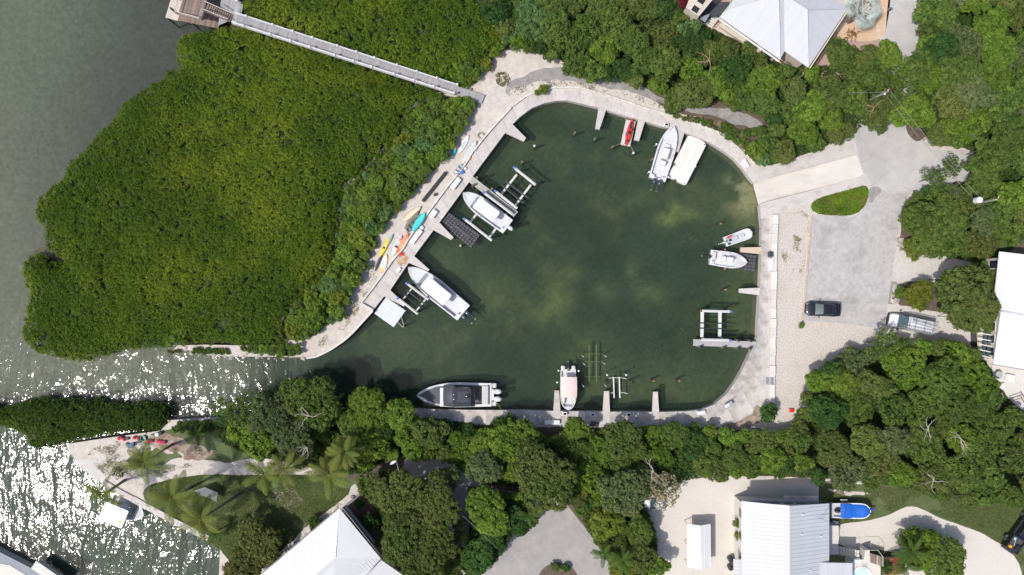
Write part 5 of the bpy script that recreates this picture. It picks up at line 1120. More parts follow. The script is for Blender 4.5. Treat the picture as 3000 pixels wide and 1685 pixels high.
# white van with ladder rack
def van(label, front, rear, W, rack=True, H=1.95):
    loc, rz_, Ln = pose(front, rear, LAND + 1.4); loc.z = LAND; r = thing('parked_van', label, 'van', loc, rz_); h = Ln / 2
    bd = [(-h, .96, .35, 1.0, H - .05), (-h + .15, 1, .3, 1.1, H), (0, 1, .3, 1.1, H), (h - 2.0, 1, .3, 1.1, H), (h - 1.35, .99, .3, 1.05, H - .28), (h - 1.0, .98, .3, 1.0, 1.28), (h - .7, .97, .3, .95, 1.1), (h - .25, .93, .3, .8, .95), (h, .82, .35, .65, .75)]
    b = MB(); b.loft([[Vector(p) for p in section(x, W / 2 * k, (a, c, d))] for x, k, a, c, d in bd]); b.build('body', white_paint, r, local=True, smooth=False)
    part(r, 'windscreen', glass_blue, lambda b: b.loft([[(x, -W / 2 * k, z), (x, -W / 4 * k, z + .04), (x, 0, z + .05), (x, W / 4 * k, z + .04), (x, W / 2 * k, z)] for x, k, z in ((h - 1.98, .78, H + .02), (h - 1.33, .84, H - .22), (h - .92, .88, 1.25))], 0, False, False, False))
    part(r, 'front_bumper', motor_black, lambda b: b.rbox((h - .02, 0, .45), (.3, W * .86, .4), .1))
    for s in (-1, 1):
        part(r, 'mirror', motor_black, lambda b: b.rbox((h - 1.1, s * (W / 2 + .14), 1.25), (.16, .28, .3), .04)); part(r, 'side_window', dark_glass, lambda b: b.box((h - 1.75, s * (W / 2 * .93 + .02), 1.45), (.7, .05, .4)))
        part(r, 'headlight', rim, lambda b: b.rbox((h - .15, s * W * .36, .8), (.25, .25, .14), .05))
    wheels(r, (h - .95, -h + 1.0), W / 2, .36)
    if rack:
        for x in (-h + .4, -h + 1.6, 0, h - 2.1): part(r, 'rack_bar', metal, lambda b: b.box((x, 0, H + .22), (.07, W * .92, .06)))
        for s in (-1, 1): part(r, 'rack_rail', metal, lambda b: b.box((-.6, s * W * .43, H + .18), (Ln - 2.3, .05, .06)))
        for k, (y0, y1, x0, x1) in enumerate(((.55, .62, -h + .1, h - 1.1), (.0, -.35, -h - .3, h - 2.2), (-.6, -.62, -h + .2, h - 2.3))):
            a = Vector((x0, y0, H + .33 + .06 * k)); c = Vector((x1, y1, H + .33 + .06 * k)); d = (c - a); ln = d.length; d.normalize(); n = Vector((-d.y, d.x, 0)) * .19
            lad = part(r, 'ladder', metal, lambda b: (b.tube([a + n, c + n], .03, 4), b.tube([a - n, c - n], .03, 4)))
            nr = int(ln / .32)
            part(lad, 'rungs', metal, lambda b: [b.tube([a + d * .32 * (i + .5) - n, a + d * .32 * (i + .5) + n], .02, 4) for i in range(nr)])
    return r
van('white work van carrying ladders parked under the tree by the lot', (2613, 936), (2734, 962), 2.0)
van('white van mostly hidden under the olive green trees', (1342, 1612), (1322, 1525), 2.0, False)
# black pickup at the right edge
loc, rz_, Ln = pose((3033, 1505), (2958, 1612), LAND + 1.0); loc.z = LAND; r = thing('parked_pickup', 'black pickup truck with a loaded bed parked on the grass at the right edge', 'pickup', loc, rz_); h = Ln / 2; W = 2.0
b = MB(); b.loft([[Vector(p) for p in section(x, W / 2 * k, (a, c, d))] for x, k, a, c, d in [(-h, .97, .45, .9, 1.0), (-h + .06, 1, .4, 1.0, 1.08), (-.7, 1, .4, 1.0, 1.08), (h - 1.7, 1, .4, 1.0, 1.1), (h - .4, .96, .4, .9, 1.05), (h, .88, .45, .8, .9)]]); b.build('body', black_paint, r, local=True)
part(r, 'truck_bed', mat('bed_grey', (.06, .06, .065), .7), lambda b: b.box((-h + 1.1, 0, 1.09), (1.9, 1.6, .06)))
for s in (-1, 1): part(r, 'bed_side', black_paint, lambda b: b.rbox((-h + 1.1, s * .9, 1.2), (2.1, .16, .3), .04))
part(r, 'tailgate', black_paint, lambda b: b.rbox((-h + .08, 0, 1.2), (.12, 1.9, .3), .03)); part(r, 'bumper', motor_dark, lambda b: b.rbox((-h - .12, 0, .6), (.25, 1.9, .25), .08))
part(r, 'cab', black_paint, lambda b: b.rbox((.3, 0, 1.5), (2.1, 1.6, .7), .25)); part(r, 'rear_window', dark_glass, lambda b: b.box((-.78, 0, 1.55), (.05, 1.3, .35)))
part(r, 'tool_case', mat('case_yellow', (.75, .42, .02), .5), lambda b: b.rbox((-h + .45, .45, 1.25), (.38, .36, .25), .05)); part(r, 'toolbox', motor_black, lambda b: b.rbox((-h + .8, -.45, 1.28), (.9, .6, .35), .08)); part(r, 'spade', metal, lambda b: b.tube([(-h + .8, .1, 1.3), (-h + 1.9, .5, 1.35)], .03, 4)); part(r, 'folded_cloth', mat('cloth_aqua', (.3, .55, .58), .8), lambda b: b.rbox((-h + 1.7, .5, 1.22), (.4, .25, .15), .05))
for s in (-1, 1): part(r, 'tail_light', mat('tail_red', (.3, .01, .01), .3), lambda b: b.box((-h + .0, s * .85, 1.05), (.12, .2, .22)))
wheels(r, (h - .95, -h + 1.05), W / 2, .4)
p = P(2947, 1570, 1.3); r2 = thing('spare_wheel', 'spare wheel standing beside the black pickup bed', 'wheel', (p.x, p.y, LAND)); part(r2, 'tyre', tyre, lambda b: b.tube([(0, 0, .3), (0, .0, .55)], .36, 16)); part(r2, 'rim', rim, lambda b: b.tube([(0, 0, .5), (0, 0, .57)], .22, 10))

# ------------------------------------------------------------------ houses
roof_white = mat('roof_white', (.53, .535, .55), .42, .03, .5, rnd=.02, stain=((.52, .52, .53), .3, .5, .75, .4))
roof_pale = mat('roof_pale', (.49, .50, .53), .42, .03, .4, rnd=.03, stain=((.40, .41, .43), .35, .5, .75, .4))
roof_bright = mat('roof_bright', (.66, .665, .675), .42, .03, .4, stain=((.56, .56, .57), .35, .5, .75, .4))
wall_beige = mat('wall_beige', (.52, .46, .39), .9, .05, 1.0, .2, 20); wall_pale = mat('wall_pale', (.60, .57, .52), .9, .05, 1.0, .2, 20)
trim_w = mat('trim_white', (.72, .71, .68), .6, .04, 2); gutter_m = mat('gutter_dark', (.10, .10, .11), .5)
def plane_z(px, py, e1, e2, z0, sl):
    z = z0
    A_, B_ = P(*e1, z0), P(*e2, z0); d = (B_ - A_); d.z = 0; d.normalize(); n = Vector((-d.y, d.x, 0))
    for _ in range(6):
        q = P(px, py, z); s = abs((q - A_).dot(n)); z = z0 + s * sl
    return z
def roof_part(root, name, px, e1, e2, z0, sl, m, w=.45, run=None, zs=None):
    """one roof plane laid as standing-seam panels; eave e1-e2 at height z0"""
    pts = [P(x, y, plane_z(x, y, e1, e2, z0, sl)) for x, y in px]
    A_, B_ = P(*e1, z0), P(*e2, z0); d = (B_ - A_).normalized(); n = Vector((-d.y, d.x, 0))
    c = sum(pts, Vector()) / len(pts)
    if (c - A_).dot(n) < 0: n = -n
    runv = n + Vector((0, 0, sl)) if run is None else run
    nr = d.cross(n + Vector((0, 0, sl))); nr = nr if nr.z > 0 else -nr; nr.normalize()
    b = MB(); slab3(b, [p - nr * .12 for p in pts], nr, .10); ro = b.build(name, m, root)
    for k, (poly, u, v, nn) in enumerate(strips(pts, runv, w, .0)):
        b = MB(); lo = min(p.dot(v) for p in poly); slab3(b, poly, nn, .02)
        # raised seam along one edge
        e = sorted(poly, key=lambda p: p.dot(v))[:2]
        if (e[0] - e[1]).length > .3: beam3(b, e[0] + nn * .035 + v * .02, e[1] + nn * .035 + v * .02, .04, .042)
        b.build('roof_panel', m, ro)
    return ro, pts
def walls(root, px, z1, inset, m, z0=LAND, name='wall'):
    pts = [P(x, y, z1) for x, y in px]; c = sum(pts, Vector()) / len(pts)
    q = [p + (c - p).normalized() * inset for p in pts]; b = MB(); b.prism([(p.x, p.y) for p in q], z0, z1); return b.build(name, m, root), q
def wins(root, a, c, n, z, w, h, frame=trim_w, name='window'):
    """n windows on the wall face from a to c"""
    a = Vector(a[:2]); c = Vector(c[:2]); d = (c - a).normalized(); L_ = (c - a).length; ang = math.atan2(d.y, d.x)
    for k in range(n):
        p = a + d * L_ * (k + .5) / n
        b = MB(); b.box((p.x, p.y, z), (w, .12, h), ang); f = b.build(name, frame, root)
        b = MB(); b.box((p.x, p.y, z), (w - .14, .16, h - .14), ang); b.build('pane', dark_glass, f)
h1 = thing('house', 'pale grey hip roofed house in the north-east with diagonal roof seams', 'house', P(2260, 60, LAND).xy.to_3d() + Vector((0, 0, LAND)))
W_, C1 = (2110, 51), (2285, 175); SL = .32
roof_part(h1, 'roof', [(2110, 51), (2285, 175), (2281, -20), (2229, 0), (2131, 28)], W_, C1, 4.8, SL, roof_pale)
roof_part(h1, 'roof', [(2131, 28), (2229, 0), (2281, -20), (2230, -80), (2190, -60)], (2110, 51), (2190, -60), 4.8, SL, roof_pale)
roof_part(h1, 'roof', [(2285, 175), (2298, 150), (2297, -10), (2281, -20)], (2285, 175), (2298, 156), 4.8, SL, roof_pale)
roof_part(h1, 'roof', [(2298, 150), (2368, 198), (2365, 28), (2321, -1), (2297, -14)], (2298, 150), (2368, 198), 4.8, SL, roof_pale)
roof_part(h1, 'roof', [(2368, 198), (2483, 25), (2365, 28)], (2368, 198), (2483, 25), 4.8, SL, roof_pale)
roof_part(h1, 'roof', [(2483, 25), (2430, -12), (2400, -40), (2321, -1), (2365, 28)], (2483, 25), (2400, -35), 4.8, SL, roof_pale)
wl, q = walls(h1, [(2118, 52), (2285, 168), (2298, 150), (2365, 190), (2472, 25), (2400, -40), (2200, -70)], 4.5, .5, wall_beige)
wins(h1, q[0], q[1], 5, 2.6, 1.1, 1.2); wins(h1, q[3], q[4], 4, 2.6, 1.1, 1.2)
b = MB(); polybar(b, [P(2106, 55, 4.7), P(2283, 180, 4.7)], .16, 4.55, 4.72); b.build('gutter', trim_w, h1)
b = MB(); polybar(b, [P(2106, 55, 4.7), P(2150, 0, 4.7)], .16, 4.55, 4.72); b.build('gutter', mat('gutter_green', (.42, .48, .38), .5), h1)
b = MB(); polybar(b, [P(2372, 200, 4.7), P(2486, 27, 4.7)], .14, 4.6, 4.76); b.build('gutter', mat('gutter_cream', (.62, .55, .42), .5), h1)
b = MB(); polybar(b, [P(2112, 70, 2.9), P(2230, 150, 2.9)], .7, 2.7, 2.85); b.build('porch_ledge', wall_beige, h1)
p = P(2192, 122, 3); b = MB(); b.rbox((p.x, p.y, 3.0), (.8, 1.4, .35), .15, rad(-50)); b.build('porch_planter', concrete_old, h1)
for hx, hy in ((2281, -20), ):
    b = MB(); zt = plane_z(2281, -20, W_, C1, 4.8, SL); b.tube([P(2285, 175, 4.87), P(2281, -20, zt + .06)], .08, 5); b.tube([P(2368, 198, 4.87), P(2365, 28, plane_z(2365, 28, (2298, 150), (2368, 198), 4.8, SL) + .06)], .08, 5); b.tube([P(2483, 25, 4.87), P(2365, 28, plane_z(2365, 28, (2298, 150), (2368, 198), 4.8, SL) + .06)], .08, 5); b.build('ridge_cap', roof_pale, h1)
# beige annex with square openings, spiral stair, slatted steps
ax = thing('annex', 'beige roof terrace with two square dark openings beside the north-east house', 'building', P(2045, 15, LAND))
zt = 4.6
b = MB(); b.prism(PP([(2010, 22), (2048, 47), (2087, 0), (2120, -60), (2040, -60)], zt), LAND, zt); b.build('wall', wall_beige, ax)
for x, y in ((2037.5, 27.5), (2055, 2)):
    b = MB(); q = P(x, y, zt + .05); b.box((q.x, q.y, zt + .02), (.95, .85, .06), rad(-33)); o = b.build('roof_opening', mat('opening_dark', (.012, .013, .010), .6), ax)
    b = MB(); 
    for dx, dy, sx_, sy_ in ((0, -.47, 1.05, .1), (.52, 0, .1, 1.0), (-.52, 0, .1, 1.0), (0, .47, 1.05, .1)):
        v = Matrix.Rotation(rad(-33), 2) @ Vector((dx, dy)); b.box((q.x + v.x, q.y + v.y, zt + .04), (sx_, sy_, .12), rad(-33))
    b.build('opening_curb', wall_pale, o)
st = thing('spiral_stair', 'dark spiral staircase between the beige terrace and the grey roof', 'staircase', P(2103, 20, LAND))
sd = mat('stair_dark', (.06, .065, .075), .5)
c = P(2100, 14, 3.0)
for k in range(14):
    a = rad(-175 + k * 13); z = 1.2 + k * .2; u = Vector((math.cos(a), math.sin(a))); v = Vector((-u.y, u.x)); b = MB()
    q = [Vector((c.x, c.y)) + u * .1 + v * .04, Vector((c.x, c.y)) + u * .1 - v * .04, Vector((c.x, c.y)) + u * 1.5 - v * .22, Vector((c.x, c.y)) + u * 1.5 + v * .22]
    b.prism(q, z, z + .05); b.build('stair_tread', sd, st)
b = MB(); b.cyl((c.x, c.y, LAND), .08, 4, 8); b.build('centre_pole', sd, st)
b = MB(); b.tube([(c.x + 1.5 * math.cos(rad(-175 + k * 13)), c.y + 1.5 * math.sin(rad(-175 + k * 13)), 2.1 + k * .2) for k in range(14)], .03, 5); b.build('handrail', sd, st)
b = MB(); b.prism(PP([(2051, 50), (2076, 41), (2079, 45), (2066, 65), (2052, 55)], 3.2), 3.05, 3.15); b.build('landing', mat('landing_grey', (.22, .25, .29), .5), st)
b = MB(); b.prism(PP([(2048, 48), (2084, 3), (2124, 22), (2106, 50), (2070, 72), (2050, 62)], 1.1), 1.02, 1.05); b.build('floor_mat', sd, st)
sl = thing('garden_steps', 'broad cream steps with dark joints below the spiral staircase', 'steps', P(2085, 65, LAND))
A_, B_, C_, D_ = P(2088, 45, 2.0), P(2108, 53, 2.0), P(2084, 84, 1.1), P(2062, 73, 1.1)
for k in range(5):
    f0, f1 = k / 5 + .01, (k + 1) / 5 - .015; q = [A_.lerp(D_, f0), B_.lerp(C_, f0), B_.lerp(C_, f1), A_.lerp(D_, f1)]; zz = q[0].z
    b = MB(); b.prism([(v.x, v.y) for v in q], LAND - .1, zz); b.build('step', wall_pale, sl)
# utility pad south of the annex
# ---- south house, white hip roof
h2 = thing('house', 'large bright white hip roofed house at the bottom left of centre', 'house', P(960, 1640, LAND))
T, R_, AP = (995, 1490), (1115, 1636), (983, 1634); S2 = .27; z2 = 5.0
roof_part(h2, 'roof', [T, R_, AP], T, R_, z2, S2, roof_bright)
roof_part(h2, 'roof', [T, AP, (800, 1790), (600, 1825)], T, (600, 1825), z2, S2, roof_bright)
roof_part(h2, 'roof', [R_, AP, (800, 1790), (960, 1820)], R_, (940, 1785), z2, S2, roof_white)
roof_part(h2, 'lower_roof', [(1117, 1641), (1192, 1693), (1130, 1790), (1060, 1700)], (1117, 1641), (1192, 1693), z2 - .5, .12, roof_white)
wl, q = walls(h2, [(995, 1500), (1105, 1636), (960, 1800), (640, 1830)], z2 - .3, .6, wall_pale); wins(h2, q[0], q[1], 3, 3, 1.3, 1.2); wins(h2, q[3], q[0], 7, 3, 1.2, 1.2)
for a, c, m_, w_, zz in (((1002, 1487), (1112, 1625), gutter_m, .12, 4.8), ((1008, 1484), (1094, 1594), mat('balcony_grey', (.24, .25, .27), .7), .75, 3.3), ((1017, 1490), (1090, 1582), metal, .06, 4.2)):
    b = MB(); polybar(b, [P(*a, zz), P(*c, zz)], w_, zz - .1, zz); b.build('gutter' if m_ is gutter_m else 'balcony_edge', m_, h2)
for t in [i / 14 for i in range(15)]:
    b = MB(); q_ = P(1012, 1487, 3.3).lerp(P(1092, 1590, 3.3), t); b.cyl((q_.x, q_.y, 3.25), .02, .95, 5); b.build('baluster', metal, h2)
b = MB(); polybar(b, [P(993, 1488, 4.9), P(600, 1822, 4.9)], .12, 4.75, 4.9); b.build('gutter', gutter_m, h2)
# ---- south-east gabled house
h3 = thing('house', 'white gabled house with horizontal roof seams at the bottom right', 'house', P(2300, 1580, LAND))
z3 = 6.0
roof_part(h3, 'roof', [(2172, 1468), (2314, 1482), (2314, 1760), (2172, 1760)], (2172, 1468), (2172, 1760), z3, .26, roof_white, w=.52)
roof_part(h3, 'roof', [(2429, 1475), (2314.5, 1482), (2314.5, 1760), (2401, 1760), (2401, 1647), (2427, 1641)] if False else [(2429, 1475), (2314.5, 1482), (2314.5, 1760), (2429, 1760)], (2429, 1475), (2429, 1760), z3, .30, roof_pale, w=.52)
roof_part(h3, 'lower_roof', [(2400, 1648), (2497, 1650), (2497, 1760), (2400, 1760)], (2400, 1648), (2497, 1650), 6.45, .02, roof_pale, w=.5)
roof_part(h3, 'porch_roof', [(2149, 1638), (2171, 1639), (2171, 1760), (2149, 1760)], (2149, 1638), (2149, 1760), 5.2, .1, roof_white, w=.5)
wl, q = walls(h3, [(2176, 1474), (2424, 1478), (2424, 1760), (2176, 1760)], z3 - .4, .5, wall_pale); wins(h3, q[0], q[1], 6, 4, 1.4, 1.4); wins(h3, q[1], q[2], 4, 4, 1.3, 1.3); wins(h3, q[0], q[3], 4, 4, 1.3, 1.3)
b = MB(); b.prism(PP([(2174, 1466), (2398, 1466), (2398, 1478), (2174, 1478)], 4.3), 4.1, 4.3); b.build('balcony', deck_grey, h3)
b = MB(); b.prism(PP([(2299, 1453), (2398, 1453), (2398, 1468), (2299, 1468)], 4.3), 4.0, 4.28); b.build('balcony', concrete_old, h3)
b = MB(); b.tube([P(2174, 1466, 5.2), P(2398, 1466, 5.2)], .04, 5); b.tube([P(2174, 1466, 4.8), P(2398, 1466, 4.8)], .03, 5); b.build('balcony_rail', metal, h3)
for k in range(12): b = MB(); q_ = P(2174 + 20.3 * k, 1466, 4.3); b.cyl((q_.x, q_.y, 4.2), .03, 1.0, 5); b.build('baluster', metal, h3)
p = P(2412, 1520, 7.4); b = MB(); b.tube([(p.x - .6, p.y + .1, 7.0), (p.x + .5, p.y - .3, 7.5)], .03, 4); b.tube([(p.x - .3, p.y - .3, 7.1), (p.x + .7, p.y + .8, 7.3)], .03, 4); b.build('antenna', metal, h3)
for x, y in ((2351, 1507), (2348, 1564), (2403, 1571), (2372, 1670)): p = P(x, y, plane_z(x, y, (2429, 1475), (2429, 1760), z3, .30)); b = MB(); b.cyl((p.x, p.y, p.z), .09, .28, 8); b.build('vent_pipe', trim_w, h3)
b = MB(); b.prism(PP([(2430, 1540), (2456, 1540), (2456, 1625), (2430, 1625)], 2.6), 1.0, 2.6); b.build('side_porch', wall_pale, h3)
b = MB(); b.tube([P(2432, 1541, 3.4), P(2457, 1541, 3.4), P(2457, 1583, 3.4)], .03, 4); b.build('porch_rail', trim_w, h3)
# deck, stairs and pool behind it
pd = thing('pool_deck', 'cream pool deck with small round pool and outside stairs by the white gabled house', 'deck', P(2530, 1650, LAND))
b = MB(); b.prism(PP([(2497, 1650), (2497, 1760), (2580, 1760), (2580, 1658), (2548, 1630), (2548, 1612), (2535, 1614), (2530, 1640), (2498, 1646)], 3.0), 1.0, 3.0); b.build('terrace', wall_pale, pd)
p = P(2524, 1690, 3.05); b = MB(); b.lathe((p.x, p.y, 3.0), [(1.45, 0), (1.45, .12), (1.25, .12), (1.22, .04)], 24); b.build('pool_rim', trim_w, pd)
b = MB(); b.cyl((p.x, p.y, 3.0), 1.23, .07, 24); b.build('pool_water', mat('pool_water', (.55, .78, .82), .08, .05, 2), pd)
b = MB(); b.tube([(p.x - .1, p.y + 1.1, 3.1), (p.x - .1, p.y + 1.25, 3.7), (p.x, p.y + 1.5, 3.7), (p.x + .05, p.y + 1.7, 3.1)], .03, 5); b.tube([(p.x + .35, p.y + 1.1, 3.1), (p.x + .3, p.y + 1.25, 3.7), (p.x + .4, p.y + 1.5, 3.7), (p.x + .45, p.y + 1.7, 3.1)], .03, 5); b.build('pool_ladder', metal, pd)
for k in range(8):
    b = MB(); a = P(2458 + k * 8, 1605 + k * 1.8, 1.2 + k * .22); b.box((a.x, a.y - .35, a.z - .1), (.36, 1.0, .12)); b.build('stair_tread', wall_pale, pd)
for dy in (0, 24):
    b = MB(); b.tube([P(2456, 1601 + dy, 2.2), P(2520, 1614 + dy, 3.9)], .03, 4); b.build('stair_rail', trim_w, pd)
planked(pd, [P(2549, 1620, 3.05), P(2587, 1632, 3.05), P(2587, 1660, 3.05), P(2549, 1648, 3.05)], .16, .04, plank_brown, 'deck_board')
for q0, q1 in (((2531, 1612), (2572, 1612)), ((2572, 1612), (2587, 1632)), ((2587, 1632), (2587, 1660)), ((2570, 1628), (2570, 1658)), ((2498, 1640), (2530, 1640))):
    b = MB(); b.tube([P(*q0, 3.9), P(*q1, 3.9)], .03, 4); b.build('deck_rail', trim_w, pd)
part_m = mat('lounger_white', (.68, .68, .66), .7)
dock_box('pale blue grey lounger on the pool deck', 2514, 1645, 1.0, .5, .25, 0, mat('lounger_blue', (.6, .68, .72), .7), z=3.0, name='lounger', cat='lounger')
dock_box('white utility box on the grass beside the white gabled house', 2449, 1531, .8, .38, .3, -5, name='utility_box', cat='box', z=LAND)
for i, (x, y) in enumerate(((2142, 1640), (2142, 1664))): p = P(x, y, 1.8); b = MB(); b.lathe((p.x, p.y, LAND), [(.36, 0), (.40, .7), (.42, .78), (.34, .84), (.05, .9)], 14); tag(b.build('rain_barrel', motor_black), ('upper', 'lower')[i] + ' of the two black barrels by the gabled house wall', 'barrel')
# terracotta roof at the bottom right
tr_ = thing('tiled_shelter', 'small red tiled shelter half hidden by palms at the bottom right', 'shelter', P(2620, 1660, LAND)); tile = mat('terracotta', (.30, .095, .05), .8, .15, 3, rnd=.15)
for i in range(9):
    for j in range(7):
        b = MB(); p = P(2596 + i * 6.0, 1640 + j * 7.0 - i * .6, 2.6 + .04 * i); b.rbox((p.x, p.y, p.z), (.27, .34, .08), .06, rad(4)); b.build('roof_tile', tile, tr_)
b = MB(); b.prism(PP([(2598, 1644), (2640, 1640), (2640, 1684), (2598, 1684)], 2.4), LAND, 2.4); b.build('wall', wall_beige, tr_)
# ---- east house
h4 = thing('house', 'bright white roofed house at the right edge behind the trees', 'house', P(2960, 910, LAND))
roof_part(h4, 'roof', [(2928, 737), (3080, 755), (3080, 936), (2932, 910), (2915, 850)], (2928, 737), (2915, 850), 5.4, .05, roof_bright, w=.6)
roof_part(h4, 'roof', [(2932, 913), (3080, 938), (3080, 1096), (2910, 1067)], (2932, 913), (2910, 1067), 5.4, .10, roof_bright, w=.6)
wl, q = walls(h4, [(2934, 745), (3080, 760), (3080, 1088), (2916, 1060)], 5.1, .5, wall_beige); wins(h4, q[0], q[3], 8, 3.6, 1.2, 1.8)
b = MB(); b.tube([P(2932, 911, 5.5), P(3080, 937, 5.6)], .14, 5); b.build('valley_gutter', roof_pale, h4)
b = MB(); b.prism(PP([(2862, 945), (2916, 955), (2900, 1060), (2868, 1050)], 2.8), 2.6, 2.8); b.build('verandah_floor', wall_beige, h4)
for k in range(6): b = MB(); polybar(b, [P(2866, 960 + k * 16, 3.9), P(2914, 966 + k * 17, 3.9)], .12, 3.8, 3.92); b.build('verandah_beam', trim_w, h4)
for x in (2884, 2898): b = MB(); polybar(b, [P(x + 8, 945, 3.7), P(x - 4, 1050, 3.7)], .4, 3.6, 3.7); b.build('glass_panel', glass_blue, h4)
b = MB(); b.prism(PP([(2846, 956), (2880, 960), (2866, 1046), (2846, 1010)], 1.2), 1.0, 1.1); b.build('lower_terrace', mat('terrace_dark', (.06, .06, .07), .7), h4)
b = MB(); pt = PP([(2906, 1068), (3080, 1098), (3080, 1280), (2990, 1250), (2960, 1170), (2915, 1160)], 1.2); b.prism(pt, 1.0, 1.2); tag(b.build('patio', mat('patio_pale', (.58, .56, .52), .85, .05, 1)), kind='structure')
p = P(2926, 1098, 1.9); r = thing('patio_table', 'round glass topped patio table south of the east house', 'table', (p.x, p.y, 1.2)); part(r, 'table_top', deck_grey, lambda b: b.cyl((0, 0, .72), .5, .04, 16)); part(r, 'rim', gutter_m, lambda b: b.tube([(.5 * math.cos(i * math.pi / 12), .5 * math.sin(i * math.pi / 12), .75) for i in range(25)], .03, 4)); part(r, 'leg', gutter_m, lambda b: b.cyl((0, 0, 0), .05, .72, 8))
for lb, x, y, dg in (('square white cushioned daybed on the east patio', 2960, 1107, -12), ('left pale lounge cushion on the east patio', 2914, 1130, 0), ('right pale lounge cushion on the east patio', 2935, 1131, 0)): dock_box(lb, x, y, 1.3 if y < 1120 else .85, .95 if y < 1120 else .75, .4, dg, mat('lounger_white', (.68, .68, .66), .7), z=1.2, name='daybed' if y < 1120 else 'lounge_cushion', cat='daybed' if y < 1120 else 'cushion')
r = thing('swing_frame', 'wooden frame seat at the far right of the east patio', 'frame', P(2975, 1165, 1.2)); tk = mat('frame_brown', (.20, .12, .08), .7)
for q0, q1 in (((2958, 1168), (2995, 1156)), ((2958, 1176), (2992, 1166)), ((2992, 1152), (3010, 1180)), ((2992, 1166), (3006, 1190))): b = MB(); b.tube([P(*q0, 2.0), P(*q1, 2.0)], .06, 4); b.build('beam', tk, r)
# ---- south-west corner building
structure('far_bank', PP([(-9000, 1560), (-30, 1600), (0, 1617), (86, 1662), (140, 1690), (300, 1760), (300, 9000), (-9000, 9000)]), -2.6, LAND, sand)
b = MB(); b.prism(PP([(-30, 1598), (0, 1617), (92, 1664), (150, 1700), (130, 1730), (-40, 1645)]), LAND - .1, LAND + .06); tag(b.build('boardwalk_cap', mat('cap_grey', (.24, .26, .29), .8, .06, 2, .2, 20)), kind='structure')
dock_box('long pale locker standing on the corner seawall at the bottom left', 138, 1682, 4.6, 1.3, .7, -35, mat('locker_pale', (.50, .50, .47), .6), name='seawall_locker', cat='locker')
b = MB(); b.prism(PP([(-40, 1640), (0, 1650), (30, 1655), (88, 1690), (60, 1740), (-40, 1700)]), LAND, LAND + .12); tag(b.build('terrace', wall_pale), kind='structure')
# carport
cp = thing('carport', 'free standing bright white gabled carport on the pale gravel yard', 'carport', P(2048, 1600, LAND))
zc_ = 3.1
roof_part(cp, 'roof', [(2013, 1535), (2051.5, 1540), (2055, 1667), (2013, 1661)], (2013, 1535), (2013, 1661), zc_, .28, roof_bright, w=.9, run=Vector((0, 1, 0)))
roof_part(cp, 'roof', [(2081, 1535), (2051.5, 1540), (2055, 1667), (2082, 1661)], (2081, 1535), (2082, 1661), zc_ + .1, .34, roof_bright, w=.9, run=Vector((0, 1, 0)))
for x, y in ((2016, 1540), (2078, 1540), (2016, 1600), (2078, 1600), (2016, 1658), (2078, 1658)): b = MB(); q_ = P(x, y, zc_); b.cyl((q_.x, q_.y, LAND), .05, zc_ - LAND, 6); b.build('post', trim_w, cp)
r = thing('stored_boat', 'grey covered boat parked inside the white carport', 'boat', P(2046, 1590, LAND), rad(90)); b = MB(); b.T = Matrix.Translation((0, 0, .6)); hull_mesh(b, 6.6, 2.1, .8, p=2.4); b.build('hull', [gel_off, cushion], r, local=True)

# ------------------------------------------------------------------ poles, lamp, hammock, small things
wood_grey = mat('pole_wood', (.24, .23, .22), .9, .2, 2, .3, 12, stretch=(1, 1, .2))
def upole(label, base, top_z, lean=(0, 0)):
    p = P(*base, LAND); r = thing('utility_pole', label, 'utility pole', p)
    b = MB(); b.tube([(p.x, p.y, LAND), (p.x + lean[0], p.y + lean[1], top_z)], [.19, .13], 10); b.build('pole', wood_grey, r); return r, Vector((p.x + lean[0], p.y + lean[1], top_z))
u1, t1 = upole('grey wooden utility pole rising through the trees above the ramp', (2514, 310), 8.6, (0, -.15))
b = MB(); b.box((t1.x, t1.y, t1.z - .5), (.9, .1, .1), .8); b.build('crossarm', wood_grey, u1)
for dx in (-.35, 0, .35): b = MB(); b.lathe((t1.x + dx * .7, t1.y + dx * .7, t1.z - .45), [(.07, 0), (.12, .08), (.06, .16), (.1, .22), (.02, .3)], 8); b.build('insulator', trim_w, u1)
b = MB(); b.lathe((t1.x + .1, t1.y + .1, t1.z), [(.06, 0), (.12, .1), (.06, .2), (.12, .3), (.06, .4), (.12, .5), (.03, .6)], 8); b.build('insulator', mat('insulator_red', (.12, .03, .025), .3), u1)
u2, t2 = upole('utility pole with white transformer standing in the east trees', (2818, 603), 7.3, (0, .0))
p = P(2874, 585, 7.2); b = MB(); b.lathe((p.x, p.y, 6.2), [(.28, 0), (.42, .05), (.42, .8), (.36, .88), (.05, .92)], 14); b.build('transformer', white_paint, u2)
b = MB(); b.tube([t2 - Vector((0, 0, .5)), (t2.x + .7, t2.y + .1, t2.z - .3), (t2.x + .9, t2.y + .5, t2.z - .3)], .045, 5); b.build('bracket_arm', trim_w, u2)
b = MB(); b.lathe((t2.x + .6, t2.y + .1, t2.z - .1), [(.05, 0), (.1, .1), (.05, .2), (.1, .3), (.02, .4)], 8); b.build('insulator', mat('insulator_red', (.12, .03, .025), .3), u2)
def wire(label, a, c, sag, r=.016, m=None):
    a = Vector(a); c = Vector(c); b = MB(); b.tube([a.lerp(c, t) - Vector((0, 0, sag * 4 * t * (1 - t))) for t in [i / 16 for i in range(17)]], r, 4); tag(b.build('power_line', m or mat('wire_grey', (.30, .33, .30), .6)), label, 'power line')
wire('upper right power line crossing the road junction', t1 + Vector((.1, 0, .3)), (P(2872, 580, 7.4)), .5, .015)
wire('lower left power line crossing the road junction', t1 + Vector((-.2, -.2, -.4)), (P(2862, 593, 6.8)), .5, .015)
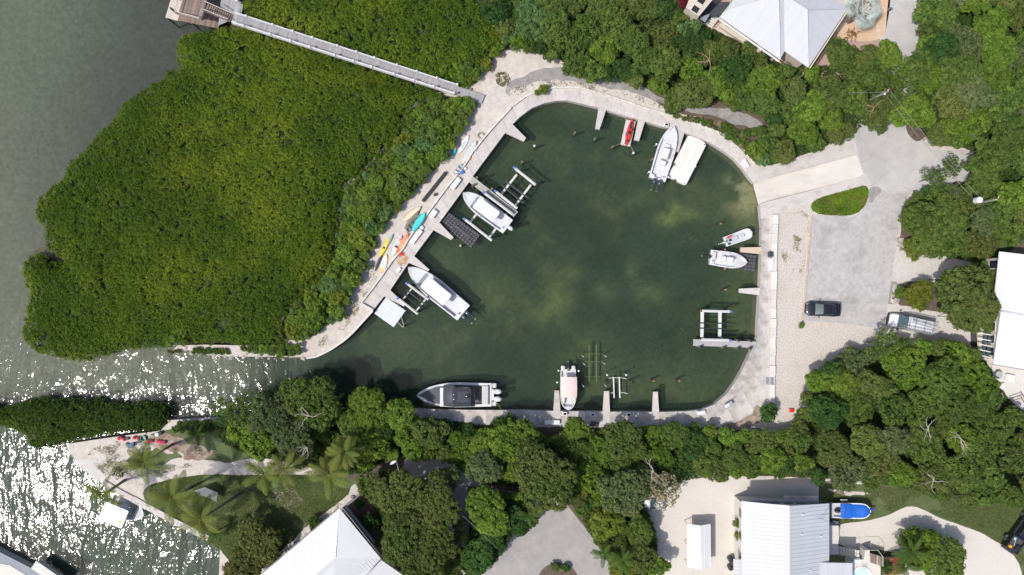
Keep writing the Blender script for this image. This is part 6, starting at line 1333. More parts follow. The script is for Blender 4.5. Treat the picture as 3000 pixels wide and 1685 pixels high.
wire('thin line running from the pole towards the north-west trees', t1 - Vector((0, 0, .4)), P(2492, 272, 6.0), .1, .014)
wire('guy wire running down from the transformer pole', t2 - Vector((0, 0, .5)), P(2846, 622, 3.0), 0, .014)
wire('line over the culdesac trees at the bottom', P(1348, 1505, 6.5), P(1456, 1607, 5.5), .3, .018)
# street lamp
pb = P(1195, 1376, LAND); r = thing('street_lamp', 'street lamp with white head above the shaded lane', 'street lamp', pb); tp_ = P(1161, 1349, 7.0); b = MB(); b.tube([(pb.x, pb.y, LAND), (pb.x, pb.y, 6.4), ((pb.x + tp_.x) / 2, (pb.y + tp_.y) / 2, 6.9), tp_], [.09, .07, .05, .04], 7); b.build('pole', metal, r)
b = MB(); q0 = P(1161, 1349, 7); q1 = P(1143, 1360, 7); d = q1 - q0; b.T = Matrix.Translation(q0.lerp(q1, .5)) @ Matrix.Rotation(math.atan2(d.y, d.x), 4, 'Z'); board_mesh(b, d.length, .36, .16); b.build('lamp_head', white_paint, r)
# hammock
hm = thing('hammock', 'grey net canopy stretched over the lawn between the palms', 'hammock', P(605, 1448, LAND)); netm = mat('net_grey', (.15, .155, .16), .9, .15, 8)
b = MB(); cs = [P(572, 1438, 2.3), P(600, 1429, 2.5), P(638, 1444, 2.3), P(634, 1470, 2.2), P(606, 1455, 2.0), P(590, 1450, 2.1)]; b.add(cs + [c_ - Vector((0, 0, .02)) for c_ in cs], [(0, 1, 5), (1, 4, 5), (1, 2, 4), (2, 3, 4), (6, 11, 7), (7, 11, 10), (7, 10, 8), (8, 10, 9)]); b.build('net', netm, hm)
for c_ in (cs[0], cs[1], cs[2], cs[3]): b = MB(); b.tube([c_, (c_.x, c_.y, LAND)], .03, 5); b.build('post', metal, hm)
b = MB(); b.tube([cs[0], cs[1], cs[2], cs[3], cs[4], cs[5], cs[0]], .03, 4); b.build('edge_rope', rope, hm)
# buoys and beach clutter
pinkb = mat('buoy_pink', (.62, .09, .13), .5, .15, 6, rnd=.2); redb = mat('buoy_red', (.70, .10, .05), .5)
def buoy(x, y, m, label, grp): p = P(x, y, 1.3); b = MB(); b.lathe((p.x, p.y, LAND), [(.05, 0), (.22, .08), (.27, .24), (.2, .42), (.06, .5), (.03, .56)], 10); tag(b.build('buoy', m, smooth=True), label, 'buoy', grp)
for x, y in ((348, 1285), (356, 1283), (363, 1288)): buoy(x, y, pinkb, 'pink buoy lying at the left end of the beach clutter', 'pink buoys left of the beach clutter')
for x, y in ((433, 1293), (443, 1293)): buoy(x, y, pinkb, 'pink buoy of the pair right of the green tub', 'pair of pink buoys')
for x, y in ((462, 1294), (469, 1295), (475, 1296), (481, 1296)): buoy(x, y, pinkb, 'pink buoy in the row at the right end of the clutter', 'row of pink buoys')
buoy(393, 1283, redb, 'orange red buoy in the middle of the beach clutter', None); buoy(404, 1284, pinkb, 'large pink buoy beside the green tub', None)
p = P(418, 1285, 1.4); b = MB(); b.lathe((p.x, p.y, LAND), [(.3, 0), (.38, .3), (.4, .34), (.34, .34), (.28, .06), (.02, .05)], 14); tag(b.build('tub', mat('tub_green', (.03, .20, .13), .5)), 'open green tub among the pink buoys', 'tub')
dock_box('dark blue beach cart below the buoys', 383, 1305, .9, .55, .4, 20, mat('cart_blue', (.03, .07, .22), .6), z=LAND, name='beach_cart', cat='cart')
dock_box('black bin tipped beside the green tub', 406, 1294, .6, .4, .4, 40, mat('bin_black', (.03, .035, .05), .6), z=LAND, name='bin', cat='bin')
dock_box('black crate beside the orange red buoy', 371, 1286, .5, .4, .3, 10, mat('bin_black', (.03, .035, .05), .6), z=LAND, name='crate', cat='crate')
dock_box('small dark pallet box at the left of the blue beach cart', 371, 1301, .4, .3, .25, -20, mat('bin_black', (.03, .035, .05), .6), z=LAND, name='crate', cat='crate')
p = P(458, 1274, 1.9); b = MB(); b.lathe((p.x, p.y, LAND), [(.26, 0), (.3, .4), (.3, .8), (.26, .88), (.02, .9)], 14); tag(b.build('drum', mat('drum_white', (.6, .65, .72), .5)), 'white drum at the edge of the mangrove islet', 'drum')
dock_box('square yellow table by the shaded brick patio', 1120, 1483, .62, .62, .5, 20, mat('table_yellow', (.70, .42, .12), .6), z=LAND, name='side_table', cat='table')
dock_box('small concrete fire bowl on the pale path', 1032, 1457, .5, .4, .3, 0, mat('bowl_brown', (.22, .18, .14), .9), z=LAND, name='planter', cat='planter')
dock_box('grey mailbox beside the north-east road', 2609, 24, .55, .28, .35, 10, mat('mailbox_grey', (.12, .12, .13), .5), z=1.9, name='mailbox', cat='mailbox')
p = P(2605, 32, 1.2); b = MB(); b.cyl((p.x, p.y, LAND), .06, 1.0, 6); o = [x for x in bpy.data.objects if x.name.startswith('mailbox')][0]; b.build('post', pile_wood, o)
# ------------------------------------------------------------------ foliage meshes
RS = np.random.RandomState(11)
def quads_mesh(name, C, Nn, a, b_, tint, m, droop=None):
    """diamond leaves: centre C, normal Nn, half length a, half width b_"""
    n = len(C); r = RS.normal(size=(n, 3)); u = np.cross(Nn, r); u /= np.linalg.norm(u, axis=1)[:, None] + 1e-9; v = np.cross(Nn, u)
    a = np.asarray(a)[:, None] if np.ndim(a) else a; b2 = np.asarray(b_)[:, None] if np.ndim(b_) else b_
    V = np.stack([C - u * a, C - v * b2, C + u * a, C + v * b2], 1).reshape(-1, 3).astype(np.float32)
    me = bpy.data.meshes.new(name); me.vertices.add(4 * n); me.vertices.foreach_set('co', V.ravel())
    me.loops.add(4 * n); me.loops.foreach_set('vertex_index', np.arange(4 * n, dtype=np.int32))
    me.polygons.add(n); me.polygons.foreach_set('loop_start', np.arange(0, 4 * n, 4, dtype=np.int32)); me.polygons.foreach_set('loop_total', np.full(n, 4, np.int32))
    at = me.attributes.new('tint', 'FLOAT', 'POINT'); at.data.foreach_set('value', np.repeat(np.clip(tint, 0, 1), 4).astype(np.float32))
    me.materials.append(m); me.update(); me.validate(); return me
def crown(name, R, cr, leaf, per, m, seed, flat=.6, dens=1.0, gaps=.12):
    rs = np.random.RandomState(seed); lobes = rs.randint(8, 12) if R > 2 else rs.randint(5, 7)
    # lumpy outline: several overlapping domes
    ang = rs.uniform(0, 6.28, lobes); rr = rs.uniform(.30, .72, lobes) * R; LC = np.stack([np.cos(ang) * rr, np.sin(ang) * rr, (.20 - .45 * (rr / R) ** 1.5) * R + rs.uniform(-.12, .14, lobes) * R], 1)
    LR = rs.uniform(.26, .42, lobes) * R; LC = np.vstack([LC, [[0, 0, -.05 * R]]]); LR = np.append(LR, .58 * R)
    pts = []; tn = []
    for c, r in zip(LC, LR):
        k = int(dens * 2 * math.pi * r * r * 1.05 / (cr * cr * 1.15)); z = rs.uniform(-.55, 1, k); t = rs.uniform(0, 6.28, k); s = np.sqrt(1 - np.clip(z, -1, 1) ** 2)
        d = np.stack([s * np.cos(t), s * np.sin(t), z * flat * 1.25], 1); p = c + d * r * rs.uniform(.80, 1.12, k)[:, None]
        ins = np.zeros(k, bool)
        for c2, r2 in zip(LC, LR):
            if c2 is c: continue
            q = (p - c2) / (r2 * np.array([1, 1, flat * 1.25])); ins |= (np.linalg.norm(q, axis=1) < .8)
        keep = ~ins & (rs.uniform(size=k) > gaps); pts.append(p[keep]); tn.append(d[keep])
    CC = np.vstack(pts); DD = np.vstack(tn); n = len(CC); ct = rs.uniform(0, 1, n)
    # leaves on little domes
    k = per; z = rs.uniform(-.1, 1, (n, k)); t = rs.uniform(0, 6.28, (n, k)); s = np.sqrt(1 - np.clip(z, 0, 1) ** 2)
    D = np.stack([s * np.cos(t), s * np.sin(t), z], -1); rad_ = cr * rs.uniform(.55, 1.05, (n, 1, 1)) * rs.uniform(.75, 1.05, (n, k, 1))
    P_ = CC[:, None] + D * rad_ * np.array([1, 1, .75]); Nn = D * .8 + rs.normal(size=D.shape) * .45 + np.array([0, 0, .45]); Nn /= np.linalg.norm(Nn, axis=-1, keepdims=True)
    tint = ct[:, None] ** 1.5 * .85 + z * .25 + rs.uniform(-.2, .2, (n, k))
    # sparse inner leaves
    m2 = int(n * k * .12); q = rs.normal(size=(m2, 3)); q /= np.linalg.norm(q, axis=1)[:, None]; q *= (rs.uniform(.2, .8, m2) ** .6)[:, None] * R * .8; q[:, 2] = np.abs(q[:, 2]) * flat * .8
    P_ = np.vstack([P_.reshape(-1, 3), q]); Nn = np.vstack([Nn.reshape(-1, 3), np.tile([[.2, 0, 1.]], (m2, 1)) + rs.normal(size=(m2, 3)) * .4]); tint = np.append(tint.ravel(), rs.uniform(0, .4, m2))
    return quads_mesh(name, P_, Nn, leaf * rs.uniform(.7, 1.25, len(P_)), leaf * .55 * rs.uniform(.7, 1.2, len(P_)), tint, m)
LM = {
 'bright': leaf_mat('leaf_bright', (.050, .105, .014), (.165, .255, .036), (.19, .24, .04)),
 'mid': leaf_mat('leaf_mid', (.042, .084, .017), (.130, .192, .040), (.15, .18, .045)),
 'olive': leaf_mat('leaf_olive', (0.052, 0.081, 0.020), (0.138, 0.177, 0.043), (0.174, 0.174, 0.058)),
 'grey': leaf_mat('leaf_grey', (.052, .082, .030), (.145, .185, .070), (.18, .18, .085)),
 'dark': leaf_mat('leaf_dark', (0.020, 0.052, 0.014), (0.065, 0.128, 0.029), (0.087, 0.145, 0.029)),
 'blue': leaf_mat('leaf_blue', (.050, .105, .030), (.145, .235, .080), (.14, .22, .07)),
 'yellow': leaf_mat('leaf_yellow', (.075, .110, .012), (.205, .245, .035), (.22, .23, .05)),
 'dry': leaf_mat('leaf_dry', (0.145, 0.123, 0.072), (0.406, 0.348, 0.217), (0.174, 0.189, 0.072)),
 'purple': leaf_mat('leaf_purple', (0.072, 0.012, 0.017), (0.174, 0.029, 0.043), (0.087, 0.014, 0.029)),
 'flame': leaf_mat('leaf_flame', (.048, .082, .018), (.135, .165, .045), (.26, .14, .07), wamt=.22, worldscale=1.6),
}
bark = mat('bark', (.16, .135, .11), .95, .25, 3, .5, 8); bark_pale = mat('bark_pale', (.42, .36, .31), .9, .2, 3, .4, 8)
CROWNS = {}
def get_crown(fam, size, v):
    k = (fam, size, v)
    if k not in CROWNS:
        R = {'s': 1.25, 'm': 2.3, 'l': 3.6}[size]
        pr = {'coarse': (.40, .15, 30, .55, 1.25, .04), 'fine': (.32, .12, 24, .55, 1.2, .04), 'airy': (.40, .12, 22, .6, .6, .22)}[fam]
        CROWNS[k] = (R, crown('crown', R, pr[0], pr[1], pr[2], LM['mid'], hash((fam, size)) % 1 + 97 * v + {'s': 1, 'm': 2, 'l': 3}[size] * 7 + len(fam), pr[3], pr[4], pr[5]))
    return CROWNS[k]
TRUNKS = {}
def get_trunk(size, v):
    k = (size, v)
    if k not in TRUNKS:
        rn_ = random.Random(v * 5 + ord(size)); R = {'s': 1.25, 'm': 2.3, 'l': 3.6}[size]; b = MB(); H = 1.0
        b.tube([(0, 0, -.15), (rn_.uniform(-.1, .1), rn_.uniform(-.1, .1), .5), (0, 0, .78)], [.05 * R + .03, .04 * R + .02, .03 * R + .02], 7)
        for i in range(5):
            a = rn_.uniform(0, 6.28); r1 = R * rn_.uniform(.25, .38); r2 = R * rn_.uniform(.45, .6)
            b.tube([(0, 0, .70), (r1 * math.cos(a), r1 * math.sin(a), .9), (r2 * math.cos(a + .3), r2 * math.sin(a + .3), 1.0)], [.022 * R + .02, .015 * R + .015, .015], 5)
        me = bpy.data.meshes.new('trunk'); me.from_pydata([tuple(v) for v in b.v], [], b.f); me.materials.append(bark); TRUNKS[k] = me
    return TRUNKS[k]
rt = random.Random(78)
def tree(px, py, R, H, sp, fam='coarse', label='', group=None, name='tree', cat='tree', base=LAND):
    """crown centre seen at (px, py); H = height of the crown top above the ground"""
    size = 's' if R < 1.7 else 'm' if R < 2.9 else 'l'; v = rt.randrange({'s': 2, 'm': 3, 'l': 3}[size]); R0, cm = get_crown(fam, size, v)
    s = R / R0; p = P(px, py, base + H * .8); zc = max(.25, H - .75 * R)
    t = thing(name, label, cat, (p.x, p.y, base), rt.uniform(0, 6.28), group)
    c = bpy.data.objects.new('crown', cm); COL.objects.link(c); c.parent = t; c.location = (0, 0, zc); c.scale = (s, s * rt.uniform(.9, 1.1), s * rt.uniform(.9, 1.15))
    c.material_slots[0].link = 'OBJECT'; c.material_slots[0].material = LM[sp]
    k = bpy.data.objects.new('trunk', get_trunk(size, v % 2)); COL.objects.link(k); k.parent = t; k.scale = (s, s, zc + .25 * R)
    return t
PLACED = []
ADJ = {'bright': 'bright green', 'mid': 'mid green', 'olive': 'olive green', 'grey': 'grey green', 'dark': 'dark green', 'blue': 'bluish green', 'yellow': 'yellow green', 'dry': 'dry brownish', 'flame': 'reddish', 'purple': 'purple'}
MARKS = [(500, 955, 'the lower left mangrove lobe'), (520, 1030, 'the first shore rocks'), (600, 1032, 'the middle shore rocks'), (660, 1038, 'the right shore rocks'), (720, 1030, 'the bare rocky bank'), (800, 1025, 'the low point'), (860, 960, 'the lower mangrove hollow'), (860, 880, 'the south mangrove crowns'), (940, 930, 'the weedy bank'), (960, 840, 'the lower shrub belt'), (1030, 850, 'the yellowish bank weeds'), (1010, 760, 'the middle shrub belt'), (1030, 680, 'the orange kayak hedge'), (1020, 560, 'the bluish shrubs'), (1100, 640, 'the cream canoe hedge'), (1090, 520, 'the upper mangrove hollow'), (1150, 560, 'the black beam hedge'), (1220, 480, 'the teal kayak hedge'), (1210, 360, 'the upper shrub belt'), (1300, 340, 'the boardwalk hedge'), (560, 1255, 'the bank left of the low dark palm'), (640, 1245, 'the bank right of the low dark palm'), (2000, 345, 'the reddish scrub'), (2110, 375, 'the middle of the reddish scrub'), (2200, 450, 'the lower reddish scrub'), (1554, 150, 'the pale sand patch'), (1686, 206, 'the old grey path'), (1850, 240, 'the shaded bend of the path'), (2078, 178, 'the pinkish bare branches'), (2045, 20, 'the beige terrace'), (2200, 120, 'the long grey eave'), (2300, 190, 'the notch of the grey roof'), (2150, 340, 'the path end'), (2280, 440, 'the ramp shoulder'), (2470, 370, 'the junction corner'), (2514, 310, 'the first utility pole'), (2400, 190, 'the grey roof corner'), (2540, 160, 'the pink patio'), (2600, 240, 'the foot of the north road'), (2710, 60, 'the top of the north road'), (2850, 60, 'the upper right woods'), (2960, 120, 'the top right corner'), (2720, 260, 'the road bend'), (2690, 390, 'the soil island'), (2860, 260, 'the middle right woods'), (2960, 340, 'the right edge woods'), (2820, 430, 'the junction east arm'), (2960, 520, 'the right edge above the transformer'), (2870, 585, 'the white transformer'), (2700, 640, 'the right side of the asphalt lot'), (2760, 745, 'the paver driveway'), (2900, 720, 'the east white roof corner'), (2610, 850, 'the driveway hedge'), (2690, 940, 'the white work van'), (2860, 970, 'the east verandah'), (2600, 1010, 'the gravel lot corner'), (2380, 1150, 'the left side of the large wood'), (2480, 1060, 'the top left of the large wood'), (2700, 1100, 'the top of the large wood'), (2900, 1110, 'the east patio'), (2960, 1250, 'the right edge of the large wood'), (2820, 1290, 'the right bare grey branches'), (2720, 1250, 'the middle bare grey branches'), (2560, 1200, 'the heart of the large wood'), (2450, 1300, 'the lower left of the large wood'), (2560, 1420, 'the grass edge'), (2735, 1410, 'the pale branches at the grass'), (2900, 1480, 'the lower right of the wood'), (2320, 1230, 'the red cart'), (2240, 1260, 'the kerb wall'), (2260, 1400, 'the gabled house balcony'), (2100, 1260, 'the white quay box'), (2080, 1400, 'the top of the gravel yard'), (1930, 1220, 'the rightmost south finger pier'), (1960, 1340, 'the middle of the south belt'), (1780, 1220, 'the middle south finger pier'), (1850, 1460, 'the white car'), (1741, 1243, 'the black box'), (1618, 1240, 'the long bench locker'), (1700, 1380, 'the culdesac head'), (1640, 1470, 'the culdesac right edge'), (1500, 1210, 'the quay left of the bench'), (1440, 1170, 'the cruiser outboards'), (1340, 1200, 'the middle of the big cruiser'), (1222, 1157, 'the cruiser bow'), (1170, 1350, 'the street lamp'), (1300, 1380, 'the shaded lane'), (1060, 1250, 'the canal bank middle'), (960, 1300, 'the rightmost coconut palm'), (830, 1320, 'the middle coconut palms'), (780, 1150, 'the canal narrows'), (640, 1220, 'the canal bank left end'), (1120, 1480, 'the yellow table'), (1107, 1620, 'the white hip roof corner'), (1330, 1560, 'the hidden white van'), (1540, 1506, 'the palm left of the culdesac'), (1460, 1640, 'the bottom left of the culdesac'), (1768, 1622, 'the feathery palm'), (2048, 1600, 'the white carport'), (1404, 290, 'the boardwalk foot'), (1373, 396, 'the white paddleboard'), (1330, 450, 'the teal kayak'), (1270, 550, 'the black steel beam'), (1210, 605, 'the cream canoe'), (1142, 695, 'the yellow kayak'), (1098, 790, 'the dark kayak'), (1063, 888, 'the corner of the west quay'), (921, 1048, 'the canal point'), (1020, 600, 'the inner mangroves'), (1180, 420, 'the northern mangrove gap'), (1480, 110, 'the wood edge north of the boardwalk'), (1300, 200, 'the boardwalk rail'), (900, 900, 'the southern mangroves')]
SEEN_L = {}
def side_label(px, py, R, sp, cat):
    m_ = sorted(MARKS, key=lambda q: (q[0] - px) ** 2 + (q[1] - py) ** 2)
    szs = ('small ', '', 'broad ') if cat == 'tree' else ('low ', '', 'bushy ')
    szw = szs[0] if R < 1.8 else szs[2] if R > 2.8 else szs[1]
    if cat == 'shrub': szw = szs[0] if R < .9 else szs[2] if R > 1.5 else ''
    out = []
    for a, b, nm in m_[:4]:
        dx, dy = px - a, py - b
        rel = ('right of' if dx > 0 else 'left of') if abs(dx) > abs(dy) else ('below' if dy > 0 else 'above')
        far = 'just ' if dx * dx + dy * dy < 3000 else ''
        lb = f'{szw}{ADJ[sp]} {cat} {far}{rel} {nm}'
        if lb not in SEEN_L and len(lb.split()) < 17: SEEN_L[lb] = 1; return lb
        d2 = ('upper ' if dy < 0 else 'lower ') + ('right' if dx > 0 else 'left'); lb = f'{szw}{ADJ[sp]} {cat} to the {d2} of {nm}'
        if lb not in SEEN_L and len(lb.split()) < 17: SEEN_L[lb] = 1; return lb
    return f'{ADJ[sp]} {cat} {rel} {nm}'
def wood(poly, label, group, sp, Rr=(1.7, 3.4), Hr=(4.5, 7.5), pack=.62, fams=('coarse', 'fine'), n=4000, edge=0.0, name='tree', cat='tree'):
    xs = [p[0] for p in poly]; ys = [p[1] for p in poly]; k = 0; ar = 0
    A = abs(sum(poly[i][0] * poly[(i + 1) % len(poly)][1] - poly[(i + 1) % len(poly)][0] * poly[i][1] for i in range(len(poly)))) / 2
    for _ in range(n):
        x = rt.uniform(min(xs), max(xs)); y = rt.uniform(min(ys), max(ys))
        if not in_poly(np.array([x]), np.array([y]), poly)[0]: continue
        R = rt.uniform(*Rr); rp = R * 21
        d = float(dist_line(np.array([x]), np.array([y]), poly)[0])
        if d < rp * (.72 - edge):
            R = max(Rr[0] * .62, d / 21 / (.72 - edge)); rp = R * 21
            if d < rp * (.55 - edge): continue
        if any((x - a) ** 2 + (y - b) ** 2 < (pack * (rp + c)) ** 2 for a, b, c in PLACED): continue
        PLACED.append((x, y, rp)); k += 1
        w = rt.choices(sp[0::2], sp[1::2])[0]
        H = rt.uniform(*Hr) * (.7 + .3 * min(1, R / Rr[1] * 1.3)) * (.62 + .38 * min(1, d / 95))
        tree(x, y, R, H, w, rt.choice(fams) if w not in ('grey', 'dry', 'olive') else 'fine', side_label(x, y, R, w, cat), group, name, cat)
    return k
# distinct trees first (they claim their ground)
def solo(px, py, R, H, sp, fam, label, name='tree', cat='tree', claim=1.0):
    if claim: PLACED.append((px, py, R * 21 * claim))
    return tree(px, py, R, H, sp, fam, label, None, name, cat)
solo(1160, 1205, 2.2, 5.5, 'bright', 'coarse', 'bright green tree leaning over the canal left of the big cruiser')
solo(1080, 1195, 3.0, 6.0, 'bright', 'coarse', 'bright green broad tree on the canal bank, left of the cruiser tree')
solo(900, 1180, 3.9, 7.5, 'mid', 'fine', 'big tree bulging over the canal at its narrowest')
solo(780, 1215, 3.4, 7.0, 'grey', 'fine', 'grey green tree on the canal bank behind the coconut palms')
solo(850, 1300, 3.4, 7.0, 'grey', 'fine', 'grey green tree above the middle coconut palms')
solo(700, 1200, 2.4, 6.0, 'mid', 'airy', 'thin mid green tree at the canal edge by the glitter')
solo(640, 1190, 1.5, 4.5, 'mid', 'airy', 'small airy tree standing at the canal edge, leftmost of the bank trees')
solo(1260, 1285, 2.6, 5, 'olive', 'coarse', 'olive tree just below the bow of the big cruiser')
solo(1430, 1300, 2.7, 5.5, 'bright', 'coarse', 'bright green tree below the stern of the big cruiser')
solo(1530, 1295, 3.2, 5.5, 'bright', 'coarse', 'bright green tree beside the long white bench locker')
solo(1690, 1250, 1.7, 5, 'bright', 'coarse', 'small bright green tree right of the long white bench locker')
solo(1840, 1300, 3.2, 5.8, 'olive', 'fine', 'olive tree in front of the middle south finger piers')
solo(1420, 1370, 2.5, 6.5, 'grey', 'fine', 'pale grey green round tree above the shaded lane')
solo(1310, 1400, 1.9, 5.5, 'grey', 'fine', 'smaller pale round tree left of the grey green round tree')
solo(1590, 1410, 4.6, 8.5, 'olive', 'fine', 'large brownish olive tree at the head of the culdesac')
solo(1840, 1440, 3.6, 8, 'grey', 'fine', 'thin grey green tree shading the white car')
solo(1940, 1440, 2.8, 7, 'dry', 'airy', 'sparse dry brown tree beside the pale gravel yard')
solo(1770, 1530, 2.6, 6, 'yellow', 'coarse', 'yellow green tree right of the culdesac')
solo(1870, 1560, 2.2, 5, 'mid', 'coarse', 'round green tree left of the white carport')
solo(1880, 1640, 2.2, 5, 'olive', 'fine', 'olive green shrub tree left of the lower end of the carport')
solo(1925, 1660, 1.6, 4, 'bright', 'coarse', 'low bright green tree at the bottom near the carport')
solo(1180, 1460, 3.6, 8.5, 'olive', 'fine', 'dark olive tree beside the yellow table')
solo(1270, 1490, 3.9, 9, 'olive', 'fine', 'dark olive tree right of the yellow table tree')
solo(1185, 1580, 3.6, 9, 'olive', 'fine', 'dark olive tree touching the corner of the big white roof')
solo(1270, 1600, 3.4, 9, 'olive', 'fine', 'dark olive tree hiding the front of the white van')
solo(1240, 1670, 3.6, 8.5, 'olive', 'fine', 'dark olive tree at the bottom beside the white roof')
solo(1395, 1630, 2.7, 6, 'dark', 'coarse', 'dark round tree at the lower left of the culdesac')
solo(1440, 1570, 1.8, 5, 'dark', 'coarse', 'small dark tree at the left of the culdesac')
solo(1520, 1540, 2.4, 5.5, 'dark', 'coarse', 'dark green round tree at the left side of the culdesac')
solo(1420, 1480, 3.2, 7.5, 'bright', 'coarse', 'bright green tree over the shaded lane')
solo(1450, 1540, 2.2, 6.5, 'bright', 'coarse', 'small yellow tipped tree south of the lane')
solo(745, 1600, 3.5, 5.5, 'flame', 'fine', 'round tree with reddish flowers at the water below the lawn')
solo(700, 1665, 2.6, 4.5, 'flame', 'fine', 'lower flowering tree beside the white roof at the bottom')
solo(2770, 660, 4.3, 6.2, 'mid', 'coarse', 'broad green tree beside the road junction, under the transformer')
solo(2700, 640, 3.0, 6, 'mid', 'coarse', 'broad green tree at the right edge of the asphalt lot')
solo(2690, 735 - 15, 1.8, 3, 'yellow', 'fine', 'yellowish shrub at the corner of the pale paver driveway')
solo(2832, 848, 4.4, 9, 'olive', 'coarse', 'broad olive tree shading the white work van')
solo(2870, 900, 3.0, 8.5, 'olive', 'coarse', 'olive tree touching the east white roof')
solo(2700, 860, 2.2, 4.5, 'yellow', 'fine', 'low yellow green hedge tree between the driveways')
solo(2640, 860, .9, 2, 'bright', 'fine', 'small trimmed bush at the asphalt edge between the driveways', 'bush', 'bush')
solo(2790, 490, 1.6, 4.5, 'mid', 'airy', 'thin leafy branch tree sticking into the road junction')
solo(2740, 520, 1.7, 4.5, 'mid', 'airy', 'thin tree below the branch tree at the junction')
solo(2595, 1010, 2.2, 6, 'mid', 'airy', 'airy green tree at the corner of the gravel lot')
solo(2255, 1210, 1.4, 3, 'dark', 'coarse', 'dark green bush against the end of the broad east wall', 'bush', 'bush')
solo(2350, 953, .45, 1.0, 'bright', 'fine', 'small green tuft at the corner of the asphalt lot', 'bush', 'bush')
solo(1594, 258, .75, 1.4, 'yellow', 'fine', 'small yellow green bush on the sand north of the curved wall', 'bush', 'bush')
solo(1573, 270, .45, .9, 'bright', 'fine', 'tiny green bush beside the curved wall', 'bush', 'bush')
solo(2004, 8, 1.2, 4, 'purple', 'fine', 'dark red leaved bush beside the beige terrace', 'bush', 'bush')
solo(345, 1385, .9, 1.2, 'olive', 'airy', 'low scrubby bush on the sand left of the palms', 'bush', 'bush')
solo(2710, 1620, 3.0, 5, 'bright', 'coarse', 'round green tree beside the palm clump at the bottom right')
solo(2785, 1650, 3.0, 5, 'mid', 'coarse', 'green tree at the bottom right by the gravel drive')
solo(2600, 160, 1.9, 6, 'bright', 'coarse', 'bright green tree at the foot of the north road')
solo(2470, 165, 2.4, 5.5, 'mid', 'coarse', 'green tree at the pink patio edge near the grey roof')
solo(2545, 165, 1.7, 5, 'olive', 'fine', 'small olive tree at the pink patio edge')
solo(2168, 1535, .9, 2.5, 'bright', 'fine', 'green hedge bush at the left wall of the gabled house', 'bush', 'bush')
solo(2165, 1570, .8, 2.2, 'yellow', 'fine', 'yellow flowering bush at the left wall of the gabled house', 'bush', 'bush')
solo(2597, 1665, 1.0, 2.5, 'dark', 'fine', 'dark bush between the pool deck and the tiled shelter', 'bush', 'bush')
for i, (x, y, w) in enumerate(((1655, 1665, 'dark'), (1625, 1660, 'mid'))): solo(x, y, .7, 1.2, w, 'fine', ('dark green', 'mid green')[i] + ' bush in the round culdesac bed', 'bush', 'bush')
solo(1050, 1478, .8, 1.5, 'dark', 'fine', 'dark fern beside the pale path by the white roof', 'bush', 'bush'); solo(922, 1540, 1.1, 2, 'dark', 'fine', 'dark green shrub against the left eave of the white hip roof', 'bush', 'bush')
solo(1075, 1530, 1.4, 2.5, 'dark', 'fine', 'dark shrub in the shaded patio bed', 'bush', 'bush')
for i, (x, y, r_, h_, w_, f_) in enumerate(((2560, 215, 2.6, 5.5, 'mid', 'coarse'), (2625, 195, 2.4, 5.5, 'bright', 'airy'), (2610, 265, 2.8, 6, 'mid', 'airy'), (2670, 240, 2.6, 6, 'mid', 'airy'), (2580, 325, 2.6, 5.5, 'olive', 'fine'), (2640, 330, 1.9, 5.5, 'bright', 'coarse'), (2690, 190, 2.2, 6, 'mid', 'coarse'), (2700, 320, 2.6, 6.5, 'bright', 'coarse'))):
    solo(x, y, r_, h_, w_, f_, side_label(x, y, r_, w_, 'tree') + ', over the north road')
# woodland
mix_n = ('mid', 5, 'dark', 2, 'bright', 3, 'olive', 2, 'blue', .3)
nN = wood([(1400, -30), (1990, -30), (1998, 10), (2040, 60), (2090, 110), (2180, 115), (2240, 160), (2300, 190), (2380, 195), (2430, 160), (2500, 175), (2560, 185), (2640, 190), (2650, 330), (2590, 360), (2520, 368), (2490, 400), (2440, 420), (2330, 466), (2240, 484), (2190, 440), (2200, 410), (2262, 385), (2232, 322), (2170, 300), (2100, 292), (2050, 300), (2010, 326), (1970, 312), (1930, 270), (1870, 250), (1830, 232), (1750, 230), (1700, 225), (1660, 195), (1600, 160), (1510, 140), (1480, 100), (1440, 60)],
     'leafy tree in the dense wood north of the basin', 'trees of the wood north of the basin', mix_n, (2.0, 3.6), (4, 6.2), .58)
wood([(2690, 140), (2712, 60), (2722, -30), (3040, -30), (3040, 640), (2960, 640), (2940, 560), (2860, 560), (2820, 500), (2860, 440), (2800, 425), (2740, 430), (2715, 380), (2660, 330), (2680, 240)],
     'leafy tree in the wood right of the north road', 'trees of the wood right of the north road', ('mid', 4, 'bright', 3, 'olive', 2, 'grey', 3, 'dark', 1), (2.3, 4.0), (6, 8), .60)
wood([(2660, 590), (2720, 550), (2830, 540), (2960, 560), (3010, 640), (2990, 700), (2920, 735), (2880, 760), (2770, 752), (2680, 730), (2640, 650)],
     'leafy tree behind the road junction near the east house', 'trees between the junction and the east house', ('mid', 4, 'dark', 2, 'grey', 2, 'olive', 2), (1.6, 2.8), (4.5, 6), .6)
wood([(2760, 800), (2850, 770), (2920, 780), (2930, 900), (2900, 970), (2800, 960), (2745, 890), (2740, 840)], 'leafy tree between the two driveways', 'trees between the driveways', ('olive', 3, 'mid', 2), (1.4, 2.5), (5, 8), .6)
wood([(2370, 1100), (2450, 1045), (2560, 1010), (2650, 1000), (2760, 1000), (2860, 1020), (2900, 1090), (2950, 1180), (3020, 1220), (3040, 1230), (3040, 1460), (2990, 1480), (2890, 1490), (2790, 1490), (2730, 1440), (2650, 1425), (2560, 1432), (2470, 1430), (2330, 1400), (2330, 1250), (2345, 1190)],
     'leafy tree in the large wood south of the gravel lot', 'trees of the wood south of the gravel lot', ('mid', 5, 'bright', 4, 'olive', 3, 'grey', 2, 'dark', 1), (2.2, 3.9), (5.5, 7.8), .60)
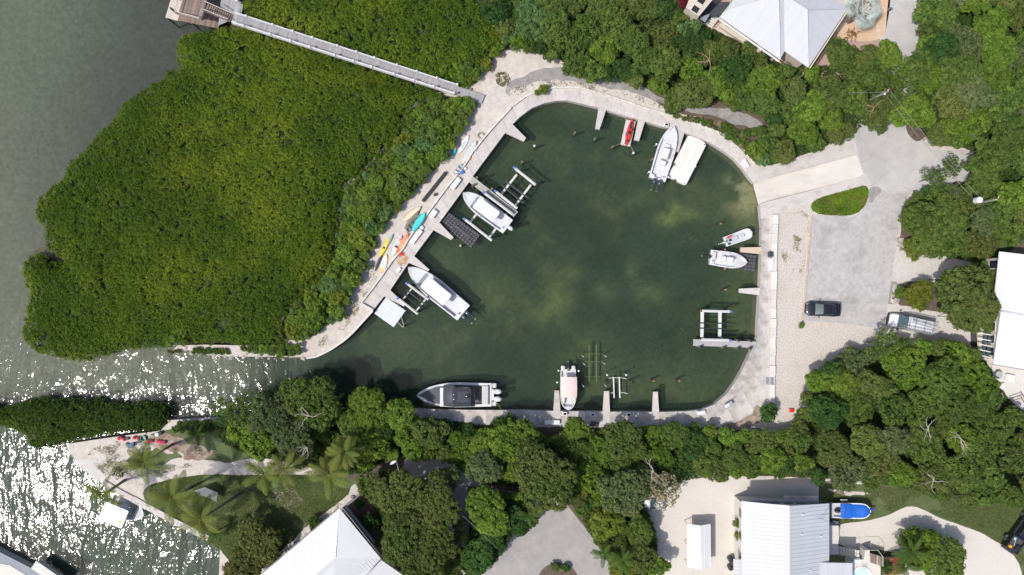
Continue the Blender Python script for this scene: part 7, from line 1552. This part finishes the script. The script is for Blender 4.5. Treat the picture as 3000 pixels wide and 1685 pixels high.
wood([(1560, 1275), (1650, 1280), (1760, 1262), (1900, 1250), (2000, 1238), (2100, 1258), (2200, 1265), (2330, 1258), (2330, 1400), (2230, 1395), (2120, 1405), (2000, 1402), (1960, 1440), (1780, 1520), (1700, 1480), (1620, 1460), (1560, 1440)],
     'leafy tree in the belt between the south quay and the gravel yard', 'trees of the belt south of the basin', ('mid', 5, 'bright', 4, 'olive', 2, 'dark', 2), (1.8, 3.2), (3.8, 5.8), .60)
wood([(640, 1215), (720, 1190), (840, 1170), (960, 1195), (1010, 1190), (1230, 1225), (1330, 1235), (1400, 1250), (1480, 1215), (1570, 1250), (1560, 1440), (1400, 1420), (1320, 1350), (1200, 1345), (1130, 1345), (1060, 1400), (1010, 1330), (880, 1350), (720, 1330), (650, 1260)],
     'leafy tree in the belt between the canal and the shaded lane', 'trees of the belt along the canal bank', ('bright', 5, 'mid', 4, 'dark', 2, 'olive', 1), (1.8, 3.2), (3.8, 5.8), .60)
wood([(1040, 1400), (1130, 1370), (1200, 1420), (1330, 1470), (1370, 1560), (1340, 1710), (1200, 1710), (1190, 1660), (1120, 1600), (1130, 1500), (1060, 1440)],
     'dark olive tree in the clump right of the white hip roof', 'trees of the clump right of the white hip roof', ('olive', 6, 'mid', 1), (1.5, 3.0), (6, 9), .58)
wood([(1370, 1430), (1480, 1440), (1560, 1450), (1540, 1500), (1480, 1590), (1470, 1640), (1340, 1680), (1380, 1560)], 'dark green tree in the clump left of the culdesac', 'trees of the clump left of the culdesac', ('dark', 4, 'bright', 2), (1.4, 2.4), (4.5, 6.5), .58)
wood([(1690, 1420), (1780, 1460), (1900, 1500), (1930, 1600), (1910, 1710), (1800, 1710), (1780, 1640), (1730, 1560), (1690, 1500)], 'leafy tree in the strip between the culdesac and the yard', 'trees of the strip right of the culdesac', ('olive', 3, 'yellow', 2, 'mid', 3), (1.2, 2.2), (3.5, 5.5), .58)
wood([(520, 1235), (640, 1232), (650, 1262), (560, 1275), (500, 1262)], 'low shrub on the bank near the mangrove islet', 'shrubs near the mangrove islet', ('dark', 2, 'mid', 3), (.8, 1.4), (1.2, 2.2), .6, name='shrub', cat='shrub')
# brighter bushes along the inland edge of the mangroves
shr = ('bright', 6, 'blue', 2, 'mid', 3, 'yellow', 1)
wood([(1398, 290), (1380, 330), (1338, 405), (1300, 455), (1225, 545), (1168, 612), (1095, 705), (1065, 790), (1040, 850), (1005, 915), (960, 960), (900, 992), (845, 1000), (830, 940), (870, 880), (940, 820), (990, 740), (995, 640), (1010, 550), (1075, 500), (1140, 440), (1180, 385), (1200, 325), (1290, 285), (1360, 285)],
     'bright green shrub on the inland edge of the mangroves', 'shrubs on the inland edge of the mangroves', shr, (1.1, 2.1), (2.4, 3.4), .50, name='shrub', cat='shrub')
wood([(1370, 245), (1420, 205), (1465, 150), (1500, 110), (1500, 20), (1420, 60), (1380, 130), (1300, 160), (1290, 210)], 'bright green shrub between the boardwalk and the north wood', 'shrubs between the boardwalk and the wood', shr, (1.0, 2.0), (2.4, 3.4), .62, name='shrub', cat='shrub')
wood([(480, 990), (510, 960), (500, 920), (540, 920), (550, 1010), (490, 1012)], 'bright green shrub on the south edge of the mangroves', 'shrubs on the south edge of the mangroves', ('bright', 1), (1.0, 1.6), (3.2, 4), .6, name='shrub', cat='shrub')
wood([(488, 1025), (530, 1025), (530, 1036), (490, 1036)], 'tiny shrub on the rocky canal shore', 'small shrubs on the rocky canal shore', ('mid', 1), (.5, .8), (.7, 1.1), .6, name='shrub', cat='shrub')
wood([(560, 1018), (670, 1022), (672, 1040), (560, 1036)], 'tiny shrub on the rocky canal shore', 'small shrubs on the rocky canal shore', ('mid', 1), (.5, .9), (.7, 1.2), .6, name='shrub', cat='shrub')
wood([(690, 1015), (760, 1010), (880, 1010), (885, 1040), (820, 1046), (740, 1040)], 'low shrub at the point beside the canal', 'shrubs at the mangrove point', ('mid', 3, 'bright', 2), (.8, 1.4), (1.4, 2.4), .6, name='shrub', cat='shrub')
wood([(1960, 330), (2050, 345), (2130, 358), (2190, 400), (2220, 440), (2225, 490), (2180, 440), (2120, 392), (2050, 362), (1975, 345)], 'low reddish green scrub between the path and the north quay', 'scrub between the path and the quay', ('olive', 3, 'dry', 1, 'mid', 2), (.6, 1.1), (.9, 1.6), .55, name='shrub', cat='shrub')
wood([(2160, 385), (2240, 370), (2290, 470), (2225, 490), (2200, 440)], 'leafy tree beside the head of the ramp shoulder', 'trees beside the ramp shoulder', ('mid', 2, 'dark', 1), (1.2, 2.0), (3, 4.5), .6)

# ------------------------------------------------------------------ mangrove mass (nobody could count it)
def canopy_h(x, y, poly, base, top, fall, s=1):
    d = dist_line(x, y, [(p.x, p.y) for p in poly])
    h = base + (top - base) * (1 - np.exp(-d / fall))
    return h + (fbm(x, y, 5.5, 5 * s, 3) - .5) * .8 + (fbm(x, y, 1.5, 8 * s, 2) - .5) * .35, d
def thicket(name, label, px, zo, base, top, dens, m, bw_cut=False, seed=1, leaf=.13):
    poly = smooth_poly(PP(px, zo), 1); rag_ = [(p.x, p.y) for p in rag(poly, .55, .8, seed)]
    X0, X1 = min(p[0] for p in rag_), max(p[0] for p in rag_); Y0, Y1 = max(-58, min(p[1] for p in rag_)), min(52, max(p[1] for p in rag_)); X0 = max(X0, -84)
    rs = np.random.RandomState(seed); A = (X1 - X0) * (Y1 - Y0); n = int(A * 12)
    cx = rs.uniform(X0, X1, n); cy = rs.uniform(Y0, Y1, n); k = in_poly(cx, cy, rag_); cx, cy = cx[k], cy[k]
    h, d = canopy_h(cx, cy, poly, base, top, 1.3, seed)
    if bw_cut:
        a = P(678, 54, 2); c = P(1416, 291, 2); t = np.clip(((cx - a.x) * (c.x - a.x) + (cy - a.y) * (c.y - a.y)) / ((c.x - a.x) ** 2 + (c.y - a.y) ** 2), 0, 1)
        db = np.hypot(cx - a.x - t * (c.x - a.x), cy - a.y - t * (c.y - a.y)); zb = Z0 + (Z1 - Z0) * t; lim = zb - .15 + np.clip(db - .9, 0, 3) * .5
        h = np.where(db < 3.5, np.minimum(h, lim), h); kk = (db > .85); 
        dk_ = [(P(x, y, 2).x, P(x, y, 2).y) for x, y in ((480, 58), (650, 92), (720, 60), (720, -60), (480, -60))]
        kk &= ~in_poly(cx, cy, dk_); cx, cy, h, d = cx[kk], cy[kk], h[kk], d[kk]
    gap = fbm(cx, cy, 2.6, 40 + seed, 3); kk = ~((gap < .22) & (rs.uniform(size=len(cx)) < .8)); cx, cy, h, d = cx[kk], cy[kk], h[kk], d[kk]
    n = len(cx); per = dens; lr = rs.uniform(.10, .30, (n, per)); la = rs.uniform(0, 6.28, (n, per))
    px_ = cx[:, None] + lr * np.cos(la) * 1.1; py_ = cy[:, None] + lr * np.sin(la) * 1.1; hz = h + rs.uniform(-.15, .12, n)
    pz = hz[:, None] - lr * rs.uniform(.2, .8, (n, per)); C = np.stack([px_, py_, pz], -1).reshape(-1, 3)
    Nn = np.stack([np.cos(la) * .7, np.sin(la) * .7, np.full_like(la, .9)], -1).reshape(-1, 3) + rs.normal(size=(n * per, 3)) * .35; Nn /= np.linalg.norm(Nn, axis=1)[:, None]
    # yellow-green heart and dark patches are real differences in the leaves
    yl = fbm(cx, cy, 11, 60, 4) * .55 + fbm(cx, cy, 3.2, 61, 3) * .45
    g = P(740, 520, 2); heart = np.exp(-(((cx - g.x) / 21) ** 2 + ((cy - g.y) / 15) ** 2)) + .45 * np.exp(-(((cx - P(1000, 120).x) / 20) ** 2 + ((cy - P(1000, 100).y) / 6) ** 2))
    T_ = np.clip((yl - .44) * 2.2 + heart * .34 + rs.uniform(-.16, .16, n), 0, 1); tint = (T_[:, None] + rs.uniform(-.15, .2, (n, per))).ravel()
    me = quads_mesh(name, C, Nn, leaf * rs.uniform(.7, 1.25, len(C)), leaf * .6 * rs.uniform(.7, 1.2, len(C)), tint, m)
    o = bpy.data.objects.new(name, me); COL.objects.link(o); tag(o, label, None, None, 'stuff')
    # woody understorey sheet
    st_ = .8; gx, gy = np.meshgrid(np.arange(X0, X1, st_), np.arange(Y0, Y1, st_)); ins = in_poly(gx, gy, [(p.x, p.y) for p in poly]); hh, dd = canopy_h(gx, gy, poly, base, top, 1.3, seed)
    if bw_cut:
        t = np.clip(((gx - a.x) * (c.x - a.x) + (gy - a.y) * (c.y - a.y)) / ((c.x - a.x) ** 2 + (c.y - a.y) ** 2), 0, 1); db = np.hypot(gx - a.x - t * (c.x - a.x), gy - a.y - t * (c.y - a.y))
        hh = np.where(db < 3.5, np.minimum(hh, Z0 + (Z1 - Z0) * t - .2), hh); ins &= ~in_poly(gx, gy, dk_)
    hh = np.maximum(.2, hh - .75 - np.clip(1.2 - dd, 0, 1.2) * 1.5); ny, nx = gx.shape; id_ = np.arange(ny * nx).reshape(ny, nx); q = ins[:-1, :-1] & ins[1:, :-1] & ins[:-1, 1:] & ins[1:, 1:]
    f = np.stack([id_[:-1, :-1][q], id_[:-1, 1:][q], id_[1:, 1:][q], id_[1:, :-1][q]], -1); used = np.unique(f); mp_ = -np.ones(ny * nx, int); mp_[used] = np.arange(len(used))
    V = np.stack([gx.ravel()[used], gy.ravel()[used], hh.ravel()[used]], -1); me2 = bpy.data.meshes.new('mangrove_branches'); me2.from_pydata(V.tolist(), [], mp_[f].tolist()); me2.materials.append(mat('understorey', (.030, .045, .012), .95, .5, 1.8, .8, 5))
    o2 = bpy.data.objects.new('mangrove_branches', me2); COL.objects.link(o2); tag(o2, 'dark woody branches under the mangrove leaves', None, None, 'stuff')
    return len(C)
mang_leaf = leaf_mat('leaf_mangrove', (.062, .112, .012), (.205, .240, .020), (.062, .138, .014), wamt=.35, worldscale=.12)
isl_leaf = leaf_mat('leaf_islet', (.042, .082, .012), (.130, .170, .022), (.07, .12, .016), wamt=.3)
n1_ = thicket('mangrove_thicket', 'dense green and yellow mangrove canopy covering the point', MANG, 2.4, 1.2, 3.3, 13, mang_leaf, True, 1)
n2_ = thicket('mangrove_islet', 'dark green mangrove strip along the glittering canal mouth', ISL, 2.0, 1.0, 3.6, 13, isl_leaf, False, 2)

# ------------------------------------------------------------------ ground cover and grass
def cover(name, label, px, n, hmax, leaf, m, seed=3, dome=.0, patch=None):
    poly = [(p.x, p.y) for p in smooth_poly(PP(px), 1)]; rs = np.random.RandomState(seed); xs_ = [p[0] for p in poly]; ys_ = [p[1] for p in poly]
    x = rs.uniform(min(xs_), max(xs_), n); y = rs.uniform(min(ys_), max(ys_), n); k = in_poly(x, y, poly)
    if patch: k &= fbm(x, y, patch[0], seed + 5, 4) + rs.normal(size=n) * (.06 if 'grass' not in name else .02) > patch[1] + (.06 if 'grass' not in name else 0)
    x, y = x[k], y[k]; d = dist_line(x, y, poly); z = LAND + .03 + hmax * (1 - np.exp(-d / .5)) * (.6 + .6 * fbm(x, y, 1.2, seed, 2)) * rs.uniform(.6, 1, len(x)) + .02
    Nn = rs.normal(size=(len(x), 3)) * .5 + np.array([0, 0, 1]); Nn /= np.linalg.norm(Nn, axis=1)[:, None]
    me = quads_mesh(name, np.stack([x, y, z], -1), Nn, leaf * rs.uniform(.7, 1.3, len(x)), leaf * .5 * rs.uniform(.7, 1.2, len(x)), fbm(x, y, 1.5, seed + 9, 3) + rs.uniform(-.3, .3, len(x)), m)
    o = bpy.data.objects.new(name, me); COL.objects.link(o); tag(o, label, None, None, 'stuff')
gc = leaf_mat('leaf_groundcover', (.045, .10, .012), (.16, .27, .02), (.16, .14, .04), worldscale=.6, wamt=.5)
weed = leaf_mat('leaf_weed', (.12, .13, .05), (.26, .24, .11), (.30, .26, .15), worldscale=.8, wamt=.4)
cover('ground_cover', 'rounded bed of bright green ground cover beside the ramp', [(2372, 600), (2400, 580), (2450, 566), (2500, 552), (2535, 542), (2546, 560), (2540, 590), (2525, 615), (2495, 632), (2440, 632), (2385, 625)], 9000, .45, .12, gc)
cover('weeds', 'dry green weeds on the gravel beside the broad wall', [(2290, 640), (2370, 610), (2372, 700), (2350, 810), (2310, 800), (2285, 740)], 9000, .10, .07, weed, 4, patch=(2.2, .60))
cover('weeds', 'scattered weeds on the lower gravel lot', [(2285, 920), (2360, 950), (2340, 980), (2300, 1000)], 1500, .10, .07, weed, 5, patch=(1.4, .6))
cover('weeds', 'low weeds on the sand by the boardwalk foot', [(1445, 215), (1490, 210), (1500, 250), (1460, 256)], 2600, .10, .08, weed, 6, patch=(1.4, .52))
cover('weeds', 'straggling weeds along the old path', [(1480, 270), (1560, 235), (1660, 235), (1760, 255), (1840, 262), (1930, 290), (1960, 312), (1940, 325), (1840, 285), (1760, 268), (1660, 252), (1570, 252), (1490, 290)], 6500, .12, .08, weed, 7, patch=(1.5, .58))
cover('weeds', 'yellowish weeds on the bank beside the west wall', [(1096, 770), (1110, 800), (1090, 850), (1062, 880), (1040, 930), (1000, 975), (960, 1010), (900, 1030), (960, 975), (1020, 920), (1050, 860), (1070, 800)], 9000, .14, .08, weed, 8, patch=(1.2, .50))
cover('weeds', 'green scrub on the sand left of the palms', [(300, 1300), (340, 1290), (400, 1310), (430, 1340), (380, 1390), (330, 1400), (310, 1350)], 5000, .12, .08, leaf_mat('leaf_scrub', (.04, .06, .02), (.10, .12, .04), (.1, .1, .05)), 9, patch=(1.8, .60))
und = leaf_mat('leaf_undergrowth', (.020, .045, .010), (.060, .10, .022), (.04, .07, .015), worldscale=.5, wamt=.4, transl=.1)
for i, px in enumerate((
 [(1398, 290), (1370, 340), (1335, 405), (1295, 455), (1222, 545), (1165, 612), (1092, 705), (1062, 790), (1035, 850), (1000, 915), (950, 960), (900, 992), (845, 1000), (830, 940), (870, 880), (940, 820), (990, 740), (995, 640), (1010, 550), (1075, 500), (1140, 440), (1180, 385), (1200, 325), (1290, 285)],
 [(1450, -20), (2005, -20), (2020, 60), (2110, 95), (2270, 190), (2420, 200), (2480, 160), (2590, 150), (2640, 330), (2590, 350), (2500, 380), (2440, 420), (2310, 470), (2235, 490), (2255, 385), (2225, 325), (2100, 295), (2000, 312), (1930, 270), (1838, 228), (1700, 215), (1600, 150), (1500, 135), (1440, 150)],
 [(2712, -20), (3040, -20), (3040, 660), (2950, 740), (2900, 780), (2700, 730), (2650, 640), (2670, 585), (2760, 560), (2860, 560), (2830, 500), (2870, 440), (2720, 420), (2670, 330), (2690, 150)],
 [(2400, 1090), (2520, 1030), (2600, 1015), (2860, 1020), (2900, 1090), (2960, 1180), (3040, 1220), (3040, 1470), (2900, 1475), (2760, 1450), (2600, 1420), (2400, 1395), (2000, 1390), (1900, 1480), (1790, 1520), (1700, 1500), (1640, 1450), (1560, 1440), (1560, 1270), (2200, 1272), (2330, 1262), (2370, 1190)],
 [(640, 1290), (650, 1235), (800, 1222), (1200, 1215), (1500, 1258), (1560, 1270), (1560, 1430), (1400, 1415), (1310, 1345), (1190, 1340), (1130, 1345), (1050, 1400), (880, 1360), (720, 1330)],
 [(1060, 1420), (1180, 1380), (1330, 1500), (1370, 1600), (1330, 1710), (1200, 1710), (1120, 1600), (1100, 1480)], [(1370, 1440), (1540, 1450), (1530, 1520), (1480, 1600), (1400, 1690), (1350, 1690), (1380, 1560)], [(1700, 1440), (1900, 1500), (1930, 1600), (1900, 1710), (1810, 1710), (1780, 1640), (1700, 1520)])):
    cover('undergrowth', 'dark green undergrowth on the wood floor', px, (40000, 60000, 60000, 60000, 32000, 14000, 9000, 9000)[i], 1.1, .20, und if i else LM['bright'], 30 + i)
cover('weeds', 'patchy beach weeds and grass on the sand among the palms', [(250, 1310), (400, 1295), (620, 1300), (660, 1350), (560, 1365), (430, 1400), (400, 1450), (330, 1410), (270, 1360)], 16000, .10, .08, weed, 12, patch=(1.5, .54))
grassm = leaf_mat('leaf_grass', (.060, .090, .022), (.125, .160, .045), (.17, .15, .07), worldscale=.3, wamt=.4, transl=.1)
cover('grass', 'short green lawn grass below the palms', [(430, 1425), (470, 1410), (600, 1388), (760, 1393), (880, 1390), (1040, 1395), (1040, 1430), (998, 1470), (905, 1535), (840, 1600), (760, 1670), (700, 1700), (660, 1620), (600, 1580), (520, 1532), (450, 1490)], 70000, .07, .085, grassm, 10, patch=(3.0, .38))
cover('grass', 'short green grass between the wood and the gravel drive', [(2400, 1440), (2600, 1425), (2720, 1432), (2900, 1470), (3100, 1480), (3100, 1740), (3010, 1740), (2990, 1650), (2968, 1620), (2910, 1578), (2833, 1543), (2755, 1515), (2697, 1484), (2662, 1478), (2600, 1508), (2522, 1526), (2456, 1536), (2400, 1540)], 60000, .07, .085, grassm, 11, patch=(3.0, .36))

# ------------------------------------------------------------------ palms
frond_mats = {'coco': leaf_mat('leaf_coco', (.04, .080, .016), (.19, .215, .05), (.26, .22, .05), transl=.15), 'areca': leaf_mat('leaf_areca', (.03, .065, .012), (.09, .15, .03), (.12, .13, .03), transl=.15),
              'silver': leaf_mat('leaf_silver', (.30, .36, .33), (.50, .56, .52), (.42, .46, .40), transl=.1), 'brown': leaf_mat('leaf_brown', (.16, .08, .03), (.32, .19, .08), (.2, .1, .05), transl=.1)}
def frond_mesh(seed, Ln=3.6, up=.55, droop=1.0, leaf=.76, n=36, curl=.15):
    rs = np.random.RandomState(seed); b = MB(); pts = []
    for i in range(13):
        t = i / 12; a = up - droop * t * 1.6; pts.append((t, a))
    P_ = [Vector((0, 0, 0))]; 
    for i in range(1, 13): a = up - droop * 1.7 * (i / 12); P_.append(P_[-1] + Vector((math.cos(a) * Ln / 12, curl * Ln / 12 * (i / 12), math.sin(a) * Ln / 12)))
    b.tube(P_, [.05 * (1 - i / 14) for i in range(13)], 4)
    nt = len(b.v); vs = []; tn = [.9] * nt
    for k in range(n):
        t = .12 + .88 * k / (n - 1); f = t * 12; i = min(11, int(f)); p = P_[i].lerp(P_[i + 1], f - i); d = (P_[i + 1] - P_[i]).normalized(); side = d.cross(Vector((0, 0, 1))).normalized(); L_ = leaf * math.sin(math.pi * min(1, .22 + .8 * t)) ** .6 * rs.uniform(.85, 1.1)
        for s in (-1, 1):
            dr = rs.uniform(.25, .6); e = p + (side * s * .80 + d * .55 - Vector((0, 0, dr * .8))) * L_; mid = p.lerp(e, .5) + Vector((0, 0, .09 * L_)); w = d * .034
            b.add([p - w * .6, p + w * .6, mid + w, e, mid - w], [(0, 1, 2, 4), (4, 2, 3)]); tn += list([.3 + .5 * rs.uniform() * t] * 5)
    me = bpy.data.meshes.new('frond'); me.from_pydata([tuple(v) for v in b.v], [], b.f); at = me.attributes.new('tint', 'FLOAT', 'POINT'); at.data.foreach_set('value', tn); me.materials.append(frond_mats['coco']); return me
FR = [frond_mesh(1, 3.9, .75, .85), frond_mesh(2, 3.7, .45, .8, curl=-.2), frond_mesh(3, 3.4, .1, .75, curl=.25), frond_mesh(4, 3.1, 1.05, .7)]
def palm(label, crown_px, base_px, H, s=1.0, n=15, kind='coco', group=None, name='palm_tree', base=LAND):
    tp__ = P(*crown_px, base + H); bp__ = P(*base_px, base); r = thing(name, label, 'palm', (bp__.x, bp__.y, base), 0, group); rn_ = random.Random(int(crown_px[0]))
    m1_ = bp__.lerp(tp__, .35) - Vector((0, 0, 0)); m1_.z = base + H * .42; m2_ = bp__.lerp(tp__, .75); m2_.z = base + H * .8
    b = MB(); b.tube([bp__, m1_, m2_, tp__], [.22, .15, .13, .14], 8); b.build('trunk', bark, r)
    for k in range(n):
        o = bpy.data.objects.new('frond', FR[(k * 7 + rn_.randrange(2)) % 4 if k > 3 else 3]); COL.objects.link(o); o.parent = r
        o.location = tp__ - r.location; o.rotation_euler = (rn_.uniform(-.25, .25), rn_.uniform(-.1, .25), k * 2.4 + rn_.uniform(-.3, .3)); q = s * rn_.uniform(.85, 1.1); o.scale = (q, q, q)
        o.material_slots[0].link = 'OBJECT'; o.material_slots[0].material = frond_mats[kind]
    if kind == 'coco':
        b = MB()
        for k in range(6): a = k * 1.05; b.lathe((tp__.x + .25 * math.cos(a), tp__.y + .25 * math.sin(a), tp__.z - .35), [(.02, 0), (.12, .08), (.12, .2), (.02, .28)], 7)
        b.build('coconuts', mat('coconut', (.16, .12, .03), .6), r)
    return r
palm('coconut palm over the sand, uppermost of the left palms', (423, 1355), (506, 1302), 7.4)
palm('coconut palm leaning over the seawall above the canopy boat', (304, 1451), (366, 1407), 5.5, .85)
palm('tall coconut palm just left of the grey net canopy', (507, 1458), (560, 1428), 7.6, 1.08)
palm('coconut palm below the grey net canopy leaning from the right', (590, 1520), (700, 1448), 7.0, 1.05)
palm('left one of the three coconut palms at the top of the lawn', (773, 1391), (800, 1362), 6.0, .95)
palm('middle one of the three coconut palms at the top of the lawn', (833, 1376), (868, 1345), 6.4, .95)
palm('right one of the three coconut palms at the top of the lawn', (967, 1389), (990, 1362), 6.6, 1.05)
palm('small coconut palm tucked among the trees right of the lawn', (1012, 1325), (1030, 1308), 6.5, .85)
palm('low green palm at the end of the seawall by the flowering tree', (632, 1562), (628, 1558), 2.4, .5, 16, 'areca')
palm('low dark palm on the bank near the mangrove islet', (578, 1272), (575, 1270), 2.2, .5, 14, 'areca')
palm('feathery palm at the bottom left of the strip right of the culdesac', (1768, 1622), (1766, 1615), 4.5, .6, 14, 'areca')
palm('feathery palm right of the palm by the culdesac', (1822, 1640), (1818, 1630), 4.5, .7, 14, 'areca')
palm('palm poking out of the dark trees left of the culdesac', (1548, 1506), (1540, 1500), 4.5, .55, 13, 'areca')
palm('large palm of the clump at the bottom right', (2672, 1615), (2660, 1608), 4.5, .75, 18, 'areca')
palm('second palm of the clump at the bottom right', (2650, 1655), (2640, 1648), 4.0, .7, 16, 'areca')
palm('small palm beside the yellow table', (1112, 1462), (1110, 1460), 2.5, .5, 12, 'areca')
# silver fan palm
def fan_mesh(seed):
    rs = np.random.RandomState(seed); b = MB(); b.tube([(0, 0, 0), (.7, 0, .15), (1.25, 0, .1)], [.05, .04, .035], 5); tn = [.9] * len(b.v); c = Vector((1.2, 0, .1))
    for k in range(24):
        a = -1.6 + 3.2 * k / 23; L_ = 1.05 * (1 - .18 * abs(a / 1.9)) * rs.uniform(.9, 1.05); u = Vector((math.cos(a), math.sin(a), -.02)); v = Vector((-u.y, u.x, 0)) * .034; z = Vector((0, 0, .07 * (k % 2)))
        b.add([c, c + u * L_ * .55 + v + z, c + u * L_ + Vector((0, 0, -.25)) , c + u * L_ * .55 - v + z], [(0, 1, 2, 3)]); tn += [.2 + .7 * rs.uniform()] * 4
    me = bpy.data.meshes.new('fan_leaf'); me.from_pydata([tuple(v) for v in b.v], [], b.f); at = me.attributes.new('tint', 'FLOAT', 'POINT'); at.data.foreach_set('value', tn); me.materials.append(frond_mats['silver']); return me
FM = [fan_mesh(i) for i in range(3)]
tp__ = P(2531, 28, 5.2); sp_ = thing('silver_palm', 'pale silver blue fan palm beside the grey roofed house', 'palm', (tp__.x, tp__.y, LAND)); b = MB(); b.cyl((tp__.x, tp__.y, LAND), .32, 3.6, 10, 0, .26); b.build('trunk', bark, sp_)
for k in range(19):
    el = (.8, .40, -.1)[k % 3]; o = bpy.data.objects.new('fan_leaf', FM[k % 3]); COL.objects.link(o); o.parent = sp_; o.location = (0, 0, 3.5); o.rotation_euler = (rt.uniform(-.4, .4), -el + rt.uniform(-.15, .15), k * 2.4 + rt.uniform(-.2, .2)); q = rt.uniform(1.15, 1.45); o.scale = (q,) * 3
p = P(2500, 98, 1.5); br = thing('bromeliad', 'spiky brown and orange plant below the silver palm', 'plant', (p.x, p.y, LAND))
for k in range(34):
    o = bpy.data.objects.new('leaf', FR[k % 4]); COL.objects.link(o); o.parent = br; o.location = (rt.uniform(-.7, .7), rt.uniform(-.5, .5), .1); o.rotation_euler = (0, rt.uniform(-.6, .1), rt.uniform(0, 6.28)); o.scale = (.22, .16, .25); o.material_slots[0].link = 'OBJECT'; o.material_slots[0].material = frond_mats['brown']
# scraps of weed floating in the basin
rs = np.random.RandomState(5); cl = [(2050, 860, 60), (2030, 700, 35), (1910, 1040, 45), (2060, 1100, 50), (1870, 830, 40), (1660, 1090, 30), (2000, 970, 60), (1600, 760, 70), (1500, 900, 80), (1750, 600, 120), (1880, 640, 150), (1350, 860, 60)]
X, Y = [], []
for cx_, cy_, rr_ in cl:
    m_ = 46 if rr_ < 70 else 20; X += list(cx_ + rs.normal(size=m_) * rr_ * .5); Y += list(cy_ + rs.normal(size=m_) * rr_ * .5)
C_ = np.array([tuple(P(a, b, .02)) for a, b in zip(X, Y)]); ok = in_poly(np.array(X), np.array(Y), [(1230, 860), (1330, 640), (1500, 420), (1640, 330), (1900, 420), (2150, 560), (2180, 900), (2140, 1080), (2000, 1170), (1300, 1110)])
C_ = C_[ok]; Nn_ = np.tile([[0, 0, 1.]], (len(C_), 1)) + rs.normal(size=(len(C_), 3)) * .05
me = quads_mesh('floating_weed', C_, Nn_, rs.uniform(.03, .10, len(C_)), rs.uniform(.015, .04, len(C_)), rs.uniform(size=len(C_)), leaf_mat('leaf_weed_scrap', (.10, .10, .06), (.22, .20, .14), (.2, .18, .1), transl=0))
o = bpy.data.objects.new('floating_weed', me); COL.objects.link(o); tag(o, 'scraps of pale weed floating in the basin', None, None, 'stuff')
# bare branches showing in the crowns
def branches(label, px, py, z, s, seed, m=bark_pale):
    rn_ = random.Random(seed); c = P(px, py, z); b = MB()
    for i in range(5):
        a = rn_.uniform(0, 6.28); p = c.copy(); pts = [p.copy()]
        for j in range(4): a += rn_.uniform(-.7, .7); p = p + Vector((math.cos(a) * s * .3, math.sin(a) * s * .3, rn_.uniform(.0, .2))); pts.append(p.copy())
        b.tube(pts, [.045, .038, .03, .022, .014], 5)
        q = pts[2]; a2 = a + .9; b.tube([q, q + Vector((math.cos(a2) * s * .3, math.sin(a2) * s * .3, .15))], [.025, .01], 4)
    tag(b.build('bare_branches', m), label, 'branch')
branches('pinkish bare branches showing in the wood left of the grey roof', 2078, 178, 6.6, 1.9, 3, mat('bark_pink', (.36, .22, .15), .9, .2, 3))
branches('pale bare branches above the white car tree', 1912, 1375, 7.6000000000000005, 1.7, 5)
branches('bare grey branches on top of the large wood, right part', 2815, 1285, 8.3, 1.7, 6)
branches('bare grey branches on top of the large wood, middle part', 2720, 1255, 8.3, 1.4, 7)
branches('whitish bare branches in the canal bank trees', 905, 1218, 8.0, 1.6, 8)
branches('whitish bare twigs just above the middle coconut palms', 900, 1312, 7.3, 1.2, 9)
branches('pale branches at the grass edge of the large wood', 2735, 1408, 6.5, 1.5, 10)
branches('bare branches near the first utility pole', 2560, 315, 7.5, 1.3, 11, mat('bark_pink', (.36, .22, .15), .9, .2, 3))
print('TREES', len([o for o in COL.objects if o.get('category') in ('tree', 'shrub', 'bush')]), 'mangrove quads', n1_, n2_, 'objects', len(COL.objects))
